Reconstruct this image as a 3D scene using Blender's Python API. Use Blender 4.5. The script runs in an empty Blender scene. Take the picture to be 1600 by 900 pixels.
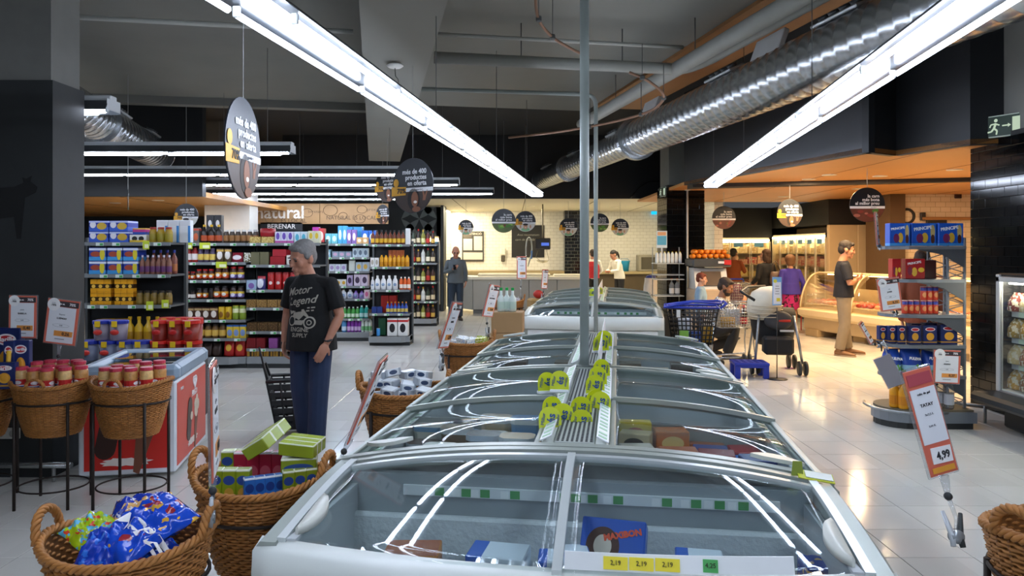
import bpy, bmesh, math, random
from mathutils import Vector, Matrix, Euler
random.seed(7)
SC = bpy.context.scene
COL = SC.collection
R = math.radians
# ---------------------------------------------------------------- camera
F, H, U0, V0 = 1150.0, 1.68, 800.0, 388.0        # focal length (px of 1600), eye height, horizon
cam = bpy.data.cameras.new('camera'); cam.sensor_width = 36.0; cam.lens = 36.0 * F / 1600
cam.shift_y = -62.0 / 1600; cam.clip_end = 200
camo = bpy.data.objects.new('camera', cam); COL.objects.link(camo)
camo.location = (0, 0, H); camo.rotation_euler = (R(90), 0, 0)
SC.camera = camo
# ---------------------------------------------------------------- world and exposure
wd = bpy.data.worlds.new('world'); SC.world = wd; wd.use_nodes = True
wd.node_tree.nodes['Background'].inputs[0].default_value = (.55, .6, .66, 1)
wd.node_tree.nodes['Background'].inputs[1].default_value = 0.10
vs = SC.view_settings; vs.view_transform = 'Standard'; vs.look = 'None'; vs.gamma = 1.0
vs.use_curve_mapping = False; vs.exposure = 0.28
TUBE = 42.0          # radiance of the fluorescent tubes
WARM = 19.0          # watts of one warm downlight

def W(u, v, Y): return Vector(((u - U0) * Y / F, Y, H - (v - V0) * Y / F))
def G(u, v): return W(u, v, F * H / (v - V0))
def ax(u, Y): return (u - U0) * Y / F
def az(v, Y): return H - (v - V0) * Y / F
SA, IA = R(10.6), R(8.17)
def S(x, t, z=0.): return Vector((x * math.cos(SA) - t * math.sin(SA), x * math.sin(SA) + t * math.cos(SA), z))
def I(x, t, z=0.): return Vector((x * math.cos(IA) + t * math.sin(IA), -x * math.sin(IA) + t * math.cos(IA), z))

# ---------------------------------------------------------------- materials
def lin(h):
    h = h.lstrip('#')
    o = []
    for i in (0, 2, 4):
        c = int(h[i:i + 2], 16) / 255
        o.append(c / 12.92 if c <= .04045 else ((c + .055) / 1.055) ** 2.4)
    return (o[0], o[1], o[2], 1)
_mc = {}
def nd(t, typ, **kw):
    n = t.nodes.new(typ)
    for k, v in kw.items(): setattr(n, k, v)
    return n
def newmat(name):
    m = bpy.data.materials.new(name); m.use_nodes = True
    t = m.node_tree; b = t.nodes['Principled BSDF']
    return m, t, b
def M(col, rough=.5, metal=0., var=.08, scale=8., bump=0., emit=0., spec=.5, coat=0., alpha=1., bscale=None):
    key = (col, rough, metal, var, scale, bump, emit, spec, coat, alpha, bscale)
    if key in _mc: return _mc[key]
    m, t, b = newmat('surface_' + col.strip('#'))
    c = lin(col)
    b.inputs['Roughness'].default_value = rough; b.inputs['Metallic'].default_value = metal
    b.inputs['Specular IOR Level'].default_value = spec; b.inputs['Coat Weight'].default_value = coat
    b.inputs['Coat Roughness'].default_value = .08
    b.inputs['Base Color'].default_value = c; b.inputs['Alpha'].default_value = alpha
    if emit: b.inputs['Emission Color'].default_value = c; b.inputs['Emission Strength'].default_value = emit
    if var or bump:
        tc = nd(t, 'ShaderNodeTexCoord'); nz = nd(t, 'ShaderNodeTexNoise')
        nz.inputs['Scale'].default_value = scale; nz.inputs['Detail'].default_value = 3
        t.links.new(tc.outputs['Object'], nz.inputs['Vector'])
        if var:
            mx = nd(t, 'ShaderNodeMix', data_type='RGBA')
            mx.inputs[6].default_value = tuple(max(0, x * (1 - var)) for x in c[:3]) + (1,)
            mx.inputs[7].default_value = tuple(min(1, x * (1 + var)) for x in c[:3]) + (1,)
            t.links.new(nz.outputs['Fac'], mx.inputs[0]); t.links.new(mx.outputs[2], b.inputs['Base Color'])
        if bump:
            n2 = nz
            if bscale:
                n2 = nd(t, 'ShaderNodeTexNoise'); n2.inputs['Scale'].default_value = bscale
                t.links.new(tc.outputs['Object'], n2.inputs['Vector'])
            bp = nd(t, 'ShaderNodeBump'); bp.inputs['Strength'].default_value = bump; bp.inputs['Distance'].default_value = .02
            t.links.new(n2.outputs['Fac'], bp.inputs['Height']); t.links.new(bp.outputs[0], b.inputs['Normal'])
    _mc[key] = m
    return m
def emis(col, s):
    key = ('e', col, s)
    if key in _mc: return _mc[key]
    m = bpy.data.materials.new('glow_' + col.strip('#')); m.use_nodes = True; t = m.node_tree; t.nodes.clear()
    e = nd(t, 'ShaderNodeEmission'); o = nd(t, 'ShaderNodeOutputMaterial')
    e.inputs[0].default_value = lin(col); e.inputs[1].default_value = s
    t.links.new(e.outputs[0], o.inputs[0]); _mc[key] = m
    return m
def glass(tint='#eef4f4', gloss=1.0, haze=.03, rough=.02, ior=1.5):
    key = ('g', tint, gloss, haze, rough, ior)
    if key in _mc: return _mc[key]
    m = bpy.data.materials.new('clear_glass'); m.use_nodes = True; t = m.node_tree; t.nodes.clear()
    tr = nd(t, 'ShaderNodeBsdfTransparent'); gl = nd(t, 'ShaderNodeBsdfGlossy'); df = nd(t, 'ShaderNodeBsdfDiffuse')
    fr = nd(t, 'ShaderNodeLayerWeight'); fr.inputs[0].default_value = .5
    pw = nd(t, 'ShaderNodeMath', operation='POWER'); pw.inputs[1].default_value = 4.2; t.links.new(fr.outputs['Facing'], pw.inputs[0])
    sk = nd(t, 'ShaderNodeMath', operation='MULTIPLY_ADD'); sk.inputs[1].default_value = .95; sk.inputs[2].default_value = .045
    t.links.new(pw.outputs[0], sk.inputs[0])
    mu = nd(t, 'ShaderNodeMath', operation='MULTIPLY', use_clamp=True); mu.inputs[1].default_value = gloss
    tr.inputs[0].default_value = lin(tint); gl.inputs['Roughness'].default_value = rough
    df.inputs[0].default_value = (.8, .83, .85, 1)
    tc = nd(t, 'ShaderNodeTexCoord'); nz = nd(t, 'ShaderNodeTexNoise'); nz.inputs['Scale'].default_value = 3.5; nz.inputs['Detail'].default_value = 5
    t.links.new(tc.outputs['Object'], nz.inputs['Vector'])
    hz = nd(t, 'ShaderNodeMath', operation='MULTIPLY'); hz.inputs[1].default_value = haze * 2
    t.links.new(nz.outputs['Fac'], hz.inputs[0])
    m1 = nd(t, 'ShaderNodeMixShader'); m2 = nd(t, 'ShaderNodeMixShader'); o = nd(t, 'ShaderNodeOutputMaterial')
    t.links.new(hz.outputs[0], m1.inputs[0]); t.links.new(tr.outputs[0], m1.inputs[1]); t.links.new(df.outputs[0], m1.inputs[2])
    t.links.new(sk.outputs[0], mu.inputs[0]); t.links.new(mu.outputs[0], m2.inputs[0])
    t.links.new(m1.outputs[0], m2.inputs[1]); t.links.new(gl.outputs[0], m2.inputs[2]); t.links.new(m2.outputs[0], o.inputs[0])
    _mc[key] = m
    return m
def PM(base, items=(), rough=.35, noise=.1, spec=.5):
    """printed packaging: items are ('b', axis, lo, hi, colour) bands or ('s', cx, cz, rx, rz, colour) spots or
    ('n', lo, colour, scale) blotches, in the object's own 0..1 box"""
    key = ('p', base, tuple(items), rough, noise)
    if key in _mc: return _mc[key]
    m, t, b = newmat('print_' + base.strip('#'))
    b.inputs['Roughness'].default_value = rough; b.inputs['Specular IOR Level'].default_value = spec
    tc = nd(t, 'ShaderNodeTexCoord'); sp = nd(t, 'ShaderNodeSeparateXYZ'); t.links.new(tc.outputs['Generated'], sp.inputs[0])
    cur = nd(t, 'ShaderNodeRGB').outputs[0]; cur.default_value = lin(base)
    def math_(op, a, c, clamp=False):
        n = nd(t, 'ShaderNodeMath', operation=op, use_clamp=clamp)
        for i, x in enumerate((a, c)):
            if isinstance(x, (int, float)): n.inputs[i].default_value = x
            else: t.links.new(x, n.inputs[i])
        return n.outputs[0]
    for it in items:
        if it[0] == 'b':
            s = sp.outputs[it[1]]; fac = math_('MULTIPLY', math_('GREATER_THAN', s, it[2]), math_('LESS_THAN', s, it[3])); col = it[4]
        elif it[0] == 's':
            dx = math_('DIVIDE', math_('SUBTRACT', sp.outputs[0], it[1]), it[3]); dz = math_('DIVIDE', math_('SUBTRACT', sp.outputs[2], it[2]), it[4])
            fac = math_('LESS_THAN', math_('ADD', math_('MULTIPLY', dx, dx), math_('MULTIPLY', dz, dz)), 1.0); col = it[5]
        else:
            nz = nd(t, 'ShaderNodeTexNoise'); nz.inputs['Scale'].default_value = it[3]
            t.links.new(tc.outputs['Generated'], nz.inputs['Vector']); fac = math_('GREATER_THAN', nz.outputs['Fac'], it[1]); col = it[2]
        mx = nd(t, 'ShaderNodeMix', data_type='RGBA'); t.links.new(fac, mx.inputs[0]); t.links.new(cur, mx.inputs[6])
        mx.inputs[7].default_value = lin(col); cur = mx.outputs[2]
    t.links.new(cur, b.inputs['Base Color'])
    _mc[key] = m
    return m

# ---------------------------------------------------------------- mesh building
class MB:
    def __init__(s): s.v = []; s.f = []; s.s = []; s.m = []; s.mi = 0
    def add(s, vs, fs, smooth=False):
        o = len(s.v); s.v.extend(Vector(x) for x in vs)
        for f in fs: s.f.append([i + o for i in f]); s.s.append(smooth); s.m.append(s.mi)
        return s
    def mark(s): return len(s.v)
    def xf(s, m, a=0):
        for i in range(a, len(s.v)): s.v[i] = m @ s.v[i]
        return s
    def box(s, c, d, b=0., rot=None):
        hx, hy, hz = d[0] / 2, d[1] / 2, d[2] / 2; a = s.mark()
        if b <= 0:
            s.add([(x * hx, y * hy, z * hz) for z in (-1, 1) for y in (-1, 1) for x in (-1, 1)],
                  [(0, 2, 3, 1), (4, 5, 7, 6), (0, 1, 5, 4), (2, 6, 7, 3), (0, 4, 6, 2), (1, 3, 7, 5)])
        else:
            b = min(b, hx * .95, hy * .95, hz * .95); vs = []; ix = {}
            for x in (-1, 1):
                for y in (-1, 1):
                    for z in (-1, 1):
                        for k in range(3):
                            ix[x, y, z, k] = len(vs)
                            vs.append((x * (hx - (b if k != 0 else 0)), y * (hy - (b if k != 1 else 0)), z * (hz - (b if k != 2 else 0))))
            fs = []
            for x in (-1, 1):
                q = [ix[x, -1, -1, 0], ix[x, 1, -1, 0], ix[x, 1, 1, 0], ix[x, -1, 1, 0]]; fs.append(q if x > 0 else q[::-1])
                q = [ix[-1, x, -1, 1], ix[-1, x, 1, 1], ix[1, x, 1, 1], ix[1, x, -1, 1]]; fs.append(q if x > 0 else q[::-1])
                q = [ix[-1, -1, x, 2], ix[1, -1, x, 2], ix[1, 1, x, 2], ix[-1, 1, x, 2]]; fs.append(q if x > 0 else q[::-1])
            for p in (-1, 1):
                for q in (-1, 1):
                    e = [ix[p, q, -1, 0], ix[p, q, -1, 1], ix[p, q, 1, 1], ix[p, q, 1, 0]]; fs.append(e if p * q > 0 else e[::-1])
                    e = [ix[-1, p, q, 1], ix[-1, p, q, 2], ix[1, p, q, 2], ix[1, p, q, 1]]; fs.append(e if p * q > 0 else e[::-1])
                    e = [ix[p, -1, q, 2], ix[p, -1, q, 0], ix[p, 1, q, 0], ix[p, 1, q, 2]]; fs.append(e if p * q > 0 else e[::-1])
                    for r in (-1, 1):
                        e = [ix[p, q, r, 0], ix[p, q, r, 1], ix[p, q, r, 2]]; fs.append(e if p * q * r > 0 else e[::-1])
            s.add(vs, fs)
        m = Matrix.Translation(Vector(c))
        if rot is not None: m = m @ (rot.to_4x4() if not isinstance(rot, tuple) else Euler(rot).to_matrix().to_4x4())
        return s.xf(m, a)
    def span(s, x0, x1, y0, y1, z0, z1, b=0.):
        return s.box(((x0 + x1) / 2, (y0 + y1) / 2, (z0 + z1) / 2), (abs(x1 - x0), abs(y1 - y0), abs(z1 - z0)), b)
    def loft(s, rings, caps=True, closed=False, smooth=True):
        n = len(rings[0]); k = len(rings); vs = [p for r in rings for p in r]; o = s.mark()
        fs = []
        for i in range(k if closed else k - 1):
            j = (i + 1) % k
            for a in range(n):
                b = (a + 1) % n; fs.append((i * n + a, i * n + b, j * n + b, j * n + a))
        s.add(vs, fs, smooth)
        if caps and not closed:
            s.f.append([o + a for a in range(n)][::-1]); s.s.append(False); s.m.append(s.mi)
            s.f.append([o + (k - 1) * n + a for a in range(n)]); s.s.append(False); s.m.append(s.mi)
        return s
    def tube(s, pts, r, n=8, closed=False, caps=True, up=None, squash=1.):
        pts = [Vector(p) for p in pts]; k = len(pts); rings = []
        t0 = (pts[1] - pts[0]).normalized()
        x = Vector(up) if up is not None else (Vector((0, 0, 1)) if abs(t0.z) < .9 else Vector((1, 0, 0)))
        for i, p in enumerate(pts):
            if closed: t = (pts[(i + 1) % k] - pts[i - 1]).normalized()
            else: t = (pts[min(i + 1, k - 1)] - pts[max(i - 1, 0)]).normalized()
            x = (x - t * x.dot(t)); x = x.normalized() if x.length > 1e-6 else t.orthogonal().normalized()
            y = t.cross(x); rr = r[i] if isinstance(r, (list, tuple)) else r
            rings.append([p + (x * math.cos(2 * math.pi * a / n) * squash + y * math.sin(2 * math.pi * a / n)) * rr for a in range(n)])
        return s.loft(rings, caps, closed)
    def cyl(s, p, q, r, r2=None, n=12): return s.tube([p, q], [r, r if r2 is None else r2], n)
    def lathe(s, prof, n=16, c=(0, 0, 0), sharp=False):
        c = Vector(c)
        rings = [[c + Vector((r * math.cos(2 * math.pi * a / n), r * math.sin(2 * math.pi * a / n), z)) for a in range(n)] for r, z in prof]
        return s.loft(rings, True, False, not sharp)
    def ell(s, c, r, nu=12, nv=8, rot=None):
        c = Vector(c); rings = []; a0 = s.mark()
        for j in range(nv + 1):
            ph = math.pi * (j / nv - .5); k = max(math.cos(ph), .02)
            rings.append([Vector((r[0] * k * math.cos(2 * math.pi * a / nu), r[1] * k * math.sin(2 * math.pi * a / nu), r[2] * math.sin(ph))) for a in range(nu)])
        s.loft(rings)
        return s.xf(Matrix.Translation(c) @ (rot.to_4x4() if rot is not None else Matrix.Identity(4)), a0)
    def prism(s, poly, d, m=None):
        """polygon (x,y) counter-clockwise, extruded 0..d along z"""
        a = s.mark(); n = len(poly)
        s.add([(x, y, 0) for x, y in poly] + [(x, y, d) for x, y in poly],
              [list(range(n))[::-1], list(range(n, 2 * n))] + [(i, (i + 1) % n, n + (i + 1) % n, n + i) for i in range(n)])
        return s.xf(m, a) if m is not None else s
    def sheet(s, fn, nu, nv, th, up=(0, 0, 1)):
        """curved sheet fn(u,v) with thickness th along up"""
        o = s.mark(); upv = Vector(up) * th; w = nv + 1
        top = [Vector(fn(i / nu, j / nv)) for i in range(nu + 1) for j in range(nv + 1)]
        k = len(top); vs = top + [p - upv for p in top]; fs = []
        for i in range(nu):
            for j in range(nv):
                q = (i * w + j, (i + 1) * w + j, (i + 1) * w + j + 1, i * w + j + 1); fs.append(q); fs.append(tuple(x + k for x in q[::-1]))
        s.add(vs, fs, True); ed = []
        for i in range(nu): ed.append((i * w, i * w + k, (i + 1) * w + k, (i + 1) * w)); ed.append((i * w + nv, (i + 1) * w + nv, (i + 1) * w + nv + k, i * w + nv + k))
        for j in range(nv): ed.append((j, j + 1, j + 1 + k, j + k)); e = nu * w; ed.append((e + j, e + j + k, e + j + 1 + k, e + j + 1))
        for q in ed: s.f.append([x + o for x in q]); s.s.append(False); s.m.append(s.mi)
        return s
    def mesh(s, name, mats):
        me = bpy.data.meshes.new(name); me.from_pydata(s.v, [], s.f)
        for m in (mats if isinstance(mats, (list, tuple)) else [mats]): me.materials.append(m)
        me.polygons.foreach_set('use_smooth', s.s)
        if any(s.m): me.polygons.foreach_set('material_index', s.m)
        me.update()
        return me
    def build(s, name, mats, parent=None, loc=None, rz=None):
        return ob(name, s.mesh(name, mats), parent, loc, rz)
def ob(name, data, parent=None, loc=None, rot=None):
    o = bpy.data.objects.new(name, data); COL.objects.link(o)
    if parent is not None: o.parent = parent
    if loc is not None: o.location = loc
    if rot is not None: o.rotation_euler = rot if not isinstance(rot, (int, float)) else (0, 0, rot)
    return o
LABELS = {}
def tag(o, label, cat, group=None):
    o['label'] = label; o['category'] = cat
    if group: o['group'] = group
    return o
def thing(name, label, cat, loc=(0, 0, 0), rz=0, group=None): return tag(ob(name, None, None, loc, rz), label, cat, group)
def struct(o): o['kind'] = 'structure'; return o
def stuff(o): o['kind'] = 'stuff'; return o
def copy_tree(o, parent=None):
    c = o.copy(); COL.objects.link(c)
    if parent is not None: c.parent = parent
    for ch in KIDS.get(o.name, []): copy_tree(ch, c)
    return c
KIDS = {}
def index_kids(o):
    KIDS[o.name] = list(o.children)
    for c in o.children: index_kids(c)
_tx = {}
def text(s, size, mat, parent, loc, rot=(R(90), 0, 0), name='lettering', align='CENTER', bold=0., depth=.001, shear=0., sx=1.):
    key = (s, align, bold, shear, mat.name, round(size, 4), depth, sx)
    if key not in _tx:
        c = bpy.data.curves.new('lettering', 'FONT'); c.body = s; c.size = size; c.align_x = align; c.align_y = 'CENTER'
        c.offset = bold * size; c.extrude = depth; c.resolution_u = 2; c.shear = shear
        t = bpy.data.objects.new('tmp', c); me = bpy.data.meshes.new_from_object(t)
        bpy.data.objects.remove(t); me.materials.clear(); me.materials.append(mat)
        if sx != 1.: me.transform(Matrix.Diagonal((sx, 1, 1, 1)))
        _tx[key] = me
    return ob(name, _tx[key], parent, loc, rot)
def arc(cx, cy, r, a0, a1, n): return [(cx + r * math.cos(a0 + (a1 - a0) * i / n), cy + r * math.sin(a0 + (a1 - a0) * i / n)) for i in range(n + 1)]
ORD = ['first', 'second', 'third', 'fourth', 'fifth', 'sixth', 'seventh', 'eighth', 'ninth', 'tenth', 'eleventh', 'twelfth', '13th', '14th', '15th', '16th', '17th', '18th', '19th', '20th']
# ================================================================ STRUCTURE
def tile_floor_mat():
    m, t, b = newmat('polished_floor_tile')
    g = nd(t, 'ShaderNodeNewGeometry'); sc = nd(t, 'ShaderNodeVectorMath', operation='SCALE'); sc.inputs[3].default_value = 2.5
    fl = nd(t, 'ShaderNodeVectorMath', operation='FLOOR'); wn = nd(t, 'ShaderNodeTexWhiteNoise')
    t.links.new(g.outputs['Position'], sc.inputs[0]); t.links.new(sc.outputs[0], fl.inputs[0]); t.links.new(fl.outputs[0], wn.inputs[0])
    nz = nd(t, 'ShaderNodeTexNoise'); nz.inputs['Scale'].default_value = 2.2; nz.inputs['Detail'].default_value = 6
    t.links.new(g.outputs['Position'], nz.inputs['Vector'])
    ad = nd(t, 'ShaderNodeMath', operation='ADD'); t.links.new(wn.outputs[0], ad.inputs[0]); t.links.new(nz.outputs['Fac'], ad.inputs[1])
    mx = nd(t, 'ShaderNodeMapRange'); mx.inputs[1].default_value = .3; mx.inputs[2].default_value = 1.7
    t.links.new(ad.outputs[0], mx.inputs[0])
    c = nd(t, 'ShaderNodeMix', data_type='RGBA'); c.inputs[6].default_value = lin('#d2d1ca'); c.inputs[7].default_value = lin('#e2e1db')
    t.links.new(mx.outputs[0], c.inputs[0]); t.links.new(c.outputs[2], b.inputs['Base Color'])
    r = nd(t, 'ShaderNodeMapRange'); r.inputs[3].default_value = .06; r.inputs[4].default_value = .17
    t.links.new(nz.outputs['Fac'], r.inputs[0]); t.links.new(r.outputs[0], b.inputs['Roughness'])
    b.inputs['Specular IOR Level'].default_value = .7
    return m
FT = tile_floor_mat()
floor = struct(MB().span(-14, 14, -9, 26, -.12, -.003).build('floor', M('#4c4c48', .7)))
TS = .4
cand = []
rest = MB()
for i in range(-35, 35):
    for j in range(-22, 65):
        x, y = (i + .5) * TS + .11, (j + .5) * TS
        if abs(x) > 13.8: continue
        if y > 1.5:
            u = U0 + F * x / y; v = V0 + F * H / y
            if -20 < u < 1620 and v < 930:
                lx = x * math.cos(IA) - y * math.sin(IA); lt = x * math.sin(IA) + y * math.cos(IA)
                hid = (-1.0 < lx < .7 and (2.2 < lt < 6.1 or 9.4 < lt < 13.4)) or (x < -3.5 and y < 6.2)
                if not hid: cand.append((y, x)); continue
        rest.span(x - TS / 2 + .0025, x + TS / 2 - .0025, y - TS / 2 + .0025, y + TS / 2 - .0025, -.01, 0)
cand.sort()
tile_me = MB().box((0, 0, -.005), (TS - .005, TS - .005, .01), .0015).mesh('floor_tile', FT)
for k, (y, x) in enumerate(cand):
    if k < 300: ob('floor_tile', tile_me, floor, (x, y, 0))
    else: rest.span(x - TS / 2 + .0025, x + TS / 2 - .0025, y - TS / 2 + .0025, y + TS / 2 - .0025, -.01, 0)
stuff(rest.build('floor_tile_field', FT, floor))

def slab(name, pts, z0, z1, mat, parent=None):
    return MB().prism([(p[0], p[1]) for p in pts], z1 - z0, Matrix.Translation((0, 0, z0))).build(name, mat, parent)
CONC = M('#787872', .85, var=.1, scale=1.5, bump=.05, bscale=60.)
CONC2 = M('#70706a', .85, var=.12, scale=1.2, bump=.05, bscale=60.)
BLACK = M('#1c1d1d', .75, var=.15, scale=2.)
BLACKW = M('#191a1b', .6, var=.2, scale=1.5)
def Sq(x0, x1, t0, t1): return [S(x0, t0), S(x1, t0), S(x1, t1), S(x0, t1)]
struct(slab('ceiling', Sq(-14, 3.55, -10, 12.1), 4.02, 4.3, CONC))
struct(slab('ceiling_dark', [(-14, -9), (14, -9), (14, 24), (-14, 24)], 4.3, 4.4, M('#26282a', .9)))
struct(slab('trim_ceiling_wood', Sq(3.55, 4.35, -10, 11.6), 3.98, 4.1, M('#8a6038', .5, var=.2, scale=3)))
# longitudinal beam whose underside runs towards the gondolas
struct(slab('beam_main', Sq(-.11, .53, -10, 15.6), 3.5, 4.02, M('#868680', .85, var=.08, scale=1.2, bump=.05, bscale=60.)))
struct(slab('beam_cross', Sq(-14, -.11, 12.1, 12.3), 3.9, 4.3, CONC2))
struct(slab('beam_side', Sq(-5.6, -5.1, 5, 16.5), 3.45, 4.3, CONC2))
# walls
struct(MB().span(-14, 14, -9.2, -9, 0, 4.3).build('wall_rear', M('#8f8f8a', .8)))
struct(MB().span(-14.2, -14, -9, 24, 0, 4.3).build('wall_left', M('#4c4e4e', .8)))
struct(MB().span(14, 14.2, -9, 24, 0, 4.3).build('wall_right', M('#6e6458', .8)))
struct(MB().span(-5.3, 14, 17, 17.15, 2.83, 4.3).build('wall_bulkhead', BLACKW))
struct(MB().span(-14, -5.3, 12.6, 12.75, 2.57, 4.3).build('wall_bulkhead_left', BLACKW))
WOOD = M('#c68a4a', .45, var=.12, scale=1.2)
wl = struct(MB().span(-13.9, -5.35, 12.75, 20.5, 2.57, 2.66).build('ceiling_wood_left', M('#b9833f', .5, var=.1, scale=1.)))
for x in (-12.2, -10.4, -8.6, -6.8): MB().span(x, x + .02, 12.76, 20.4, 2.566, 2.58).build('joint_strip', M('#4a3218', .6), wl)
dark_wall = struct(MB().span(-14, -1.9, 20.5, 20.7, 0, 4.3).build('wall_back_left', M('#2f3436', .75, var=.1)))
# white brick-tile material for the prep room and the warm corner
def brick_mat(name, c1, c2, mort, sx, rough=.25, bump=.4):
    m, t, b = newmat(name)
    tc = nd(t, 'ShaderNodeTexCoord'); mp = nd(t, 'ShaderNodeMapping'); br = nd(t, 'ShaderNodeTexBrick')
    sp = nd(t, 'ShaderNodeSeparateXYZ'); cb = nd(t, 'ShaderNodeCombineXYZ'); ad = nd(t, 'ShaderNodeMath', operation='ADD')
    t.links.new(tc.outputs['Object'], sp.inputs[0]); t.links.new(sp.outputs[0], ad.inputs[0]); t.links.new(sp.outputs[1], ad.inputs[1])
    t.links.new(ad.outputs[0], cb.inputs[0]); t.links.new(sp.outputs[2], cb.inputs[1]); t.links.new(cb.outputs[0], br.inputs['Vector'])
    br.inputs['Scale'].default_value = 1.; br.inputs['Brick Width'].default_value = sx; br.inputs['Row Height'].default_value = .1
    br.inputs['Mortar Size'].default_value = .004; br.inputs['Color1'].default_value = lin(c1); br.inputs['Color2'].default_value = lin(c2)
    br.inputs['Mortar'].default_value = lin(mort)
    t.links.new(br.outputs['Color'], b.inputs['Base Color']); b.inputs['Roughness'].default_value = rough
    bp = nd(t, 'ShaderNodeBump'); bp.inputs['Strength'].default_value = bump; bp.inputs['Distance'].default_value = .004; bp.invert = True
    t.links.new(br.outputs['Fac'], bp.inputs['Height']); t.links.new(bp.outputs[0], b.inputs['Normal'])
    return m
WT = brick_mat('white_wall_tile', '#e9e6da', '#e4e1d4', '#b9b4a4', .2)
CT = brick_mat('cream_wall_tile', '#e6cfae', '#e0c8a4', '#b79c74', .2)
struct(MB().span(-2.1, 4.9, 23, 23.2, 0, 2.9).build('wall_back', WT))
struct(MB().span(-2.1, -1.9, 20.5, 23, 0, 2.9).build('wall_prep_left', WT))
struct(MB().span(4.7, 4.9, 17.1, 23, 0, 2.9).build('wall_prep_right', WT))
cc = struct(MB().span(-2.8, 4.9, 17.15, 23.1, 2.83, 2.9).build('ceiling_prep', M('#cfc6ae', .6, var=.04)))
for x in (-1.4, .3, 2., 3.6): MB().span(x, x + .02, 17.16, 23, 2.826, 2.84).build('joint_strip', M('#6d654f', .7), cc)
# warm side on the right-hand: dropped timber ceiling with a dark fascia standing on its edge
WP = [(2.9, 12.4), (3.05, 11.7), (3.95, 8.15), (4.4, 8.43), (4.7, 7.55), (14, 5.4), (14, 17), (2.9, 17)]
wc = struct(slab('ceiling_wood', WP, 2.75, 2.8, WOOD))
for k in range(6):
    x = 4.6 + k * 1.25
    MB().box((x, 12.4, 2.7485), (.012, 8.6, .003)).build('joint_strip', M('#7d5326', .6), wc)
MB().prism([(3.0, 12.2), (7.6, 10.9), (7.6, 11.05), (3.0, 12.6)], .06, Matrix.Translation((0, 0, 2.69))).build('shadow_gap_strip', M('#241d18', .7), wc)  # dark-coloured bar standing in for the shadow gap between the ceiling levels
fas = MB()
for a, b in zip(WP[:5], WP[1:6]):
    d = Vector((b[0] - a[0], b[1] - a[1], 0)); n = Vector((-d.y, d.x, 0)).normalized() * .08
    A, B = Vector((*a, 2.74)), Vector((*b, 2.74)); h = Vector((0, 0, 1.56))
    fas.add([A, B, B + n, A + n, A + h, B + h, B + n + h, A + n + h], [(3, 2, 1, 0), (4, 5, 6, 7), (0, 1, 5, 4), (1, 2, 6, 5), (2, 3, 7, 6), (3, 0, 4, 7)])
struct(fas.build('wall_fascia', M('#1b1d20', .5, var=.25, scale=1.2)))
struct(MB().span(4.95, 14, 20.6, 20.8, 0, 2.8).build('wall_back_right', M('#1f1c1a', .7)))
struct(MB().span(5.0, 6.87, 19.45, 20.6, 1.97, 2.75).build('wall_bulkhead_right', M('#151515', .6)))
struct(MB().span(6.88, 8.1, 16.0, 20.6, 2.2, 2.75).build('wall_bulkhead_fridges', M('#171615', .6)))
struct(MB().span(7.75, 14, 14.6, 14.8, 0, 2.75).build('wall_cream_tile', CT))
struct(MB().span(7.45, 7.75, 14.5, 15.5, 0, 2.75).build('trim_wall_end', M('#5b4226', .6)))

# pillars ----------------------------------------------------------------
def tiled_pillar(x0, x1, y0, y1, ztile, faces, name, coreM, topM):
    p = struct(MB().span(x0 + .012, x1 - .012, y0 + .012, y1 - .012, 0, ztile).build(name, coreM))
    MB().span(x0 + .05, x1 - .05, y0 + .05, y1 - .05, ztile, 4.3).build('upper_shaft', topM, p)
    TM = M('#0a0b0c', .1, var=.5, scale=4, spec=.25)
    cache = {}
    rows = int(ztile / .1)
    for face in faces:
        L = (x1 - x0) if face == 'f' else (y1 - y0)
        for r in range(rows):
            a = -.1 if r % 2 else 0.
            while a < L - .01:
                s0, s1 = max(a, 0), min(a + .2, L); a += .2
                w = s1 - s0
                if w < .03: continue
                kk = (face, round(w, 3), r % 3)
                if kk not in cache:
                    tl = {0: 0, 1: .0012, 2: -.001}[r % 3]
                    if face == 'f': cache[kk] = MB().box((0, 0, 0), (w - .004, .012, .096), .002, (tl * 6, 0, 0)).mesh('tile', TM)
                    else: cache[kk] = MB().box((0, 0, 0), (.012, w - .004, .096), .002, (0, tl * 6, 0)).mesh('tile', TM)
                z = r * .1 + .05
                if face == 'f': ob('tile', cache[kk], p, (x0 + (s0 + s1) / 2, y0 + .006, z))
                else: ob('tile', cache[kk], p, (x0 + .006, y0 + (s0 + s1) / 2, z))
    return p
GROUT = M('#2a2b2c', .8)
tiled_pillar(4.95, 6.2, 7.0, 7.95, 2.85, 'l', 'pillar_tiled_right', GROUT, CONC2)
tiled_pillar(2.86, 3.56, 13.6, 14.5, 2.85, 'fl', 'pillar_tiled_middle', GROUT, M('#77776f', .85))
lp = struct(MB().span(-5.2, -3.37, 5.4, 5.8, 0, 2.915).build('pillar_chalkboard', M('#2a2d2e', .6, var=.35, scale=2.5, bump=.08, bscale=9)))
MB().span(-5.17, -3.395, 5.42, 5.78, 2.915, 4.3).build('upper_shaft', M('#6b6b66', .85, var=.12), lp)
cow = [(0, 0), (.03, .0), (.04, .14), (.2, .16), (.22, 0), (.25, 0), (.27, .2), (.28, .3), (.36, .34), (.37, .38), (.32, .42), (.33, .46), (.29, .44), (.26, .45), (.27, .41), (.2, .38), (.02, .37), (-.03, .3), (-.02, .15)]
MB().prism(cow, .003, Matrix.Translation((-3.85, 5.396, 1.75)) @ Matrix.Rotation(R(90), 4, 'X')).build('chalk_cow_drawing', M('#121314', .8), lp)
wp = struct(MB().span(-6.35, -5.42, 15.2, 15.7, 0, 3.0).build('pillar_white', M('#d6d4cc', .7)))
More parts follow.
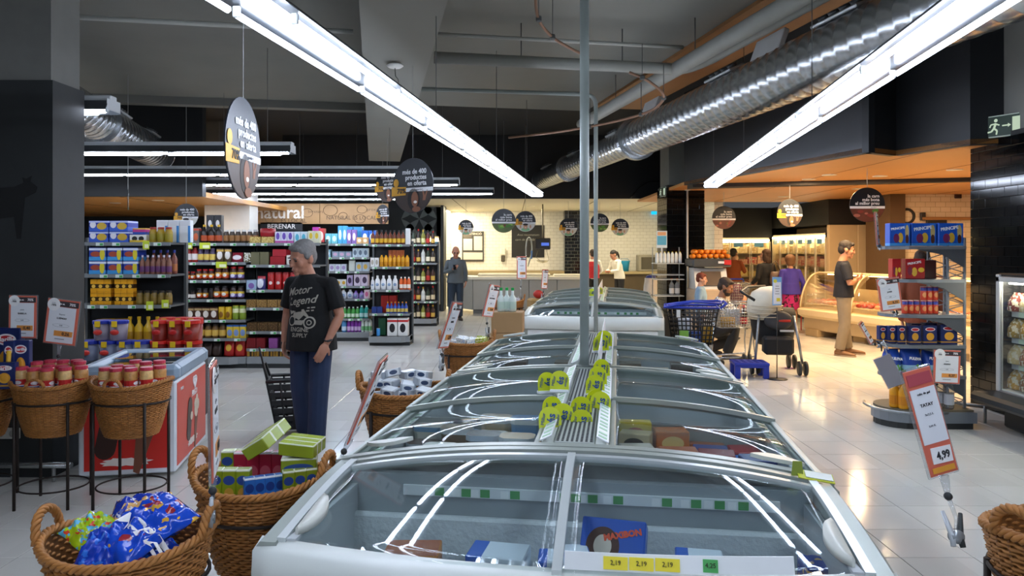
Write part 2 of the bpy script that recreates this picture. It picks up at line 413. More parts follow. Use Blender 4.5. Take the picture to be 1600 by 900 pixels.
MB().span(-6.37, -5.4, 15.18, 15.72, 3.0, 4.3).build('upper_shaft', M('#55554f', .85), wp)
struct(MB().span(1.6, 2.15, 22.4, 22.95, 0, 2.83).build('pillar_black_prep', brick_mat('black_wall_tile', '#161718', '#0f1011', '#55574f', .2, .15)))

# linear luminaires -------------------------------------------------------
TUBEM = emis('#dfeaff', TUBE)
HOUS = M('#c3c7c9', .45, metal=.2)
REFL = M('#45494c', .35, metal=.3)
def luminaire(label, length, loc, rz, seg=1.5, wires=True, tubes=(-.055, .055), name='linear_luminaire', tz=.01):
    t = thing(name, label, 'light', loc, rz, 'linear ceiling luminaires')
    MB().box((0, length / 2, .085), (.1, length, .05), .008).build('housing', HOUS, t)
    MB().box((0, length / 2, .055), (.17 if tz < 0 else .25, length, .012), .003).build('tray', REFL if tz < 0 else M('#2e3236', .3, metal=.5), t)
    for s in (-1, 1) if tz < 0 else ():
        MB().add([(s * .085, 0, .06), (s * .125, 0, -.02), (s * .125, length, -.02), (s * .085, length, .06),
                  (s * .081, 0, .06), (s * .121, 0, -.02), (s * .121, length, -.02), (s * .081, length, .06)],
                 [(0, 1, 2, 3), (7, 6, 5, 4), (0, 4, 5, 1), (1, 5, 6, 2), (2, 6, 7, 3), (3, 7, 4, 0)]).build('reflector_side', REFL, t)
    for y in (.002, length - .002): MB().box((0, y, .03), (.2, .006, .09), .002).build('end_cap', HOUS, t)
    n = max(1, int(round(length / seg))); sl = length / n
    for k in range(n):
        for j, x in enumerate(tubes):
            o = (.12 if j else 0.) if n > 1 else 0
            a, b = k * sl + .04 + o, (k + 1) * sl - .04 + o
            b = min(b, length - .03)
            MB().cyl((x, a, tz), (x, b, tz), .015, n=6).build('tube', TUBEM, t)
            MB().box((x, a - .012, tz + .012), (.03, .02, .045), .004).build('lamp_holder', HOUS, t)
    if wires:
        wl_ = (4.0 if rz < 0 else 4.28) - loc[2]
        for k in range(0, n + 1, 2):
            y = min(max(k * sl, .3), length - .3)
            MB().cyl((0, y, .1), (0, y, wl_), .0035, n=5).build('suspension_wire', M('#5d5f60', .5), t)
    return t
ZL = 2.6
luminaire('long twin-tube luminaire running from above the tilted basket signs to the meat counter', 18.9, I(-1.41, -6, ZL), -IA, tubes=(-.095, .095), tz=.012)
luminaire('long twin-tube luminaire running alongside the spiral duct towards the tiled pillar', 17.3, I(1.38, -6, ZL), -IA, tubes=(-.095, .095), tz=.012)
for Y, ue, lab in ((6.0, 178, 'short linear luminaire whose end pokes out from behind the dark pillar'),
                   (8.6, 458, 'linear luminaire across the biscuit aisle, ending beside the big round sign'),
                   (11.1, 640, 'linear luminaire across the coffee gondola, ending behind the round signs'),
                   (12.9, 718, 'linear luminaire ending just past the two round offer signs'),
                   (15.0, 772, 'linear luminaire above the spirits shelf, ending near the prep room'),
                   (16.6, 668, 'linear luminaire hanging in front of the brown banner')):
    L = 7.0 if Y > 7 else 4.0
    luminaire(lab, L, (ax(ue, Y), Y, 2.81), R(90), tubes=(-.05, .05), tz=-.022)
def lamp_light(kind, name, parent, loc, power, col, size=.1, rot=(0, 0, 0), sy=None, spread=None):
    l = bpy.data.lights.new(name, kind); l.energy = power; l.color = lin(col)[:3]
    if kind == 'AREA':
        l.shape = 'RECTANGLE' if sy else 'DISK'; l.size = size
        if sy: l.size_y = sy
        if spread: l.spread = spread
    return ob(name, l, parent, loc, rot)
def downlight(label, x, y, z, power, col='#ffdaa8', r=.09, lit=True):
    t = thing('recessed_downlight', label, 'light', (x, y, z), 0, 'recessed downlights')
    MB().lathe([(r * .8, 0), (r * 1.15, 0), (r * 1.15, -.008), (r * .8, -.008)], 16).build('trim_ring', M('#d9d2c2', .4), t)
    MB().lathe([(.001, -.003), (r * .8, -.003), (r * .8, -.006), (.001, -.006)], 16).build('lens', emis(col, 14 if lit else .8), t)
    if lit and power: lamp_light('AREA', 'lamp_light', t, (0, 0, -.015), power, col, r * 1.6)
for k, (u, v) in enumerate(((1264, 280), (1296, 273), (1329, 284), (1375, 275), (1492, 265))):
    Y = F * (2.75 - H) / (V0 - v)
    downlight('warm %s downlight of the five in the timber ceiling' % ORD[k], ax(u, Y), Y, 2.75, WARM * 2.2)
for k, (x, y) in enumerate(((6.2, 13.2), (5.6, 15.2), (8.6, 12.2), (6.4, 9.0))):
    downlight('warm downlight in the timber ceiling %s' % ('over the deli counter', 'over the two women', 'behind the snack rack', 'beside the exit pillar')[k], x, y, 2.75, WARM * 2.)
for k, (u, v) in enumerate(((715, 322), (711, 329), (750, 326), (830, 322), (960, 324), (1000, 322))):
    Y = F * (2.83 - H) / (V0 - v)
    downlight('%s downlight in the cream ceiling of the prep room' % ORD[k], ax(u, Y), Y, 2.83, 38, '#fff0cf')
downlight('downlight in the timber ceiling above the biscuit aisle', ax(247, 13.6), 13.6, 2.57, 40)
downlight('unlit downlight in the timber ceiling behind the round sign', ax(180, 14.4), 14.4, 2.57, 0, '#c9a878', lit=False)

# ducts -------------------------------------------------------------------
GALV = M('#b2b6b8', .24, metal=.92, var=.15, scale=3)
def duct(label, p0, p1, parts, mat, nozzles, flange_at):
    p0, p1 = Vector(p0), Vector(p1); d = p1 - p0; L = d.length
    t = thing('spiral_duct', label, 'duct', p0, 0)
    t.rotation_euler = d.to_track_quat('Z', 'Y').to_euler()
    for (a, b, r) in parts:
        prof = []; z = a
        while z < b:
            prof += [(r, z), (r, min(z + .13, b)), (r + .004, min(z + .14, b)), (r + .004, min(z + .155, b))]; z += .165
        prof.append((r, b))
        MB().lathe(prof, 28).build('duct_section', mat, t)
    for z, r in flange_at: MB().lathe([(r * .6, z), (r + .05, z), (r + .05, z + .1), (r * .6, z + .1)], 28, sharp=True).build('flange', mat, t)
    return t, d.normalized(), p0
dA = (3.42, 2.0, 3.3); dB = (.66, 16.8, 3.24)
dt, dd, _ = duct('large galvanised spiral air duct running above the freezers to the back', dA, dB, ((0, 8.9, .26), (8.9, 15.05, .21)), GALV, None, ((8.75, .26), (12.6, .21)))
def nozzle_plate(t, z, r, roll, n=4, s=1.):
    """a plate with a row of round nozzles, set tangent on the duct"""
    m = Matrix.Rotation(roll, 4, 'Z')
    pl = MB().box((0, -(r + .01), z), (.2 * s, .03, .62 * s), .008).xf(m).build('nozzle_plate', M('#a9adae', .35, metal=.6), t)
    for k in range(n):
        zz = z + (k - (n - 1) / 2) * .145 * s
        nz = MB().tube([(0, -(r + .02), zz), (0, -(r + .06), zz)], [.05 * s, .06 * s], 12).xf(m).build('nozzle', M('#4a4d4f', .4, metal=.6), pl)
# side of the duct that faces the aisle
for z, r in ((3.9, .26), (5.9, .26), (9.6, .21), (12.0, .21), (14.2, .21)):
    nozzle_plate(dt, z, r, R(158), 4, .95 if r > .25 else .75)
for z in (5.0, 8.0):
    MB().box((.1, .28, z), (.06, .25, .5), .01, (0, 0, R(20))).build('duct_bracket', M('#c7c9c8', .4), dt)
t2, _, _ = duct('galvanised spiral air duct above the biscuit aisle, half behind the dark pillar', (-4.4, 6.0, 3.28), (-5.93, 12.4, 3.24), ((0, 6.55, .24),), GALV, None, ((3.2, .24),))
for z in (3.9, 5.6): nozzle_plate(t2, z, .24, R(200), 3, .9)

# pipes -------------------------------------------------------------------
PIPE = M('#7f837f', .5, var=.05)
def bend(p, q, r, k=.15, n=5):
    """corner at q between p->q->r, rounded"""
    p, q, r = Vector(p), Vector(q), Vector(r); a = q + (p - q).normalized() * k; b = q + (r - q).normalized() * k
    return [a.lerp(q, i / n).lerp(q.lerp(b, i / n), i / n) for i in range(n + 1)]
def pipe(name, label, pts, r, mat=PIPE, k=.15, n=10, clamps=()):
    path = [Vector(pts[0])]
    for i in range(1, len(pts) - 1): path += bend(pts[i - 1], pts[i], pts[i + 1], k)
    path.append(Vector(pts[-1]))
    t = thing(name, label, 'pipe')
    MB().tube(path, r, n).build('pipe_run', mat, t)
    for c in clamps:
        c = Vector(c); MB().cyl(c + Vector((0, 0, -.03)), c + Vector((0, 0, .45)), .006, n=5).build('hanger', M('#4c4e4c', .5), t)
    return t
sp = thing('steel_post', 'grey steel post rising out of the freezer island to the ceiling', 'post', I(-.2, 4.5), 0)
MB().cyl((0, 0, 0), (0, 0, 4.02), .028, n=16).build('shaft', M('#8d9692', .4), sp)
MB().lathe([(.03, .95), (.036, .95), (.036, .97), (.03, .97)], 16, sharp=True).build('collar', M('#8a908d', .4), sp)
pb = S(3.4, 7.45, 3.6)
pipe('ceiling_pipe', 'fat grey pipe crossing under the ceiling and turning along the duct', [S(.6, 7.5, 3.62), S(3.3, 7.5, 3.62), S(3.45, 7.2, 3.66), S(3.45, -2, 3.66)], .062, M('#8f9089', .6), .12, 12, (S(1.5, 7.5, 3.66), S(2.6, 7.5, 3.66), S(3.45, 5., 3.7)))
pipe('ceiling_pipe', 'grey pipe parallel to the duct ending over the dark gap', [S(3.15, 11.0, 3.6), S(3.3, 2.0, 3.64)], .08, M('#8f9089', .6), .1, 14, (S(3.2, 9.5, 3.66), S(3.2, 7, 3.66)))
pipe('thin_pipe', 'thin pale pipe along the ceiling step above the fat pipe', [S(.6, 7.3, 3.8), S(3.2, 7.3, 3.8)], .02, M('#a3a49d', .6), .1, 8)
pipe('thin_pipe', 'thin pale pipe under the ceiling above the biscuit aisle luminaires', [S(-4.9, 7.3, 3.78), S(-.2, 7.3, 3.78)], .024, M('#a3a49d', .6), .1, 8)
pipe('conduit_pipe', 'thin pipe crossing the ceiling and bending straight down behind the post', [W(655, 139, 9.1), W(931, 148, 9.1), (ax(931, 9.1), 9.1, 0.)], .026, M('#8d9692', .4), .14, 10)
COP = M('#8b6a55', .45, metal=.3)
def spline(pts, n=8):
    P = [Vector(p) for p in pts]; P = [P[0] * 2 - P[1]] + P + [P[-1] * 2 - P[-2]]; out = []
    for i in range(1, len(P) - 2):
        for k in range(n):
            t = k / n; a, b, c, d = P[i - 1:i + 3]
            out.append(.5 * ((2 * b) + (c - a) * t + (2 * a - 5 * b + 4 * c - d) * t * t + (3 * b - a - 3 * c + d) * t ** 3))
    out.append(P[-2]); return out
def conduit(label, pts, r, mat, clips):
    t = thing('hanging_conduit', label, 'conduit'); sp_ = spline(pts)
    MB().tube(sp_, r, 8).build('tubing', mat, t)
    for c in clips:
        p = sp_[c]
        MB().box(p, (.05, .05, .05), .01).build('clip', M('#4d4f4e', .5), t)
        MB().cyl(p, p + Vector((0, 0, .35)), .004, n=5).build('hanger', M('#4d4f4e', .5), t)
conduit('reddish corrugated conduit curving down from the ceiling by the post', [W(836, -30, 6.3), W(840, 25, 6.5), W(860, 55, 6.7), W(890, 75, 6.9), W(916, 87, 7.)], .014, COP, (9, 17))
conduit('reddish conduit curling round under the grey ceiling pipe', [W(983, 113, 7.6), W(1010, 125, 7.6), W(1035, 145, 7.7), W(1033, 160, 7.9), W(1012, 175, 8.2), W(960, 190, 8.6), W(880, 205, 9.1), W(795, 215, 9.6)], .015, COP, (6, 20, 34, 44))
det = thing('smoke_detector', 'white disc smoke detector hanging under the big ceiling beam', 'smoke detector', W(617, 103, 7.2))
MB().lathe([(.001, .02), (.06, .018), (.085, 0), (.06, -.018), (.001, -.022)], 20).build('housing', M('#e2e2dd', .4), det)
MB().cyl((0, 0, .02), (0, 0, .8), .004, n=5).build('suspension_wire', M('#55564f', .5), det)
MB().tube([(0, 0, -.02), (.005, 0, -.1), (.03, 0, -.13), (.035, 0, -.17)], .004, 5).build('lead', M('#55564f', .5), det)
det2 = thing('smoke_detector', 'small white detector hanging lower on the ceiling beam', 'smoke detector', W(606, 180, 11.5))
MB().lathe([(.001, .03), (.05, .02), (.05, -.01), (.001, -.02)], 16).build('housing', M('#d8d8d2', .4), det2)
MB().cyl((0, 0, .02), (0, 0, .9), .005, n=5).build('suspension_wire', M('#55564f', .5), det2)
# ================================================================ FREEZER ISLANDS
FRAME = M('#a3aba4', .35, metal=.25, var=.04)
FRAMED = M('#79817e', .35, metal=.3, var=.04)
WHITEP = M('#d9ded9', .35, var=.03)
GLASS = glass('#eff4f4', .5, .007, .02)
LINER = M('#b3b8bb', .5, var=.1, scale=5)
FROST = M('#cfd4d6', .9, var=.12, scale=14, bump=.35, bscale=50)
RUBBER = M('#2c2f2f', .6)
def dome(x, lift=0.): return .865 + .085 * (1 - min(1, abs(x) / .9) ** 2.3) + lift
def arc_bar(y, x0, x1, w=.022, h=.022, lift=0., n=14):
    rings = []
    for i in range(n + 1):
        x = x0 + (x1 - x0) * i / n; z = dome(x, lift)
        rings.append([(x, y - w / 2, z - h), (x, y + w / 2, z - h), (x, y + w / 2, z), (x, y - w / 2, z)])
    return MB().loft([[Vector(p) for p in r] for r in rings], smooth=False)
def handle_mesh():
    pts = [(0, 0)] + [(.19 * i / 12, .05 * math.sin(math.pi * i / 12) ** .8) for i in range(1, 12)] + [(.19, 0), (.15, -.012), (.04, -.012)]
    return MB().prism(pts[::-1] if False else [(x, y) for x, y in pts][::-1], .014)
def lid(parent, x0, x1, y0, y1, lift, hand, side):
    """one sliding curved lid: glass with a frame all round and a crescent handle"""
    g = MB().sheet(lambda a, b: (x0 + (x1 - x0) * a, y0 + (y1 - y0) * b, dome(x0 + (x1 - x0) * a, lift)), 14, 1, .004).build('glass_lid', GLASS, parent)
    for y in (y0 + .011, y1 - .011): arc_bar(y, x0, x1, .024, .022, lift + .006).build('lid_bar', FRAME, g)
    for x in (x0, x1):
        z = dome(x, lift); MB().box((x, (y0 + y1) / 2, z - .004), (.024, y1 - y0, .02), .004).build('lid_rail', FRAME, g)
    if hand:
        xh = x1 - (.2 if x1 > 0 else -.2)
        m = handle_mesh(); a = 0
        m.xf(Matrix.Translation((0, 0, 0)) @ Matrix.Rotation(0 if x1 > 0 else math.pi, 4, 'Z'))
        yy = y0 + .04 if hand > 0 else y1 - .04
        if x1 > 0: m.xf(Matrix.Translation((x1 - .24, yy, dome(x1 - .14, lift) + .032)) @ Matrix.Rotation(R(9), 4, 'Y'))
        else: m.xf(Matrix.Translation((x1 + .24, yy + .05, dome(x1 + .14, lift) + .032)) @ Matrix.Rotation(R(-9), 4, 'Y'))
        m.build('lid_handle', M('#c9cfc6', .35), g)
    return g
def price_rail(parent, x, y0, y1, z, tilt, seed):
    r = MB().box((0, 0, 0), (.05, y1 - y0, .006), .002).xf(Matrix.Translation((x, (y0 + y1) / 2, z)) @ Matrix.Rotation(tilt, 4, 'Y')).build('price_rail', M('#dfe4e6', .3), parent)
    rnd = random.Random(seed); y = y0 + .03; m = MB()
    while y < y1 - .07:
        m.box((0, 0, 0), (.034, .022, .002)).xf(Matrix.Translation((x, y, z + .004)) @ Matrix.Rotation(tilt, 4, 'Y'), len(m.v) - 8)
        y += rnd.uniform(.04, .09)
    stuff(m.build('price_ticket', M('#a9cfae', .5), r))
def island_unit(label, loc, rz, L, goods=None, detail=True):
    t = thing('island_freezer', label, 'freezer', loc, rz, 'glass-lidded island freezers')
    MB().span(-.84, .84, .02, L - .02, 0, .12, .01).build('plinth', RUBBER, t)
    for s in (-1, 1):
        MB().span(s * .87, s * .9, .01, L - .01, .12, .78, .01).build('side_panel', WHITEP, t)
        MB().span(s * .875, s * .925, 0, L, .76, .85, .018).build('bumper_rail', FRAME, t)
        MB().span(s * .84, s * .86, .03, L - .03, .4, .8).build('liner_wall', LINER, t)
        MB().span(s * .13, s * .15, .03, L - .03, .4, .9).build('liner_wall', LINER, t)
        MB().span(s * .15, s * .84, .03, L - .03, .36, .4).build('liner_floor', FROST, t)
    for y in (.0, L - .03):
        e = MB(); P = [(-.88, .12)] + [(.88, .12)] + [(.88 - 1.76 * i / 20, dome(.88 - 1.76 * i / 20) - .012) for i in range(21)]
        e.prism(P, .03, Matrix.Translation((0, y + .03, 0)) @ Matrix.Rotation(R(90), 4, 'X')).build('end_panel', LINER, t)
        arc_bar(y + .015, -.9, .9, .045, .05, .012, 24).build('end_arch', FRAME, t)
    # centre deck with a perforated grille
    MB().span(-.125, .125, .03, L - .03, .9, .955, .006).build('centre_deck', WHITEP, t)
    gr = MB().span(-.075, .075, .05, L - .05, .955, .962, .002).build('vent_grille', M('#b9c0bc', .4, metal=.3), t)
    if detail:
        m = MB()
        for i in range(8):
            x = -.062 + i * .0178
            if goods == 'near':
                y = .07
                while y < .75: m.box((x, y, .9625), (.009, .016, .002)); y += .024
                m.box((x, (.78 + L - .07) / 2, .9625), (.008, L - .85, .002))
            else: m.box((x, L / 2, .9625), (.008, L - .14, .002))
        stuff(m.build('vent_slot', M('#33383a', .7), gr))
    for s in (-1, 1):
        price_rail(t, s * .105, .05, L - .05, .962 + .012, s * R(25), s + int(L * 10))
        price_rail(t, s * .845, .08, L - .08, dome(.845) - .05, s * R(15), s + 5)
        for k in range(2):
            y0, y1 = (.03, L / 2 + .02) if k == 0 else (L / 2 - .02, L - .03)
            lid(t, s * .14, s * .872, y0, y1, .0 if k == 0 else .014, (1 if k == 0 else -1) if detail else 0, s)
    if goods == 'near':
        MB().box((.5, L * .5, .62), (.68, .01, .44)).build('divider', M('#9aa0a2', .4, metal=.2), t)
        MB().box((-.5, L * .5, .62), (.68, .01, .44)).build('divider', M('#9aa0a2', .4, metal=.2), t)
    return t
IC = -.16
UN1 = island_unit('island freezer with yellow tags, directly behind the end freezer', I(IC, 2.68), -IA, 1.78, 'near')
UN2 = island_unit('island freezer beyond the steel post, second along the row', I(IC, 4.54), -IA, 1.78, 'mid')
UN3 = island_unit('island freezer behind the far end unit, facing the prep room', I(-.32, 9.98), -IA, 1.78, 'far', False)
UN4 = island_unit('last island freezer before the meat counter', I(-.32, 11.8), -IA, 1.78, 'far', False)

def endcap(label, loc, rz, near):
    t = thing('end_freezer', label, 'freezer', loc, rz, 'end freezers of the islands')
    D = .64; N = 28
    def fy(x): return -.10 * (1 - (abs(x) / .92) ** 2)
    def gz(x, y):
        k = max(0, min(1, (y - fy(x)) / (D - fy(x)))); return .812 + (dome(x) - .812) * math.sin(k * math.pi / 2)
    def rim(z0, z1, out, inn, name, mat):
        rings = []
        for i in range(N + 1):
            x = -.92 + 1.84 * i / N; y = fy(x); c = max(.2, 1 - .0)
            rings.append([Vector((x, y - out, z0)), Vector((x, y + inn, z0)), Vector((x, y + inn, z1)), Vector((x, y - out, z1 - .02)), Vector((x, y - out - .008, (z0 + z1) / 2))])
        return MB().loft(rings, smooth=True).build(name, mat, t)
    rim(.66, .825, .015, .045, 'front_bumper', WHITEP)
    rim(.1, .66, -.02, .04, 'front_panel', M('#e3e6e4', .35, var=.03))
    rim(0, .1, -.05, .07, 'plinth', RUBBER)
    for s in (-1, 1):
        rings = []
        for i in range(13):
            y = fy(.92) + (D - fy(.92)) * i / 12; z = gz(.88, y) + .012
            rings.append([Vector((s * (.93), y, .1)), Vector((s * .93, y, z - .03)), Vector((s * .905, y, z)), Vector((s * .855, y, z)), Vector((s * .84, y, z - .05)), Vector((s * .86, y, .1))][::s])
        MB().loft(rings, smooth=False).build('side_frame', FRAME, t)
        rings = []
        for i in range(13):
            y = fy(.85) + .03 + (D - fy(.85) - .05) * i / 12; z = gz(.84, y) + .016
            rings.append([Vector((s * .858, y, z - .02)), Vector((s * .858, y, z)), Vector((s * .83, y, z)), Vector((s * .83, y, z - .02))][::s])
        MB().loft(rings, smooth=False).build('lid_rail', M('#d2d9d8', .3, metal=.3), t)
        MB().span(s * .80, s * .83, .02, D - .02, .4, .83).build('liner_wall', LINER, t)
    # back arch bar
    arc_bar(D - .02, -.9, .9, .04, .05, .012, 28).build('back_arch', FRAME, t)
    arc_bar(D - .075, -.83, .83, .03, .02, .006, 28).build('lid_bar', M('#c5cccb', .3, metal=.3), t)
    MB().span(-.83, .83, D - .1, D - .06, .4, .87).build('liner_wall', M('#9aa1a6', .5, var=.1), t)
    MB().span(-.82, .82, D - .135, D - .1, .4, .735, .01).build('frost_layer', FROST, t)
    MB().span(-.82, .82, -.03, D - .1, .36, .5).build('liner_floor', FROST, t)
    rl = MB().span(-.62, .72, D - .112, D - .1, .8, .835).build('price_rail', M('#dde3e6', .35), t)
    m = MB(); w = MB(); rnd = random.Random(3)
    for x in (-.5, -.4, -.33, -.22, -.04, .0, .06, .15, .32, .42, .5, .58):
        m.span(x, x + .035, D - .1135, D - .112, .803, .831); w.span(x - .035, x - .006, D - .1132, D - .112, .803, .828)
    stuff(m.build('price_ticket', M('#4f9c5a', .5), rl)); stuff(w.build('white_ticket', M('#f2f4f4', .5), rl))
    # two panes and the mullion between
    for (a, b) in ((-.84, -.012), (.012, .84)):
        MB().sheet(lambda p, q: (a + (b - a) * p, (fy(a + (b - a) * p) + .03) * (1 - q) + (D - .06) * q, gz(a + (b - a) * p, (fy(a + (b - a) * p) + .03) * (1 - q) + (D - .06) * q)), 14, 10, .005).build('glass_lid', GLASS, t)
    rings = []
    for i in range(13):
        y = fy(0) + .02 + (D - .08 - fy(0)) * i / 12; z = gz(0, y) + .012
        rings.append([Vector((-.014, y, z - .02)), Vector((.014, y, z - .02)), Vector((.014, y, z)), Vector((-.014, y, z))])
    MB().loft(rings, smooth=False).build('mullion', M('#d2d9d8', .3, metal=.3), t)
    if near:
        for s in (-1, 1):
            rings = []
            for i in range(11):
                k = i / 10; y = .05 + .2 * k; w_ = .045 * math.sin(math.pi * k) ** .6 + .008; z = gz(.78, y) + .02
                x1, x0 = s * .815, s * (.815 - w_)
                rings.append([Vector((x1, y, z - .016)), Vector((x1, y, z + .004)), Vector((x0, y, z + .012)), Vector((x0, y, z - .016))][::s])
            MB().loft(rings, smooth=True).build('handle', M('#d4d6cd', .35), t)
        # price strip along the front rim
        st = thing_part = MB()
        for i in range(20):
            x = .02 + .62 * i / 20; x2 = .02 + .62 * (i + 1) / 20
            st.add([(x, fy(x) + .035, .828), (x2, fy(x2) + .035, .828), (x2, fy(x2) + .05, .87), (x, fy(x) + .05, .87),
                    (x, fy(x) + .038, .828), (x2, fy(x2) + .038, .828), (x2, fy(x2) + .053, .87), (x, fy(x) + .053, .87)], [(0, 1, 2, 3), (7, 6, 5, 4), (3, 2, 6, 7), (0, 4, 5, 1)])
        ps = st.build('price_strip', M('#e9edee', .3), t)
        for k, (x, c, s_) in enumerate(((.16, '#f3e13a', '2,19'), (.23, '#f3e13a', '2,19'), (.30, '#f3e13a', '2,19'), (.415, '#4fae5c', '4,25'))):
            y = fy(x) + .0425
            MB().box((x, y - .002, .848), (.066 if k < 3 else .04, .003, .032), 0, (R(-19), 0, 0)).build('price_ticket', M(c, .5), ps)
            text(s_, .017, M('#2b2b20', .6), ps, (x, y - .005, .85), (R(71), 0, 0))
    t.scale = (.965, 1, 1)
    return t
EC1 = endcap('wide curved-glass end freezer closing the row of island freezers', I(IC, 2.02), -IA, True)
EC2 = endcap('white-fronted end freezer of the far island', I(-.32, 9.32), -IA, False)
# ================================================================ BASKETS, SIGN HOLDERS, ICE-CREAM CHEST
WICK = M('#a86f34', .6, var=.45, scale=26, bump=.1)
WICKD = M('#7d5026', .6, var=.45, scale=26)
IRON = M('#2a211c', .55, metal=.4)
def basket_meshes(a=.27, b=.235, ht=.36, taper=.62):
    """oval woven basket, rim at z=0, bottom at -ht"""
    nst = 30; rows = 27; seg = nst * 2
    def rad(z): k = 1 + z / ht; return taper + (1 - taper) * max(0, k) ** .75
    def lift(th, z): return .035 * abs(math.cos(th)) ** 3 * max(0, 1 + z / ht) ** 2
    weave = MB()
    for r in range(rows):
        z = -ht + .012 + r * (ht - .03) / (rows - 1); pts = []
        for i in range(seg):
            th = 2 * math.pi * i / seg; off = .0065 * (1 if (i // 1 + r) % 2 else -1) if i % 2 == 0 else 0
            off = .006 * math.cos(math.pi * i + math.pi * r)
            k = rad(z); pts.append(((a * k + off) * math.cos(th), (b * k + off) * math.sin(th), z + lift(th, z)))
        weave.tube(pts, .0062, 4, closed=True)
    stakes = MB()
    for i in range(nst):
        th = 2 * math.pi * (i + .25) / nst
        stakes.tube([((a * rad(z)) * math.cos(th), (b * rad(z)) * math.sin(th), z + lift(th, z)) for z in (-ht, -ht * .66, -ht * .33, 0)], .0045, 4)
    rim = MB()
    for j in range(3):
        pts = []
        for i in range(120):
            th = 2 * math.pi * i / 120; ph = th * 22 + j * 2.094; k = 1.01 + .011 * math.cos(ph) / .27 * .9
            pts.append((a * k * math.cos(th), b * k * math.sin(th), .008 + .010 * math.sin(ph) + lift(th, 0)))
        rim.tube(pts, .0085, 5, closed=True)
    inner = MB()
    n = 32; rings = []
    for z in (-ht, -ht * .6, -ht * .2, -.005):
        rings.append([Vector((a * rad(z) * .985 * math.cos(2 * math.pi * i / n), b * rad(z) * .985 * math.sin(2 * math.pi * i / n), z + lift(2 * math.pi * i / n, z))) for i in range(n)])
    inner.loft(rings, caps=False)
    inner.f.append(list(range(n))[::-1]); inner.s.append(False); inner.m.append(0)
    def handle(s):
        h = MB()
        for j in range(3):
            pts = []
            for i in range(41):
                k = i / 40; ang = math.pi * k; y = .075 * math.cos(ang); z = .03 + .095 * math.sin(ang) ** .8; ph = k * 26 + j * 2.094
                nrm = Vector((0, math.cos(ang), math.sin(ang)))
                p = Vector((s * (a * 1.0 + .012 * math.sin(ang)), y, z)) + nrm * .008 * math.cos(ph) + Vector((s, 0, 0)) * .008 * math.sin(ph)
                pts.append(p)
            h.tube(pts, .0085, 5)
        return h
    return (weave.mesh('woven_wall', WICK), stakes.mesh('stake', WICKD), rim.mesh('rim', WICK), inner.mesh('inner_lining', WICKD), handle(-1).mesh('handle', WICK), handle(1).mesh('handle', WICK))
BK = basket_meshes()
def basket(label, x, y, rz=0., z=.78, stand_label=None, sc=1., front_handle=False):
    t = thing('wicker_basket', label, 'basket', (x, y, z), rz, 'wicker baskets on iron stands')
    t.scale = (sc, sc, sc)
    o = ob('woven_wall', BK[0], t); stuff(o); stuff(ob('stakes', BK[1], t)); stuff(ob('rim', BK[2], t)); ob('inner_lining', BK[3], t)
    for k in (4, 5):
        h = ob('handle', BK[k], t)
        if front_handle: h.rotation_euler = (0, 0, R(90)); h.scale = (.87, .8, .62)
    s = thing('basket_stand', stand_label or ('iron ring stand under the ' + label), 'stand', (x, y, 0), rz, 'iron ring stands')
    s.scale = (sc, sc, 1)
    a, b = .262, .228; zr = z - .1
    MB().tube([(a * math.cos(i * math.pi / 18), b * math.sin(i * math.pi / 18), zr) for i in range(36)], .007, 6, closed=True).build('top_ring', IRON, s)
    MB().tube([(a * .9 * math.cos(i * math.pi / 18), b * .9 * math.sin(i * math.pi / 18), .12) for i in range(36)], .006, 6, closed=True).build('lower_ring', IRON, s)
    for k in range(4):
        th = R(45 + 90 * k); p = (a * math.cos(th), b * math.sin(th))
        MB().cyl((p[0], p[1], 0), (p[0], p[1], zr + .01), .011, n=8).build('leg', IRON, s)
    return t
B1 = basket('brown wicker basket heaped with blue biscuit bags', -1.17, 2.25, R(4), stand_label='dark iron stand under the basket of blue biscuit bags', sc=.88)
B2 = basket('brown wicker basket full of small juice cartons', -.96, 2.84, R(-6), stand_label='dark iron stand under the basket of juice cartons', sc=.93)
B3 = basket('wicker basket of flat tin packs beside the freezer island', ax(631, 4.62), 4.62, R(4), stand_label='iron stand under the basket of tin packs')
B4 = basket('wicker basket of paper-wrapped packs by the second island freezer', ax(730, 7.0), 7.0, R(4), stand_label='iron stand under the basket of paper packs', sc=.93)
B5 = basket('far wicker basket of white packets near the prep room', ax(795, 12.4), 12.4, 0, stand_label='iron stand under the far basket of white packets', sc=.95)
B6 = basket('wicker basket holding a tall price sign by the floor aisle', 1.72, 2.22, R(20), stand_label='dark iron stand under the basket with the tall price sign', z=.8)
B7 = basket('wicker basket of red-lidded jars standing against the dark pillar', ax(84, 4.86), 4.86, R(3), stand_label='iron stand under the jar basket by the dark pillar', front_handle=True, sc=.9)
B8 = basket('wicker basket of red-lidded jars in front of the ice-cream chest', ax(206, 4.86), 4.86, R(-3), stand_label='iron stand in front of the ice-cream chest', front_handle=True, sc=.92)
B9 = basket('wicker basket of blue pasta boxes cut by the picture edge', ax(-42, 4.9), 4.9, 0, stand_label='iron stand under the basket of pasta boxes')
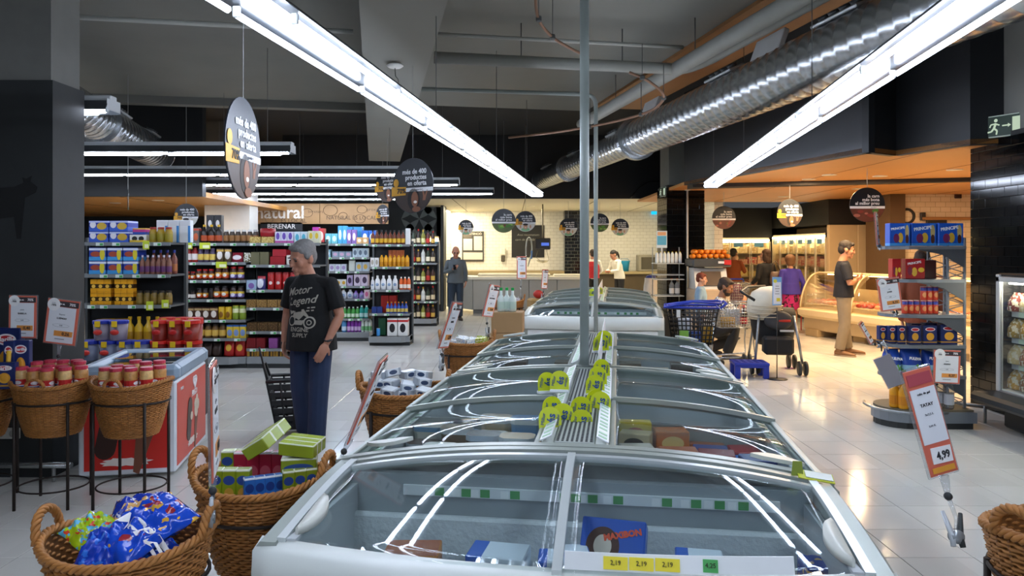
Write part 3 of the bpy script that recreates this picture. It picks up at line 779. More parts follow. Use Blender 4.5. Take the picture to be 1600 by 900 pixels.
# ---- sign holders
SALMON = M('#d9705a', .45, var=.05); PAPER = M('#e8ebf0', .6, var=.02); DARKH = M('#3b3438', .5); ORANGE = M('#e79a4a', .5)
CLEAR = glass('#f0f2f4', 1.1, .10, .05)
INK = M('#2a2a2e', .6); INKG = M('#8a8d94', .6); WHT = M('#f4f4f4', .5)
def sign(label, pos, w, h, rot, price='', prod='', brand='', style='a', clip=None, plate=.004):
    """salmon price card in a clear holder; pos = centre of the card; rot = Euler; clip = world point it is clipped on"""
    lean = Matrix.Rotation(rot[1], 3, 'Y') @ Matrix.Rotation(rot[2], 3, 'Z') @ Matrix.Rotation(rot[0], 3, 'X'); rot = lean.to_euler()
    t = thing('price_sign', label, 'sign', pos, 0, 'clip-on price signs'); t.rotation_euler = rot
    s = h / .3
    MB().box((0, .002, 0), (w + .014, .008, h + .014), .003).build('clear_holder', CLEAR, t)
    if style == 'grey':
        MB().box((0, -.004, 0), (w, plate, h), .001).build('card', M('#85838c', .5), t)
    elif style == 'blue':
        MB().box((0, -.004, 0), (w, plate, h), .001).build('card', M('#7fb4e6', .5), t)
        MB().box((0, -.0075, -.02 * s), (w * .84, .002, h * .78)).build('paper', PAPER, t)
        MB().lathe([(.001, 0), (w * .2, 0), (w * .2, .003), (.001, .003)], 16, sharp=True).xf(Matrix.Translation((-w * .22, -.006, h * .36)) @ Matrix.Rotation(R(90), 4, 'X')).build('round_badge', M('#d9d84a', .5), t)
        MB().box((w * .12, -.0095, -h * .3), (w * .4, .002, h * .12)).build('price_tag', M('#e5d23c', .5), t)
        for k in range(4): MB().box((0, -.0095, h * (.18 - .09 * k)), (w * (.5 if k % 2 else .36), .0015, h * .022)).build('text_line', INKG, t)
    else:
        MB().box((0, -.004, 0), (w, plate, h), .001).build('card', SALMON, t)
        if style == 'tall':
            MB().box((0, -.0075, h * .06), (w * .9, .002, h * .52)).build('paper', PAPER, t)
            MB().box((w * .06, -.0075, -h * .32), (w * .72, .002, h * .15), 0, (0, R(3), 0)).build('price_tag', WHT, t)
            text(price, h * .1, INK, t, (w * .1, -.0095, -h * .325), bold=.02, sx=.8)
            text(prod, h * .03, INK, t, (0, -.0095, h * .27)); text(brand, h * .042, INK, t, (0, -.0095, h * .16), bold=.01)
            text('3x2,5 L', h * .03, INKG, t, (0, -.0095, h * .07)); text('2,66 /L', h * .026, INKG, t, (0, -.0095, -h * .04))
            MB().box((0, -.0075, h * .41), (w * .86, .002, h * .11)).build('header', M('#b7505a', .5), t)
            MB().box((0, -.0075, -h * .45), (w * .8, .002, h * .05)).build('flame_strip', M('#e8a33c', .5), t)
        else:
            MB().box((0, -.0075, -.02 * s), (w * .84, .002, h * .8)).build('paper', PAPER, t)
            MB().box((w * .16, -.009, h * .405), (w * .66, .003, h * .12), .001).build('header', DARKH, t)
            text('2a ut.', h * .05, WHT, t, (-w * .02, -.0112, h * .405), bold=.02); text('70%', h * .085, WHT, t, (w * .3, -.0112, h * .405), bold=.02)
            MB().lathe([(.001, 0), (w * .2, 0), (w * .2, .003), (.001, .003)], 20, sharp=True).xf(Matrix.Translation((-w * .29, -.0095, h * .38)) @ Matrix.Rotation(R(90), 4, 'X')).build('round_badge', WHT, t)
            text('-70%', h * .06, INK, t, (-w * .29, -.0135, h * .365), bold=.01)
            text('2a unitat', h * .024, INKG, t, (-w * .29, -.0135, h * .415))
            text(prod, h * .045, INKG, t, (0, -.0095, h * .17)); text(brand, h * .055, INK, t, (0, -.0095, h * .08), bold=.02)
            MB().tube([(w * .26 * math.cos(a * math.pi / 12), -.0092, -h * .08 + h * .035 * math.sin(a * math.pi / 12)) for a in range(24)], .0007 * s, 4, closed=True).build('old_price_ring', INKG, t)
            text('0,88', h * .04, INKG, t, (0, -.0095, -h * .08))
            MB().box((w * .1, -.009, -h * .26), (w * .58, .002, h * .12)).build('price_tag', ORANGE, t)
            text(price, h * .1, INK, t, (w * .18, -.0112, -h * .262), bold=.02)
            MB().box((0, -.0095, -h * .385), (w * .3, .0015, h * .018)).build('text_line', INKG, t)
    if clip is not None:
        c = Vector(clip); m = (Matrix.Translation(pos) @ Euler(rot).to_matrix().to_4x4()).inverted(); q = m @ c
        base = Vector((0, .002, -h / 2 - .007)); mid = base.lerp(q, .35)
        MB().tube([base, mid], [.016, .008], 6).build('neck', CLEAR, t)
        MB().ell(mid, (.013, .013, .013), 8, 6).build('ball_joint', RUBBER, t)
        d = (q - mid)
        MB().tube([mid, mid + d * .6 + Vector((.012, 0, 0)), q], .007, 6).build('arm', CLEAR, t)
        n = d.cross(Vector((0, 1, 0)));  n = n.normalized() if n.length > 1e-5 else Vector((1, 0, 0))
        for k in (-1, 1):
            MB().tube([q - d.normalized() * .07 + n * k * .03, q + n * k * .012, q + d.normalized() * .03 + n * k * .016], [.006, .011, .008], 6).build('clamp_jaw', M('#b9bec2', .25, metal=.2) if k < 0 else RUBBER, t)
        MB().lathe([(.001, -.012), (.02, -.012), (.02, .012), (.001, .012)], 12).xf(Matrix.Translation(q) @ Matrix.Rotation(R(90), 4, 'X')).build('clamp_hinge', M('#aab0b4', .2, metal=.5), t)
    return t
sign('price card reading 0,40 clipped above the pasta boxes', W(36, 495, 4.97), .185, .285, (0, R(1), 0), '0,40', 'pasta', 'BARILLA', clip=W(30, 590, 4.95))
sign('price card reading 0,26 tilted above the red-lidded jars', W(97, 503, 4.98), .215, .3, (0, R(7), 0), '0,26', 'llegums', 'LUENGO', clip=W(89, 590, 4.98))
sign('edge-on price card on the handle of the biscuit-bag basket', W(333, 655, 2.27), .2, .34, (0, R(-1), R(107)), '0,89', 'galetes', 'PRINCIPE', clip=W(330, 808, 2.27))
sign('slanted narrow price card on the handle of the juice basket', W(574, 622, 2.86), .2, .33, (R(0), R(22), R(91)), '0,50', 'suc', 'GRANINI', clip=W(519, 742, 2.86))
sign('slanted price card on the handle of the tin-pack basket', W(703, 508, 4.64), .17, .3, (0, R(18), R(73)), '1,20', 'anxoves', 'ISABEL', clip=W(690, 572, 4.64))
sign('slanted price card on the handle of the paper-pack basket', W(767, 470, 7.03), .19, .31, (0, R(14), R(60)), '0,66', 'sucre', 'AZUCARERA', clip=W(762, 523, 7.03))
sign('upright price card on a pole above the far basket', W(815, 418, 12.3), .16, .37, (0, 0, R(10)), '0,95', 'sal', 'COSTA', clip=W(812, 470, 12.3))
sign('slim tilted price card beside the stacked sacks', W(851, 436, 12.8), .12, .33, (0, R(4), R(30)), '1,10', 'arros', 'SOS', clip=W(847, 465, 12.8))
sign('tall price card reading 4,99 standing out of the aisle-side basket', W(1452, 658, 2.3), .095, .33, (R(-4), R(-13), R(8)), '4,99', 'cubs de gel', 'TATAY', 'tall', clip=W(1494, 838, 2.2))
# ---- ice-cream chest
CH = thing('ice_cream_chest', 'white chest freezer with red ice-cream panels and blue-grey lid', 'freezer', (-2.8, 5.36, 0), R(10.9))
cw, cd, chh = .66, 1.0, .70
MB().span(-cw / 2, cw / 2, 0, cd, .03, chh, .012).build('body', M('#dfe6ec', .35), CH)
BG = M('#8ea3b5', .35, var=.05)
MB().span(-cw / 2 - .02, cw / 2 + .02, -.02, .1, chh, chh + .12, .03).build('lid_frame_front', BG, CH)
MB().span(-cw / 2 - .02, cw / 2 + .02, cd - .1, cd + .02, chh, chh + .12, .03).build('lid_frame_back', BG, CH)
for s in (-1, 1): MB().span(s * (cw / 2 + .02), s * (cw / 2 - .08), .06, cd - .06, chh, chh + .12, .03).build('lid_frame_side', BG, CH)
MB().span(-cw / 2 + .05, cw / 2 - .05, .08, .56, chh + .085, chh + .092).build('sliding_glass', glass('#cfdbe2', 1.3, .02), CH)
MB().span(-cw / 2 + .05, cw / 2 - .05, .5, .93, chh + .1, chh + .107).build('sliding_glass', glass('#cfdbe2', 1.3, .02), CH)
MB().span(-cw / 2 + .05, cw / 2 - .05, .08, .93, chh + .0, chh + .01).build('dark_interior', M('#3a4046', .6, var=.6, scale=12), CH)
RED = M('#d2291f', .35, var=.04); CORAL = M('#dc4a38', .35, var=.04)
pf = MB().span(-cw / 2 + .04, cw / 2 - .04, -.004, 0, .07, chh - .04, .0).build('front_panel', RED, CH)
psd = MB().span(cw / 2, cw / 2 + .004, .03, cd - .03, .07, chh - .02, 0).build('side_panel', CORAL, CH)
def icecream(parent, m, sc=1.):
    """printed chocolate bar, cone and milk splash on a panel; drawn in x,z and laid flat"""
    CHOC = M('#3a1d14', .35); CREAM = M('#e9dcc8', .45); WAF = M('#7b4a34', .5)
    def flat(mb, name, mat, d): mb.xf(m @ Matrix.Translation((0, 0, 0)) @ Matrix.Diagonal((sc, 1, sc, 1))); return mb.build(name, mat, parent)
    def poly(pts, d=.002, off=0.): return MB().prism(pts, d, Matrix.Translation((0, -off, 0)) @ Matrix.Rotation(R(90), 4, 'X'))
    bar = arc(-.1, .2, .075, 0, math.pi, 8); bar = [(x, z + .08) for x, z in bar] + arc(-.1, .06, .075, math.pi, 2 * math.pi, 8)
    rotb = [(x * .94 + z * .2 - .06, z * .97 - x * .15) for x, z in bar]
    flat(poly(rotb, .003), 'chocolate_bar_print', CHOC, 0)
    flat(poly([(x * .45 - .055, z * .4 + .17) for x, z in arc(.0, .06, .09, 0, 2 * math.pi, 12)[:-1]], .002, .003), 'bite_print', CREAM, 0)
    flat(poly([(.07, .17), (.05, -.1), (.09, -.12), (.2, .2)][::1], .002), 'cone_print', WAF, 0)
    for (x, z, r) in ((.12, .21, .062), (.18, .25, .05), (.1, .27, .045), (.15, .31, .035)):
        flat(poly(arc(x, z, r, 0, 2 * math.pi, 12)[:-1], .003), 'cream_swirl_print', CREAM, 0)
    sw = []
    for i in range(28):
        a = 2 * math.pi * i / 28; k = 1 + .22 * math.sin(i * 2.3) * (1 if i % 2 else .3); sw.append((.0 + .17 * k * math.cos(a), -.025 + .03 * k * math.sin(a)))
    flat(poly(sw, .001), 'milk_splash_print', M('#f0e6dc', .45), 0)
icecream(pf, Matrix.Translation((-.01, -.005, .15)), .98)
icecream(psd, Matrix.Translation((cw / 2 + .005, .5, .17)) @ Matrix.Rotation(R(90), 4, 'Z'), .92)
hm = Matrix.Translation((cw / 2 + .008, .56, .605)) @ Matrix.Rotation(R(90), 4, 'Z') @ Matrix.Rotation(R(90), 4, 'X')
hp = [(0, -.06)] + [(.06 * math.sin(a) ** 1, .0) for a in ()]
for k in (1., .55):
    pts = []
    for i in range(40):
        a = 2 * math.pi * i / 40; x = 16 * math.sin(a) ** 3; y = 13 * math.cos(a) - 5 * math.cos(2 * a) - 2 * math.cos(3 * a) - math.cos(4 * a); pts.append(hm @ Vector((x * .0034 * k, y * .0034 * k, 0)))
    MB().tube(pts, .006, 5, closed=True).build('heart_emblem', WHT, psd)
text('FRIGO', .065, WHT, psd, (cw / 2 + .006, .56, .515), (R(90), 0, R(90)), bold=.02)
text('FRIGO', .03, WHT, psd, (cw / 2 + .006, .16, .62), (R(90), 0, R(90)), bold=.02)
tag(MB().box((0, 0, 0), (.26, .05, .012), .004, (0, 0, R(15))).build('paper_leaflet', M('#e6e2da', .6), None, W(260, 549, 6.05)), 'folded white leaflet lying on the ice-cream chest lid', 'leaflet')
# low stage behind the foot of the pillar: pipe and socket
bp = thing('wall_rail', 'steel rail running low along the dark pillar base', 'rail', (0, 0, 0))
MB().cyl(W(-10, 727, 5.3), W(112, 727, 5.3), .022, n=10).build('bar', M('#b9bcbc', .25, metal=.8), bp)
MB().cyl(W(84, 727, 5.3), Vector((ax(84, 5.3), 5.3, 0)), .013, n=8).build('support', M('#b9bcbc', .3, metal=.8), bp)
MB().cyl(W(20, 727, 5.3), Vector((ax(20, 5.3), 5.3, 0)), .013, n=8).build('support', M('#b9bcbc', .3, metal=.8), bp)
so = thing('power_socket', 'white double socket low on the dark pillar', 'socket', W(12, 677, 5.39))
MB().box((0, 0, 0), (.18, .02, .08), .005).build('plate', M('#d7d7d0', .4), so)
for x in (-.045, .045): MB().lathe([(.001, 0), (.026, 0), (.026, .006), (.001, .006)], 12).xf(Matrix.Translation((x, -.01, 0)) @ Matrix.Rotation(R(90), 4, 'X')).build('socket_face', M('#b9b9b2', .4), so)
# ================================================================ PRODUCTS
_pm = {}
def cached(key, fn):
    if key not in _pm: _pm[key] = fn()
    return _pm[key]
def cols(c): return c if not isinstance(c, str) else M(c, .35, var=.05)
def p_box(w, d, h, body, **k):
    me = cached(('box', w, d, h, body.name), lambda: MB().box((0, 0, h / 2), (w, d, h), min(.004, w * .05)).mesh('carton', body))
    return [('', me, None)]
def p_jar(w, d, h, body, lid='#b02020', label='#f0e0d0', wide=0., **k):
    r = w / 2
    lidm, lab = cols(lid), cols(label)
    a = cached(('jar', w, h, wide, body.name), lambda: MB().lathe([(r * .9, 0), (r, h * .06), (r, h * (.66 + wide * .12)), (r * (.8 + wide * .1), h * (.8 + wide * .04)), (r * (.72 + wide * .14), h * .85), (r * (.72 + wide * .14), h * .88)], 14).mesh('jar', body))
    b = cached(('jarlid', w, h, wide, lidm.name), lambda: MB().lathe([(r * (.78 + wide * .14), h * .86), (r * (.8 + wide * .14), h * .87), (r * (.8 + wide * .14), h * .98), (r * (.74 + wide * .14), h)], 14, sharp=True).mesh('lid', lidm))
    c = cached(('jarlab', w, h, wide, lab.name), lambda: MB().lathe([(r * 1.0, h * .16), (r * 1.02, h * .16), (r * 1.02, h * (.58 - wide * .1)), (r * 1.0, h * (.58 - wide * .1))], 14, sharp=True).mesh('label', lab))
    return [('', a, None), ('lid', b, None), ('label', c, None)]
def p_bottle(w, d, h, body, cap='#202020', label='#e8d9a0', neck=.3, **k):
    r = w / 2; cp, lab = cols(cap), cols(label); hs = 1 - neck
    a = cached(('bot', w, h, neck, body.name), lambda: MB().lathe([(r * .85, 0), (r, h * .04), (r, h * (hs - .1)), (r * .75, h * hs), (r * .36, h * (hs + .1)), (r * .32, h * .9)], 12).mesh('bottle', body))
    b = cached(('botcap', w, h, cp.name), lambda: MB().lathe([(r * .38, h * .88), (r * .42, h * .89), (r * .42, h * .99), (r * .36, h)], 10, sharp=True).mesh('cap', cp))
    c = cached(('botlab', w, h, neck, lab.name), lambda: MB().lathe([(r * .99, h * .12), (r * 1.02, h * .12), (r * 1.02, h * .42), (r * .99, h * .42)], 12, sharp=True).mesh('label', lab))
    return [('', a, None), ('cap', b, None), ('label', c, None)]
def p_can(w, d, h, body, lid='#c9ccce', **k):
    r = w / 2; l = cols(lid)
    a = cached(('can', w, h, body.name), lambda: MB().lathe([(r * .93, 0), (r, h * .04), (r, h * .95), (r * .94, h * .97)], 14).mesh('can', body))
    b = cached(('canlid', w, h, l.name), lambda: MB().lathe([(r * .9, h * .96), (r * .96, h * .97), (r * .96, h), (r * .9, h)], 14, sharp=True).mesh('lid', l))
    return [('', a, None), ('lid', b, None)]
def p_tub(w, d, h, body, lid='#203c9c', label='#c02020', tabc='#e8c830', **k):
    r = w / 2; l, lb, tc = cols(lid), cols(label), cols(tabc)
    a = cached(('tub', w, h, body.name), lambda: MB().lathe([(r * .8, 0), (r * .82, h * .02), (r * .95, h * .86)], 18).mesh('tub', body))
    b = cached(('tublid', w, h, l.name), lambda: MB().lathe([(r * .95, h * .84), (r * 1.02, h * .84), (r * 1.02, h * .97), (r * .96, h)], 18, sharp=True).mesh('lid', l))
    c = cached(('tublab', w, h, lb.name), lambda: MB().lathe([(.01, 0), (r * .5, 0), (r * .5, .004), (.01, .004)], 14).xf(Matrix.Translation((0, -r * .93, h * .42)) @ Matrix.Rotation(R(84), 4, 'X') @ Matrix.Diagonal((1, .62, 1, 1))).mesh('label', lb))
    e = cached(('tubtab', w, h, tc.name), lambda: MB().box((0, -r * 1.02, h * .84), (r * .62, .008, h * .3), .002).mesh('tab', tc))
    return [('', a, None), ('lid', b, None), ('label', c, None), ('yellow_tab', e, None)]
def p_bag(w, d, h, body, **k):
    def mk():
        rings = []
        for z, kx, ky in ((0, .92, .9), (.04, 1, 1), (.45, 1, .95), (.78, .97, .6), (.93, .96, .12), (1, .98, .04)):
            n = 12; rings.append([Vector((w / 2 * kx * math.copysign(abs(math.cos(2 * math.pi * i / n)) ** .6, math.cos(2 * math.pi * i / n)), d / 2 * ky * math.copysign(abs(math.sin(2 * math.pi * i / n)) ** .7, math.sin(2 * math.pi * i / n)), h * z)) for i in range(n)])
        return MB().loft(rings).mesh('bag', body)
    return [('', cached(('bag', w, d, h, body.name), mk), None)]
def p_flask(w, d, h, body, cap='#f2f2f0', label='#8fa8c8', **k):
    """flat shampoo or lotion flask"""
    cp, lab = cols(cap), cols(label)
    def mk():
        rings = []; n = 12
        for z, kx in ((0, .82), (.03, .95), (.3, 1), (.6, .92), (.74, .7), (.8, .42), (.84, .4)):
            rings.append([Vector((w / 2 * kx * math.cos(2 * math.pi * i / n), w / 2 * .62 * kx * math.sin(2 * math.pi * i / n), h * z)) for i in range(n)])
        return MB().loft(rings).mesh('flask', body)
    a = cached(('flask', w, h, body.name), mk)
    b = cached(('flaskcap', w, h, cp.name), lambda: MB().lathe([(w * .2, h * .82), (w * .21, h * .83), (w * .2, h)], 10).mesh('cap', cp))
    c = cached(('flasklab', w, h, lab.name), lambda: MB().lathe([(.002, 0), (w * .28, 0), (w * .28, .003), (.002, .003)], 12).xf(Matrix.Translation((0, -w * .31, h * .36)) @ Matrix.Rotation(R(90), 4, 'X')).mesh('label', lab))
    return [('', a, None), ('cap', b, None), ('label', c, None)]
KIND = {'box': p_box, 'jar': p_jar, 'bottle': p_bottle, 'can': p_can, 'tub': p_tub, 'bag': p_bag, 'flask': p_flask}
PNAME = {'box': 'product_carton', 'jar': 'glass_jar', 'bottle': 'bottle', 'can': 'tin_can', 'tub': 'plastic_tub', 'bag': 'product_bag', 'flask': 'plastic_flask'}
PCAT = {'box': 'carton', 'jar': 'jar', 'bottle': 'bottle', 'can': 'can', 'tub': 'tub', 'bag': 'bag', 'flask': 'bottle'}
def product(kind, what, loc, w, d, h, body, rz=0., group=None, rot=None, name=None, cat=None, **k):
    body = cols(body)
    parts = KIND[kind](w, d, h, body, **k); o = None
    for nm, me, _ in parts:
        if o is None: o = tag(ob(name or PNAME[kind], me, None, loc, rot if rot is not None else rz), what, cat or PCAT[kind], group)
        else: ob(nm, me, o)
    return o
SHELF = M('#5d6163', .4, metal=.3); SHELFP = M('#85898a', .4, metal=.2); BACKP = M('#24272a', .7); BASEG = M('#8b8f90', .45)
TICK = M('#dfe8e0', .5); TICKG = M('#4faa5e', .5); TICKY = M('#c9d832', .45)
count = {}
def words_(n): return ORD[n] if n < len(ORD) else '%dth' % (n + 1)
def shelf_row(Y, z, sh, specs, depth=.4):
    """specs: (u0, n, w_px, h_px, kind, body, desc, opts)"""
    k = Y / F
    for sp_ in specs:
        u0, n, wp, hp, kind, body, desc = sp_[:7]; opt = dict(sp_[7]) if len(sp_) > 7 else {}
        stack = opt.pop('stack', 1); dz = opt.pop('dz', 0.); back = opt.pop('back', 0.); d = opt.pop('d', None); gap = opt.pop('gap', 1.06)
        w, h = wp * k / 1.0 * .97, hp * k
        dd_ = d or min(w * 1.2, .22)
        if kind in ('jar', 'bottle', 'can', 'tub', 'flask'): dd_ = w
        for i in range(n):
            for j in range(stack):
                key = (desc, sh); c = count.get(key, 0); count[key] = c + 1
                tot = sum(s[1] * (dict(s[7]).get('stack', 1) if len(s) > 7 else 1) for s in specs if s[6] == desc)
                lab = ('%s on %s' % (desc, sh)) if tot == 1 else ('%s %s from left on %s' % (words_(c), desc, sh))
                x = ax(u0, Y) + w * gap * (i + .5)
                product(kind, lab, (x, Y + .035 + dd_ / 2 + back, z + .002 + dz + j * h * 1.005), w, dd_, h, body, rz=random.uniform(-.06, .06) if kind != 'box' else random.uniform(-.02, .02), group='goods on ' + sh, **opt)
def gondola(label, u0, u1, Y, vs_, depth=.42, name='gondola_shelving', top=None, rounded=False, back=True, ticks=True, cut=None):
    x0, x1 = ax(u0, Y), ax(u1, Y); zs = [az(v, Y) for v in vs_]
    t = thing(name, label, 'shelving', ((x0 + x1) / 2, Y, 0), 0, 'supermarket gondolas')
    hw = (x1 - x0) / 2; zt = top or zs[0]
    if back: MB().span(-hw, hw, depth, depth + .03, 0, zt + .02).build('back_panel', BACKP, t)
    for s in (-1, 1): MB().span(s * hw - .015, s * hw + .015, depth - .05, depth, 0, zt + .06).build('upright', SHELF, t)
    MB().span(-hw, hw, .02, depth, 0, .06).build('kick_plinth', RUBBER, t)
    bs = MB().span(-hw, hw, 0, depth, .06, .16, .01).build('base_shelf', BASEG, t)
    if rounded:
        MB().prism([(-hw, 0), (hw * .6, 0), (hw, .12), (hw, depth), (-hw, depth)], .1, Matrix.Translation((0, -.06, .06))).build('base_bumper', BASEG, t)
    rnd = random.Random(int(u0 * 7 + Y))
    for i, z in enumerate(zs):
        if z < .2: continue
        s_ = MB().span(-hw, hw, 0.01, depth - .01, z - .022, z).build('shelf', SHELF, t)
        rl = MB().span(-hw, hw, -.006, .01, z - .035, z + .004).build('price_rail', SHELFP, s_)
        if ticks:
            m = MB(); g = MB(); x = -hw + .05
            while x < hw - .1:
                m.span(x, x + .085, -.01, -.006, z - .036, z - .0); g.span(x + .045, x + .08, -.012, -.01, z - .033, z - .008); x += rnd.uniform(.12, .34)
            stuff(m.build('white_ticket', TICK, s_)); stuff(g.build('green_ticket', TICKG, s_))
    return t
def promo(label, u, v, Y, w=14, h=13, txt=None):
    k = Y / F
    t = tag(MB().box((0, 0, 0), (w * k, .006, h * k), .002).build('shelf_talker', TICKY, None, W(u, v, Y - .03)), label, 'price tag', 'yellow shelf tags')
    MB().box((w * k * .12, -.004, -h * k * .12), (w * k * .6, .003, h * k * .45)).build('white_field', M('#f0f3c8', .5), t)
    return t
# --- biscuit rack -------------------------------------------------------
Y1 = 8.2
gondola('end rack of biscuits and cocoa half behind the dark pillar', 105, 266, Y1, (379, 429, 477, 536), name='end_rack')
BLUEB = PM('#2238a0', [('b', 2, .0, .42, '#3a62c8'), ('s', .68, .5, .26, .32, '#d8b23c'), ('s', .22, .62, .16, .3, '#e8e4ea'), ('b', 2, .82, .96, '#c6d0ee')])
BLUEC = PM('#2a3f9c', [('b', 2, 0, .3, '#4aa0dd'), ('s', .4, .5, .3, .2, '#b05038'), ('s', .8, .5, .15, .45, '#e6d43a'), ('b', 2, .78, .95, '#dfe6f5')])
COLA = PM('#eaa41c', [('b', 2, .3, .62, '#3a2408'), ('s', .5, .45, .28, .14, '#f0c050'), ('b', 2, .85, .9, '#b87a10')])
sh = 'top shelf of the biscuit rack'
shelf_row(Y1, az(379, Y1), sh, [(135, 2, 31, 17, 'box', BLUEB, 'blue biscuit pack', dict(stack=2)), (199, 1, 27, 12, 'box', PM('#e9e6dc', [('s', .3, .5, .16, .3, '#30302c'), ('s', .7, .5, .16, .3, '#30302c'), ('b', 2, 0, .3, '#e8c23a')]), 'white sweetener pack'),
    (204, 1, 21, 10, 'box', PM('#c83c8c', [('b', 2, 0, .4, '#2a50a8'), ('b', 2, .8, 1, '#e0b040')]), 'magenta cake pack', dict(dz=.088)),
    (228, 3, 12, 24, 'jar', '#a88a1e', 'yellow pickle jar', dict(lid='#a03024', label='#9a8a20')),
    (228, 3, 18, 36, 'box', PM('#e6ebee', [('b', 0, .78, 1, '#3a8ad0'), ('b', 2, .75, 1, '#dde2e6')]), 'tall white cereal carton', dict(back=.2, d=.08))])
sh = 'second shelf of the biscuit rack'
shelf_row(Y1, az(429, Y1), sh, [(135, 1, 27, 21, 'box', BLUEC, 'blue biscuit multipack', dict(stack=2)), (164, 2, 24, 21, 'box', BLUEC, 'blue wafer multipack', dict(stack=2)),
    (214, 6, 8.2, 30, 'bottle', '#8a5a44', 'cocoa shake bottle', dict(cap='#d8d0e0', label='#6a3a6a')), (222, 4, 10.5, 38, 'bottle', '#7c4030', 'tall cocoa drink bottle', dict(cap='#2a3a9a', label='#b06a3a', back=.12))])
sh = 'third shelf of the biscuit rack'
shelf_row(Y1, az(477, Y1), sh, [(138, 3, 11, 20, 'box', COLA, 'yellow cocoa carton', dict(stack=2, gap=1.01)), (176, 3, 10, 20, 'box', COLA, 'orange-yellow cocoa box', dict(stack=2, gap=1.01)),
    (208, 5, 11, 22, 'jar', '#7c6420', 'dark honey jar', dict(lid='#2c2418', label='#8a7030'))])
sh = 'lowest shelf of the biscuit rack'
shelf_row(Y1, az(536, Y1), sh, [(146, 2, 20, 36, 'box', '#c8981c', 'yellow cocoa tin box'), (190, 4, 14, 40, 'bottle', '#c9a01a', 'big yellow cocoa bottle', dict(cap='#c9a01a', label='#a87c10', neck=.35))])
promo('yellow tag hanging under the top biscuit shelf', 228, 383, Y1, 10, 13)
promo('yellow tag hanging at the third biscuit shelf, beside the pickle jars', 234, 478, Y1, 11, 14)
promo('yellow tag at the rounded corner of the third biscuit shelf', 258, 475, Y1, 11, 13)
# --- tubs on a plinth -----------------------------------------------------
tag(MB().prism([(-4.3, 6.95), (-2.98, 6.95), (-3.12, 7.55), (-4.3, 7.55)], .6).build('display_plinth', M('#34373a', .6)), 'grey plinth behind the ice-cream chest carrying plastic tubs', 'plinth')
def tubs(u0, us, vtop, Y, lidc, body, desc, z, w, h):
    for i, u in enumerate(us):
        product('tub', '%s %s from left' % (words_(i), desc), (ax(u, Y), Y, z), w, w, h, body, group=desc.split(',')[0], lid=lidc, label='#c8322a' if lidc != '#c22018' else '#b81c18', tabc='#e0b824')
tubs(0, (141, 170, 198, 222), 0, 7.1, '#1d2f9a', '#7a7f95', 'blue-lidded tub in the lower row on the plinth', .602, .172, .19)
tubs(0, (160, 186), 0, 7.12, '#1d2f9a', '#8a7f8a', 'blue-lidded tub stacked on the upper row', .795, .172, .19)
tubs(0, (249, 276, 302), 0, 7.1, '#c22018', '#7c2018', 'red-lidded tub in the lower row on the plinth', .602, .165, .19)
tubs(0, (250, 275, 299), 0, 7.12, '#c22018', '#8c2a1c', 'red-lidded tub stacked in the front upper row', .795, .165, .19)
tubs(0, (262, 284, 304), 0, 7.38, '#c22018', '#8c2a1c', 'red-lidded tub stacked in the rear upper row', .602, .165, .385)
# --- coffee gondola --------------------------------------------------------
Y2 = 10.3
gondola('long gondola of coffee jars behind the walking man', 264, 384, Y2, (380, 410, 438, 468, 500, 529), rounded=True)
CJ = '#4a1f14'; CB = '#2a1610'
LAB = PM('#d8501c', [('b', 2, .55, 1, '#e8a838'), ('s', .5, .5, .3, .3, '#f3efe4')]); LABP = PM('#7a6cb0', [('b', 2, .6, 1, '#e8c848'), ('s', .5, .4, .3, .3, '#e6e2f0')])
sh = 'top shelf of the coffee gondola'
shelf_row(Y2, az(380, Y2), sh, [(272, 4, 9, 24, 'box', PM('#6b6460', [('s', .5, .4, .4, .25, '#c86038'), ('b', 2, .82, .95, '#b8442c')]), 'grey coffee refill pack'),
    (310, 3, 11, 29, 'bottle', '#1d1512', 'black sauce bottle', dict(cap='#e0b020', label='#c4552a')), (311, 2, 12, 45, 'box', PM('#181a1e', [('s', .5, .7, .25, .12, '#e0e0e0')]), 'tall black spirits box', dict(back=.2, d=.1)),
    (346, 6, 9, 21, 'jar', '#3a2a1c', 'dark spread jar', dict(lid='#d8d8d4', label='#9a6a3a'))])
sh = 'second shelf of the coffee gondola'
shelf_row(Y2, az(410, Y2), sh, [(267, 4, 9.5, 23, 'jar', '#a82420', 'red instant coffee jar', dict(lid='#8c1420', label='#efe6e0')), (306, 3, 9, 22, 'jar', '#4a3a5a', 'violet-label coffee jar', dict(lid='#5a4a6a', label='#e8c860')),
    (335, 2, 12, 22, 'bag', PM('#5a4630', [('s', .5, .5, .35, .3, '#ece4da'), ('b', 2, .75, .9, '#d0a030')]), 'brown coffee pouch', dict(d=.06)), (359, 1, 18, 15, 'bag', PM('#8a2030', [('s', .5, .5, .4, .25, '#e0d8d8')]), 'slumped red coffee pouch', dict(d=.1)), (377, 1, 17, 15, 'bag', PM('#d8d6c8', [('n', .52, '#6a6030', 6)]), 'slumped white coffee pouch', dict(d=.1))])
sh = 'third shelf of the coffee gondola'
shelf_row(Y2, az(438, Y2), sh, [(266, 2, 9, 15, 'box', PM('#e8d9a0', [('s', .5, .4, .4, .3, '#a8602c'), ('b', 2, .8, 1, '#d8c030')]), 'yellow coffee carton'), (286, 2, 8, 13, 'jar', CJ, 'small coffee jar with red lid', dict(lid='#c02222', label=LAB)), (303, 3, 9.4, 17, 'jar', CJ, 'coffee jar with red lid', dict(lid='#c02222', label=LAB)), (333, 2, 10.5, 21, 'jar', CJ, 'big coffee jar with red lid', dict(lid='#c02222', label=LAB)), (356, 2, 11, 21, 'jar', CJ, 'lilac-label jar with red lid', dict(lid='#c02222', label=LABP))])
sh = 'fourth shelf of the coffee gondola'
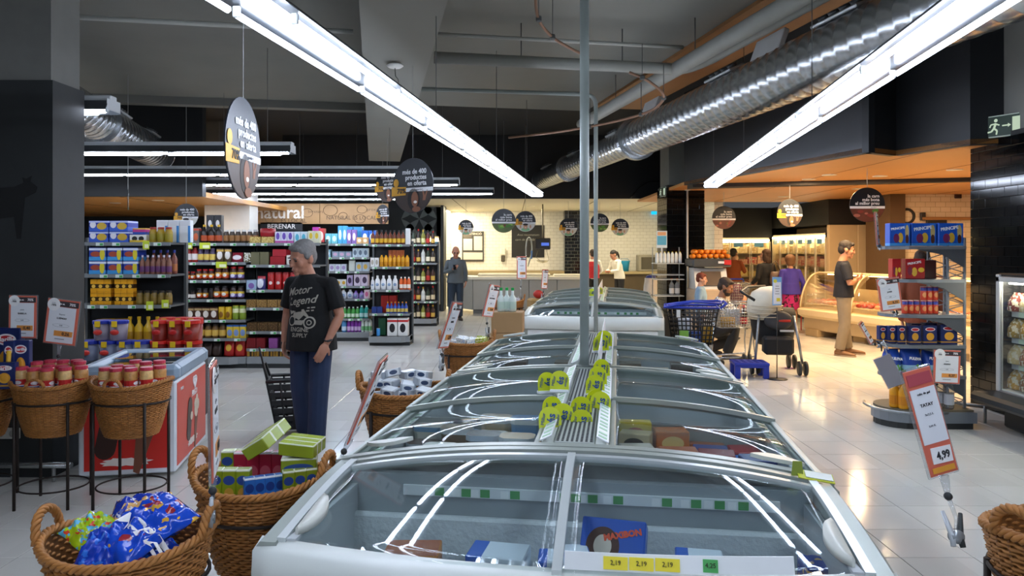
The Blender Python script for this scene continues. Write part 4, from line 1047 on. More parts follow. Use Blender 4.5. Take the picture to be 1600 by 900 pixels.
shelf_row(Y2, az(468, Y2), sh, [(265, 2, 10, 15, 'box', PM('#dcd2b4', [('s', .5, .4, .4, .3, '#b05a2c'), ('b', 2, .8, 1, '#d8c030')]), 'cream coffee carton'), (286, 2, 8, 13, 'jar', CB, 'small coffee jar with black lid', dict(lid='#1c1c1e', label='#ece6dc')), (304, 2, 9, 17, 'jar', CB, 'coffee jar with black lid', dict(lid='#1c1c1e', label=LAB)), (323, 1, 8, 17, 'jar', '#1c0f0a', 'plain dark coffee jar', dict(lid='#1c1c1e', label='#2a1a12')), (330, 2, 11.5, 21, 'jar', CB, 'big coffee jar with black lid', dict(lid='#1c1c1e', label=LAB)), (356, 2, 11, 21, 'jar', CB, 'lilac-label jar with black lid', dict(lid='#1c1c1e', label=LABP))])
sh = 'fifth shelf of the coffee gondola'
shelf_row(Y2, az(500, Y2), sh, [(266, 2, 11, 18, 'box', PM('#20302a', [('s', .5, .4, .35, .3, '#3a9a5a')]), 'dark green tea box'), (289, 4, 12, 19, 'box', PM('#4a2c1c', [('s', .5, .45, .36, .28, '#e6dccf'), ('b', 2, .75, .92, '#b89a6a')]), 'brown capsule carton'), (338, 2, 10.5, 20, 'can', PM('#d8b020', [('s', .5, .4, .3, .25, '#8a5a1a')]), 'yellow cocoa tin', dict(lid='#d8b020')), (360, 2, 10.5, 22, 'can', PM('#8aa030', [('b', 2, .5, .8, '#e0e0b0')]), 'green cocoa tin', dict(lid='#e0c81c'))])
sh = 'sixth shelf of the coffee gondola'
shelf_row(Y2, az(529, Y2), sh, [(268, 3, 11, 24, 'jar', '#2a4a2c', 'green herbal jar', dict(lid='#20402a', label='#dfe6c8')), (305, 4, 11, 22, 'jar', '#6a4a20', 'brown coffee substitute jar', dict(lid='#2a2018', label='#d8b050')), (352, 3, 10, 21, 'box', PM('#d9b838', [('s', .5, .4, .4, .25, '#7a90c0'), ('b', 2, .85, 1, '#3a6ab0')]), 'yellow cereal drink carton')])
sh = 'base of the coffee gondola'
shelf_row(Y2, .16, sh, [(300, 3, 14, 20, 'bag', '#3a2a24', 'dark sugar bag', dict(d=.1)), (347, 3, 16.5, 27, 'bag', PM('#b3201c', [('s', .5, .5, .28, .2, '#e0b040')]), 'red flour bag', dict(d=.1))])
for k, (u, v) in enumerate(((274, 384), (292, 384), (320, 384), (346, 414))):
    promo('yellow offer tag %s along the coffee gondola' % ORD[k], u, v, Y2, 17, 10)
# --- sweets gondola ---------------------------------------------------------
gondola('gondola of chocolates and nuts directly behind the walking man', 385, 500, Y2, (380, 414, 453, 481, 518, 545))
sh = 'top shelf of the sweets gondola'
shelf_row(Y2, az(380, Y2), sh, [(386, 2, 20, 10, 'box', PM('#b08a30', [('n', .5, '#e6d080', 9)]), 'flat gold chocolate box'), (402, 1, 24, 13, 'can', '#a01c24', 'round red biscuit tin', dict(lid='#b03028', dz=.091, back=-.02)), (428, 3, 9.5, 18, 'box', PM('#d9d6e8', [('s', .5, .6, .3, .3, '#6a4ab0'), ('b', 2, 0, .2, '#c050a0')]), 'lilac infant milk carton'), (458, 2, 10, 18, 'box', PM('#d6e6ee', [('s', .5, .5, .3, .3, '#50b0c8')]), 'pale blue milk carton'), (480, 2, 9, 19, 'box', PM('#e6e4c8', [('s', .5, .6, .3, .25, '#e0c030')]), 'cream cereal carton')])
sh = 'second shelf of the sweets gondola'
shelf_row(Y2, az(414, Y2), sh, [(390, 2, 14, 20, 'box', '#6e6a4c', 'olive praline box'), (420, 1, 24, 13, 'box', '#a01c24', 'wide red chocolate box'), (424, 1, 22, 11, 'box', '#b02430', 'upper red chocolate box', dict(dz=.118)), (446, 1, 14, 15, 'box', '#d9d6cc', 'white bonbon box')])
sh = 'third shelf of the sweets gondola'
shelf_row(Y2, az(453, Y2), sh, [(383, 1, 16, 15, 'box', PM('#a8c0d8', [('s', .5, .4, .3, .3, '#8a6ab0')]), 'pale blue candy box'), (399, 1, 14, 21, 'bag', PM('#3a3a7a', [('s', .4, .5, .4, .4, '#e6e6ee'), ('b', 2, .8, 1, '#a82030')]), 'blue and white wafer bag', dict(d=.07)), (415, 4, 11.4, 27, 'can', PM('#b81c1c', [('s', .5, .4, .25, .1, '#f0e0d8'), ('b', 2, .92, 1, '#8a1414')]), 'tall red snack tube', dict(lid='#9c1818'))])
sh = 'fourth shelf of the sweets gondola'
NUT = PM('#b58a4a', [('n', .5, '#5a3a1a', 12), ('n', .62, '#e6cf9a', 16)])
shelf_row(Y2, az(481, Y2), sh, [(383, 4, 16, 12, 'box', NUT, 'tray of mixed nuts')])
sh = 'fifth shelf of the sweets gondola'
shelf_row(Y2, az(518, Y2), sh, [(384, 4, 16, 13, 'box', PM('#6a4c2a', [('n', .5, '#2a1a10', 12), ('n', .63, '#d9b878', 16)]), 'dark tray of dried fruit')])
sh = 'sixth shelf of the sweets gondola'
shelf_row(Y2, az(545, Y2), sh, [(384, 2, 14, 16, 'box', '#7a1c20', 'dark red nougat box'), (418, 1, 14, 16, 'box', '#8a4a8a', 'purple sweets box'), (436, 2, 12, 14, 'box', '#2a2420', 'black truffle box')])
sh = 'base of the sweets gondola'
shelf_row(Y2, .16, sh, [(384, 4, 14.5, 10, 'box', PM('#b98a30', [('b', 0, .3, .5, '#2a1c10'), ('b', 0, .7, .8, '#2a1c10')]), 'golden biscuit tray')])
# --- detergent and hygiene gondolas ----------------------------------------------
Y4 = 13.3
gondola('gondola of hygiene packets beside the walking man', 486, 577, Y4, (381, 402, 424, 447, 467, 498))
R_ = random.Random(11)
def pk(c, *sp_): return PM(c, [('s', .5, .5, .32, .28, sp_[0])] + ([('b', 2, 0, .22, sp_[1])] if len(sp_) > 1 else []))
sh = 'top shelf of the hygiene gondola'
shelf_row(Y4, az(381, Y4), sh, [(487, 1, 10, 26, 'box', pk('#a0288a', '#e0a030'), 'magenta wipes pack'), (497, 1, 9, 24, 'box', pk('#c03a3a', '#f0d0c0'), 'red wipes pack'), (507, 2, 9.5, 16, 'box', pk('#6ac0c8', '#d8f0e0'), 'turquoise tissue pack'), (527, 2, 7, 28, 'box', pk('#48a6d4', '#d8ecf5'), 'sky blue diaper pack'), (541, 2, 7.5, 22, 'box', pk('#8a6ab0', '#ece0f0'), 'violet pads pack'), (533, 2, 14, 27, 'box', '#3c90c0', 'tall blue tissue bundle', dict(back=.2)), (556, 2, 9, 10, 'box', pk('#e0b070', '#f6e8d0'), 'peach soap pack'), (574 - 12, 2, 11, 21, 'box', pk('#2a68c0', '#d8ecfa'), 'blue plaster pack', dict(back=.1))])
sh = 'second shelf of the hygiene gondola'
shelf_row(Y4, az(402, Y4), sh, [(488, 3, 9, 12, 'box', pk('#9ac8d8', '#f0f6f8'), 'small clear blue packet'), (518, 3, 10, 9, 'box', pk('#8a9aa8', '#c8a0b8'), 'flat grey packet'), (550, 3, 8, 14, 'box', pk('#b8c8d0', '#5a6a7a'), 'silver packet')])
sh = 'third shelf of the hygiene gondola'
shelf_row(Y4, az(424, Y4), sh, [(498, 1, 10, 15, 'box', pk('#e6d8e0', '#b04a6a'), 'pink and white box'), (513, 3, 9, 11, 'box', pk('#c6ccd4', '#9a86b0'), 'lilac grey packet'), (543, 1, 11, 17, 'bag', '#d8dcd0', 'white cotton bag', dict(d=.1)), (555, 2, 10, 14, 'box', pk('#b6c6d2', '#d8b050'), 'pale blue hairclip packet')])
sh = 'fourth shelf of the hygiene gondola'
shelf_row(Y4, az(447, Y4), sh, [(524, 2, 8, 10, 'box', pk('#e0e0d8', '#d0a030'), 'small white brush box'), (541, 1, 9, 17, 'box', pk('#b8a8c8', '#3a2a4a'), 'mauve dye box'), (552, 2, 11, 18, 'box', pk('#d8c8d8', '#4a3a52'), 'hair dye carton')])
sh = 'fifth shelf of the hygiene gondola'
shelf_row(Y4, az(467, Y4), sh, [(530, 2, 10, 14, 'flask', '#dfe4ea', 'white roll-on flask'), (551 - 1, 2, 9, 12, 'flask', '#a890d0', 'lilac roll-on flask', dict(cap='#8a60c0')), (568, 1, 8, 14, 'box', pk('#e0c8d0', '#d06a90'), 'pink soap box')])
sh = 'sixth shelf of the hygiene gondola'
shelf_row(Y4, az(498, Y4), sh, [(534, 4, 6.5, 18, 'bottle', '#4aa84a', 'green deodorant can', dict(cap='#f0f4f0', label='#d8ecd0', neck=.2)), (560, 2, 7.5, 20, 'bottle', '#28a89a', 'teal deodorant can', dict(cap='#e0f0ee', label='#bfe6e0', neck=.2)), (575 - 1, 1, 6, 14, 'box', '#5a4630', 'brown after-shave box')])
sh = 'base of the hygiene gondola'
shelf_row(Y4, .16, sh, [(532, 1, 8, 21, 'bottle', '#5aa0d8', 'blue spray can', dict(cap='#f2f2f2', label='#d8e8f4', neck=.2)), (541, 4, 5.6, 21, 'bottle', '#8a3aa8', 'purple spray can', dict(cap='#f2f2f2', label='#dcc0e6', neck=.2)), (563, 3, 5.6, 22, 'bottle', '#e2ece2', 'white spray can', dict(cap='#3aa04a', label='#7ac080', neck=.2))])
Y4b = 12.7
gondola('rounded end gondola of shampoo and sun lotion', 577, 640, Y4b, (382, 417, 453, 490), rounded=True, name='end_gondola')
sh = 'top shelf of the shampoo gondola'
shelf_row(Y4b, az(382, Y4b), sh, [(578, 8, 6.6, 22, 'bottle', '#6a2c10', 'amber shampoo bottle', dict(cap='#1c1c1c', label='#e0b028')), (633, 1, 7, 25, 'box', '#e6e6e2', 'slim white lotion carton')])
sh = 'second shelf of the shampoo gondola'
shelf_row(Y4b, az(417, Y4b), sh, [(578, 2, 6.5, 14, 'box', pk('#e6e6e2', '#b0a898'), 'white ointment carton'), (592, 7, 6.5, 18, 'bottle', '#e0a018', 'orange sun lotion bottle', dict(cap='#e0a018', label='#c88410', neck=.16)), (604, 4, 6, 26, 'box', '#b05a2a', 'copper soap box', dict(back=.15))])
sh = 'third shelf of the shampoo gondola'
shelf_row(Y4b, az(453, Y4b), sh, [(578, 1, 6, 20, 'flask', '#dfe4e8', 'slim white baby lotion flask'), (584, 4, 9, 22, 'flask', '#eceeee', 'white baby lotion flask'), (623, 3, 5.8, 20, 'bottle', '#e0601c', 'orange baby oil bottle', dict(cap='#f4f0ea', label='#f0e0d0', neck=.2))])
sh = 'fourth shelf of the shampoo gondola'
shelf_row(Y4b, az(490, Y4b), sh, [(602, 6, 5.6, 18, 'bottle', '#2850b0', 'blue mousse bottle', dict(cap='#e0901c', label='#d8c060', neck=.35)), (592, 2, 12, 27, 'box', '#a8241c', 'red shaving pack', dict(back=.15)), (580, 2, 8, 10, 'box', '#2a3f80', 'navy razor pack')])
sh = 'base of the shampoo gondola'
shelf_row(Y4b, .16, sh, [(587, 1, 6, 12, 'can', '#3a90d8', 'blue shaving foam can'), (604, 2, 16, 28, 'box', PM('#e4e4e0', [('s', .5, .45, .28, .25, '#1c1c20'), ('b', 2, .78, .9, '#c03030')]), 'white appliance carton'), (612 - 24, 1, 12, 27, 'box', '#1c5a38', 'dark green gift box', dict(back=.15))])
Y5 = 15.9
gondola('narrow shelf of wines and spirits past the shampoo gondola', 641, 682, Y5, (382, 411, 441, 471), rounded=True, name='spirits_shelf')
for si, v in enumerate((382, 411, 441, 471, 505)):
    z = az(v, Y5) if v < 500 else .16
    sh = ('top', 'second', 'third', 'fourth', 'base')[si] + ' shelf of the spirits'
    cs = [('#20301c', '#e6dcc0'), ('#c8ccc4', '#d8d8d0'), ('#3a1c10', '#d8b050'), ('#502018', '#c03028'), ('#8a8a30', '#e0e0a0'), ('#241a14', '#d9c8a0')]
    nm = ['green wine bottle', 'clear gin bottle', 'amber rum bottle', 'red vermouth bottle', 'olive liqueur bottle', 'dark brandy bottle']
    sp_l = []
    for q in range(5):
        c = (si * 2 + q * 5 + si) % 6
        sp_l.append((642 + q * 7.6, 1, 6.6, 21 + (q * 3 + si) % 4, 'bottle', cs[c][0], nm[c], dict(cap=('#1c1c1c', '#b02020', '#c8a030')[(q + si) % 3], label=cs[c][1])))
    shelf_row(Y5, z, sh, sp_l)
# ================================================================ SNACK RACK, FRIDGES, DELI COUNTER
YR = 6.85; GREY = M('#7d848c', .4, metal=.35); GREYD = M('#565c64', .4, metal=.35)
RK = thing('snack_rack', 'grey metal snack rack with rounded shelves beside the black tiled pillar', 'rack', (3.9, YR, 0))
def rplan(x0, x1, d, n=10, o=0.):
    r = d / 2
    return [(x1 + o, -o), (x1 + o, d + o)] + [(x0 + r - (r + o) * math.sin(math.pi * i / n), r + (r + o) * math.cos(math.pi * i / n)) for i in range(n + 1)]
for k, z in enumerate((1.70, 1.39, 1.06, .775, .49)):
    s_ = MB().prism(rplan(-.36, .33, .46), .03, Matrix.Translation((0, 0, z - .03))).build('shelf', GREY, RK)
    MB().prism([(.32, -.17), (.32, 0), (-.12, 0), (.12, -.05)], .012, Matrix.Translation((0, .03, z - .03)) @ Matrix.Rotation(R(90), 4, 'X')).build('bracket', GREYD, s_)
MB().prism(rplan(-.42, .4, .56), .1, Matrix.Translation((0, -.05, .06))).build('base', GREY, RK)
MB().prism(rplan(-.4, .38, .5), .06, Matrix.Translation((0, -.02, 0))).build('kick_plinth', RUBBER, RK)
MB().prism(rplan(-.4, .38, .52), .02, Matrix.Translation((0, -.03, .16))).build('base_mat', M('#6a6250', .7), RK)
MB().tube([(.1, -.1, .17)] + [(-.42 + .3 - .36 * math.sin(math.pi * i / 10), .23 - .36 * math.cos(math.pi * i / 10), .17) for i in range(8)], .012, 8).build('bumper_loop', M('#9aa0a4', .3, metal=.7), RK)
for xx in (.2, .36):
    for yy in (.08, .4): MB().box((xx, yy, .93), (.022, .022, 1.7), .003).build('upright', GREY, RK)
    m = MB(); z = .2
    while z < 1.74: m.cyl((xx, .08, z), (xx, .4, z + .06), .005, n=5); m.cyl((xx, .4, z + .06), (xx, .08, z + .12), .005, n=5); z += .12
    stuff(m.build('lattice', GREY, RK))
m = MB(); z = .2
while z < 1.74: m.cyl((.2, .08, z), (.36, .08, z + .05), .005, n=5); m.cyl((.36, .08, z + .05), (.2, .08, z + .1), .005, n=5); z += .1
stuff(m.build('lattice', GREY, RK))
PRB = PM('#1d58c0', [('b', 0, .72, .95, '#2a70d0'), ('s', .84, .62, .09, .3, '#c8b070'), ('s', .84, .3, .08, .2, '#5a3020'), ('s', .52, .36, .13, .22, '#e0b43c'), ('s', .32, .34, .14, .2, '#7a2c5a'), ('b', 2, 0, .12, '#4aa0e6')])
PRR = PM('#a8141c', [('s', .45, .35, .14, .22, '#e0b43c'), ('s', .22, .4, .12, .22, '#7a2040'), ('s', .8, .45, .16, .12, '#e8c030')])
for k, (u, w) in enumerate(((1393, 31), (1425, 40), (1466, 41))):
    o = product('box', '%s blue biscuit pack from left on the snack rack top shelf' % ORD[k], (ax(u + w / 2, YR + .06), YR + .13, 1.702), w * .0059, .12, .215, PRB, rz=(-.12, .02, .05)[k], group='blue biscuit packs on the snack rack')
    text('PRINCIPE', .042 if k else .03, WHT, o, (-.015 if k else -.02, -.0615, .165), (R(90), R(-8), 0), bold=.03, name='brand_lettering')
for k, (u, w, h) in enumerate(((1393, 13, .19), (1414, 29, .19), (1444, 29, .175))):
    o = product('box', ('narrow red biscuit tube pack on the second rack shelf', 'red biscuit pack with lettering on the second rack shelf', 'dark red carton at the back of the second rack shelf')[k], (ax(u + w / 2, YR + .1), YR + (.12, .12, .25)[k], 1.392), w * .006, .1, h, PRR if k < 2 else '#4a1418', rz=-.1)
    if k == 1: text('PRINCIPE', .03, WHT, o, (-.01, -.0515, .15), (R(90), R(-10), 0), bold=.03, name='brand_lettering')
CAN = PM('#d8482c', [('b', 2, .7, .95, '#3a3f9a'), ('s', .5, .4, .35, .2, '#f0a060')])
for k in range(6): product('can', '%s orange juice can from left in the lower row of the snack rack' % ORD[k], (ax(1417 + 9.2 * k, YR + .1), YR + .12 + (.02 if k < 3 else 0), 1.062), .054, .05, .125, CAN, group='juice cans on the snack rack')
for k in range(3): product('can', '%s orange juice can from left in the upper row of the snack rack' % ORD[k], (ax(1444.5 + 9.2 * k, YR + .1), YR + .12, 1.19), .054, .05, .13, CAN, group='juice cans on the snack rack')
PASTA = PM('#16265e', [('s', .5, .42, .28, .2, '#dca030'), ('b', 2, .1, .16, '#b8862a'), ('s', .5, .8, .36, .1, '#e8dfe2'), ('s', .5, .8, .3, .07, '#c02a30')])
for k, (u, w, h, yo) in enumerate(((1386, 11, .16, .2), (1396, 11, .165, .14), (1407, 12, .17, .1), (1421, 18, .175, .06), (1442, 21, .18, .05), (1469, 26, .19, .05))):
    product('box', '%s navy pasta box from left on the fourth rack shelf' % ORD[k], (ax(u + w / 2, YR + .06), YR + yo + .03, .777), w * .0059, .07, h, PASTA, rz=-.05, group='pasta boxes on the snack rack')
    if k > 2: product('box', '%s navy pasta box from left in the rear of the fourth rack shelf' % ORD[k - 3], (ax(u + w / 2 + 4, YR + .2), YR + .26, .777), w * .0055, .09, h * 1.02, PASTA, group='pasta boxes on the snack rack')
MILK = PM('#1c3f9c', [('b', 2, 0, .38, '#9cc8e0'), ('n', .55, '#6aa848', 5), ('b', 2, .42, 1, '#1f48a8'), ('b', 2, 0, .1, '#78307a')])
for k, (u, w) in enumerate(((1386, 24), (1411, 32), (1446, 24))):
    o = product('bag', '%s blue milk bottle pack from left on the fifth rack shelf' % ORD[k], (ax(u + w / 2, YR + .08), YR + .15, .492), w * .0062, .17, .235, MILK, rz=.1, group='milk packs on the snack rack', name='milk_pack', cat='pack')
    text('PULEVA', .034, WHT, o, (0, -.09, .15), (R(84), R(6), 0), bold=.04, name='brand_lettering')
for k, (u, yo) in enumerate(((1398, .1), (1412, .03), (1408, .25))): product('bottle', '%s orange drink bottle standing on the rack base' % ('tallest', 'front', 'rear')[k], (ax(u, YR + yo), YR + yo, .182), .095, .09, .28, '#d89408', cap='#e0a81c', label='#c87c08', neck=.34)
for k, (u, yo) in enumerate(((1468, .12), (1483, .03))): product('bottle', '%s yellow-capped clear bottle on the rack base' % ('rear', 'front')[k], (ax(u, YR + yo), YR + yo, .182), .085, .09, .33, glass('#c8ccd0', 1.2, .12), cap='#e6d020', label=M('#b8bcc4', .3), neck=.32)
sign('price card reading 0,35 on the third rack shelf', W(1390, 460, 6.62), .195, .285, (0, R(-8), 0), '0,35', 'suc', 'JUVER', clip=(3.53, 6.75, 1.07))
sign('price card reading 0,37 hanging on the fifth rack shelf', W(1479, 573, 6.68), .235, .3, (0, R(2), R(-3)), '0,37', 'batut', 'PULEVA', clip=(3.9, 6.83, .5))
sign('edge-on price card at the corner of the top rack shelf', W(1370, 357, 6.8), .17, .3, (0, R(-5), R(57)), '0,90', 'galeta', 'PRINCIPE', clip=(3.5, 7.0, 1.69))
sign('grey-backed price card tilted beside the rack foot', W(1389, 580, 6.75), .15, .3, (R(0), R(-28), R(-24)), '', '', '', 'grey', clip=(3.5, 6.95, .78))
sign('slim edge-on card leaning at the pasta shelf corner', W(1353, 520, 6.9), .06, .22, (0, R(-30), R(35)), '0,40', 'pasta', 'BARILLA', clip=(3.5, 7.0, .76))
# ---- refrigerated case beside the picture edge (front faces the aisle)
FC = thing('refrigerated_case', 'black refrigerated case with lit glass front beside the tiled pillar', 'fridge', (4.52, 4.4, 0))
LEN = 2.45
MB().span(.05, .8, 0, LEN, .02, .3, .02).build('plinth', M('#24282a', .5), FC)
MB().span(-.26, .5, -.02, LEN + .02, .26, .36, .03).build('bumper_ledge', M('#2b3033', .4), FC)
MB().span(.75, .8, 0, LEN, .3, 1.45).build('back_panel', M('#c9c4b4', .5), FC)
MB().span(-.0, .8, 0, LEN, 1.4, 1.45, .01).build('top_panel', M('#1c1e20', .4), FC)
for y in (0, LEN - .03): MB().span(0, .8, y, y + .03, .3, 1.42).build('end_panel', M('#1c1e20', .4), FC)
MB().span(-.02, .02, LEN - .05, LEN + .0, .33, 1.44, .005).build('glass_frame_post', M('#d7dadb', .3, metal=.4), FC)
MB().span(-.02, .02, 0, LEN, 1.37, 1.42, .005).build('glass_frame_head', M('#d7dadb', .3, metal=.4), FC)
MB().span(-.02, .02, 0, LEN, .33, .37, .005).build('glass_frame_sill', M('#9a9ea0', .3, metal=.4), FC)
MB().span(-.005, .003, .02, LEN - .05, .37, 1.37).build('glass_pane', glass('#f0f4f4', 1., .02), FC)
MB().span(.05, .1, .05, LEN - .08, 1.35, 1.37).build('light_strip', emis('#fff4e0', 40), FC)
MB().span(.0, .2, .05, LEN - .06, .37, .385).build('lower_light_ledge', M('#ecebe2', .3), FC)
for z in (.62, .86, 1.1):
    s_ = MB().span(.1, .75, .04, LEN - .06, z - .02, z).build('shelf', M('#c6c8c6', .3, metal=.5), FC)
    MB().span(.09, .1, .04, LEN - .06, z - .05, z).build('price_rail', M('#b9bdbf', .3), s_)
    for k in range(12): MB().span(.085, .09, .12 + k * .19, .2 + k * .19, z - .048, z - .005).build('price_ticket', M('#cfe0c8', .5), s_)
for si, z in enumerate((.39, .62, .86, 1.1)):
    for k in range(7):
        c = ('#c8963c', '#9a5a34', '#8a3a2c', '#d8c088', '#b8704c', '#e0d4b0', '#a8863c')[(k + si * 3) % 7]
        product('bag', '%s wrapped food pack from far end on %s case shelf' % (ORD[k], ('bottom', 'second', 'third', 'top')[si]), (4.52 + .13, 4.4 + LEN - .1 - k * .16, z + .002), .15, .17, .17, PM(c, [('n', .55, '#e8dcc0', 5)], .25), rz=R(90), group='packs in the refrigerated case')
lr = thing('floor_rail', 'low steel guard rail at the foot of the tiled pillar', 'rail', (0, 0, 0))
MB().tube([(4.3, 7.5, .13), (4.62, 6.98, .16), (4.7, 6.92, .16)], .02, 8).build('bar', M('#6a6e70', .3, metal=.8), lr)
MB().cyl((4.55, 7.08, 0), (4.55, 7.08, .16), .015, n=8).build('support', M('#8a8e90', .3, metal=.8), lr)
# ---- deli counter
DC = thing('deli_counter', 'beige deli counter with curved glass and meat trays', 'counter', (5.56, 14.3, 0), R(-73.4))
BEI = M('#b49a72', .45, var=.05); BEI2 = M('#d9c39a', .4); DL = 4.1
MB().span(0.0, DL, .12, 1.0, .12, .42, .02).build('lower_body', BEI, DC)
for x in (.1, 1.9, 3.7): MB().span(x, x + .35, .08, .9, 0, .14, .01).build('foot_block', M('#a58c66', .5), DC)
MB().loft([[Vector((x, .02, .40)), Vector((x, .12, .34)), Vector((x, 1.0, .34)), Vector((x, 1.0, .54)), Vector((x, .08, .54)), Vector((x, .0, .5))] for x in (-.03, DL)], smooth=False).build('front_ledge', BEI2, DC)
MB().span(.02, DL, .12, .95, .54, .6).build('display_bed', M('#d6d2c8', .3, metal=.3), DC)
def gl(k): return (.05 + .42 * k ** 1.6, .54 + .66 * math.sin(k * math.pi / 2))
MB().sheet(lambda a, b: (DL * a, gl(b)[0], gl(b)[1]), 1, 10, .005, (0, -1, 0)).build('curved_glass', glass('#f6efe0', .6, .0), DC)
for x in (0., 1.35, 2.7, DL): MB().tube([(x, gl(k / 10)[0], gl(k / 10)[1]) for k in range(11)], .018, 6).build('glass_rib', M('#d8c49a', .3, metal=.3), DC)
MB().span(0, DL, .46, .8, 1.19, 1.22, .008).build('top_shelf', BEI2, DC)
MB().span(.1, DL - .1, .6, .64, 1.165, 1.185).build('light_strip', emis('#ffe6b0', 14), DC)
MB().span(0, DL, .95, 1.0, .54, .9).build('back_screen', M('#c2b294', .5), DC)
rm = random.Random(5)
for k in range(18):
    c = ('#a83a34', '#c86a60', '#e0a898', '#b04a3c', '#e8d0b8', '#d88a78')[k % 6]; x, y = .2 + (k // 2) * .43, .28 + (k % 2) * .32
    t = tag(ob('meat_tray', None, None, DC.matrix_basis @ Vector((x, y, .602)), R(-73.4)), '%s meat tray along the %s row of the deli counter' % (ORD[k // 2], ('front', 'rear')[k % 2]), 'tray', 'meat trays in the deli counter')
    MB().box((0, 0, .012), (.36, .26, .024), .005).build('tray', M('#e6e2d8', .3), t)
    for j in range(6):
        mm = MB().ell((-.13 + .13 * (j % 3), -.06 + .12 * (j // 3), .055), (.062 + rm.uniform(-.01, .01), .055, .04), 8, 6)
        mm.build('meat_piece', M(c, .3, var=.25, scale=20), t)
# ---- upright meat fridges
def fridge(label, loc, rz, wdt, dep, hgt, doors, seed, lightc='#ffe9b8'):
    t = thing('glass_door_fridge', label, 'fridge', loc, rz, 'upright glass-door fridges')
    BE = M('#b9a98c', .45)
    MB().span(0, wdt, .05, dep, 0, .18).build('plinth', M('#3a342c', .5), t)
    MB().span(0, wdt, dep - .05, dep, .18, hgt).build('back_panel', M('#e6dcc4', .5), t)
    for x in (0, wdt - .04): MB().span(x, x + .04, 0, dep, .18, hgt).build('side_panel', BE, t)
    MB().span(0, wdt, 0, dep, hgt - .1, hgt).build('header', BE, t)
    MB().span(.05, wdt - .05, -.03, 0, hgt - .09, hgt - .05).build('light_strip', emis(lightc, 12), t)
    MB().span(.06, wdt - .06, .1, .14, hgt - .13, hgt - .11).build('inner_light', emis(lightc, 34), t)
    dw = wdt / doors
    for k in range(doors):
        d = MB().span(k * dw + .03, (k + 1) * dw - .03, -.006, 0, .22, hgt - .12).build('door_pane', glass('#f8f2e4', 1., .02), t)
        for x in (k * dw + .015, (k + 1) * dw - .03): MB().span(x, x + .02, -.02, .01, .2, hgt - .1).build('door_frame', M('#c9bfa8', .3, metal=.4), d)
        MB().span(k * dw + .045, k * dw + .06, -.05, -.02, .9, 1.25).build('door_handle', M('#d8d2c4', .3), d)
        MB().span(k * dw + .1, k * dw + .34, -.012, -.006, hgt - .24, hgt - .13).build('blue_notice', M('#5a96b8', .5), d)
    rm = random.Random(seed); zs = (.3, .62, .94, 1.26, 1.56)
    for si, z in enumerate(zs):
        s_ = MB().span(.05, wdt - .05, .08, dep - .06, z - .02, z).build('shelf', M('#d6d0c0', .3, metal=.3), t)
    n = int(wdt / .26)
    for si, z in enumerate(zs):
        for k in range(n):
            c = (('#c8544c', '#d87068', '#a84440'), ('#e6b8b4', '#dc9896', '#eccabc'), ('#ece4a0', '#e6d888', '#dcc878'), ('#e6a0a8', '#dc7080', '#eec4c8'), ('#dccdb0', '#c8b090', '#e6dcc4'))[si][(k + seed) % 3]
            p = t.matrix_basis @ Vector((.08 + (k + .5) * (wdt - .16) / n, .25, z + .002))
            product('box', '%s meat pack from left on %s shelf of the %s' % (ORD[k % 20], ('bottom', 'second', 'third', 'fourth', 'top')[si], ('far fridge', 'side fridge', 'salmon fridge')[seed % 3]), p, .22, .28, .13 + .05 * ((k * 7 + si) % 3), PM(c, [('n', .56, '#f0e6dc', 4)], .2), rz=rz, group='packs in the ' + ('far fridge', 'side fridge', 'salmon fridge')[seed % 3], name='meat_pack', cat='pack')
    return t
t_ = fridge('bank of glass-door meat fridges against the far wall behind the trolley', (5.22, 19.45, 0), 0, 1.62, .8, 1.96, 3, 3)
t_ = fridge('row of glass-door fridges running beside the two women', (6.87, 19.4, 0), R(-90), 3.3, .6, 2.02, 6, 4)
tag(MB().span(7.5, 8.1, 15.96, 19.4, 0, 2.19, .01).build('fridge_housing', M('#c9ae84', .55, var=.04)), 'plain beige fridge housing wall behind the man with crossed arms', 'housing')
tag(MB().span(6.88, 7.5, 15.97, 16.09, 0, 2.19, .01).build('fridge_end_panel', M('#c9ae84', .55, var=.04)), 'beige end panel closing the row of side fridges', 'panel')
t_ = fridge('yellow-lit fridge at the end of the spirits shelf', (-2.32, 19.7, 0), 0, .4, .7, 2.0, 1, 5, '#ffe49a')
tag(MB().span(-1.9, -1.82, 19.6, 20.4, 0, 2.9, .01).build('door_jamb_panel', M('#22282a', .6)), 'dark panel between the yellow-lit fridge and the white tiles', 'panel')
# ---- juice machine
JX, JY = 3.42, 12.55
JM = thing('juice_machine', 'orange juice machine with a sloping grey-white housing on a beige cabinet', 'machine', (JX, JY, 0))
MB().span(-.3, .3, 0, .6, 0, .98, .02).build('cabinet', M('#b8a48c', .45), JM)
MB().prism([(0, 0), (.5, 0), (.5, .36), (.16, .36)], .56, Matrix.Translation((-.28, .02, .98)) @ Matrix(((0, 0, 1, 0), (1, 0, 0, 0), (0, 1, 0, 0), (0, 0, 0, 1)))).build('housing', M('#c2c6c8', .35), JM)
MB().box((0, .08, 1.16), (.34, .03, .26), .004, (R(-24), 0, 0)).build('window', M('#5a5048', .15, spec=.7), JM)
MB().span(-.33, .33, .02, .62, 1.36, 1.5, .02).build('hopper_tray', M('#4a4e52', .35, metal=.3), JM)
MB().span(.2, .32, .005, .02, 1.4, 1.48).build('red_badge', M('#c02c30', .4), JM)
MB().span(.1, .2, .005, .02, 1.42, 1.46).build('white_badge', M('#d8dce6', .4), JM)
rw = random.Random(9); q = 0
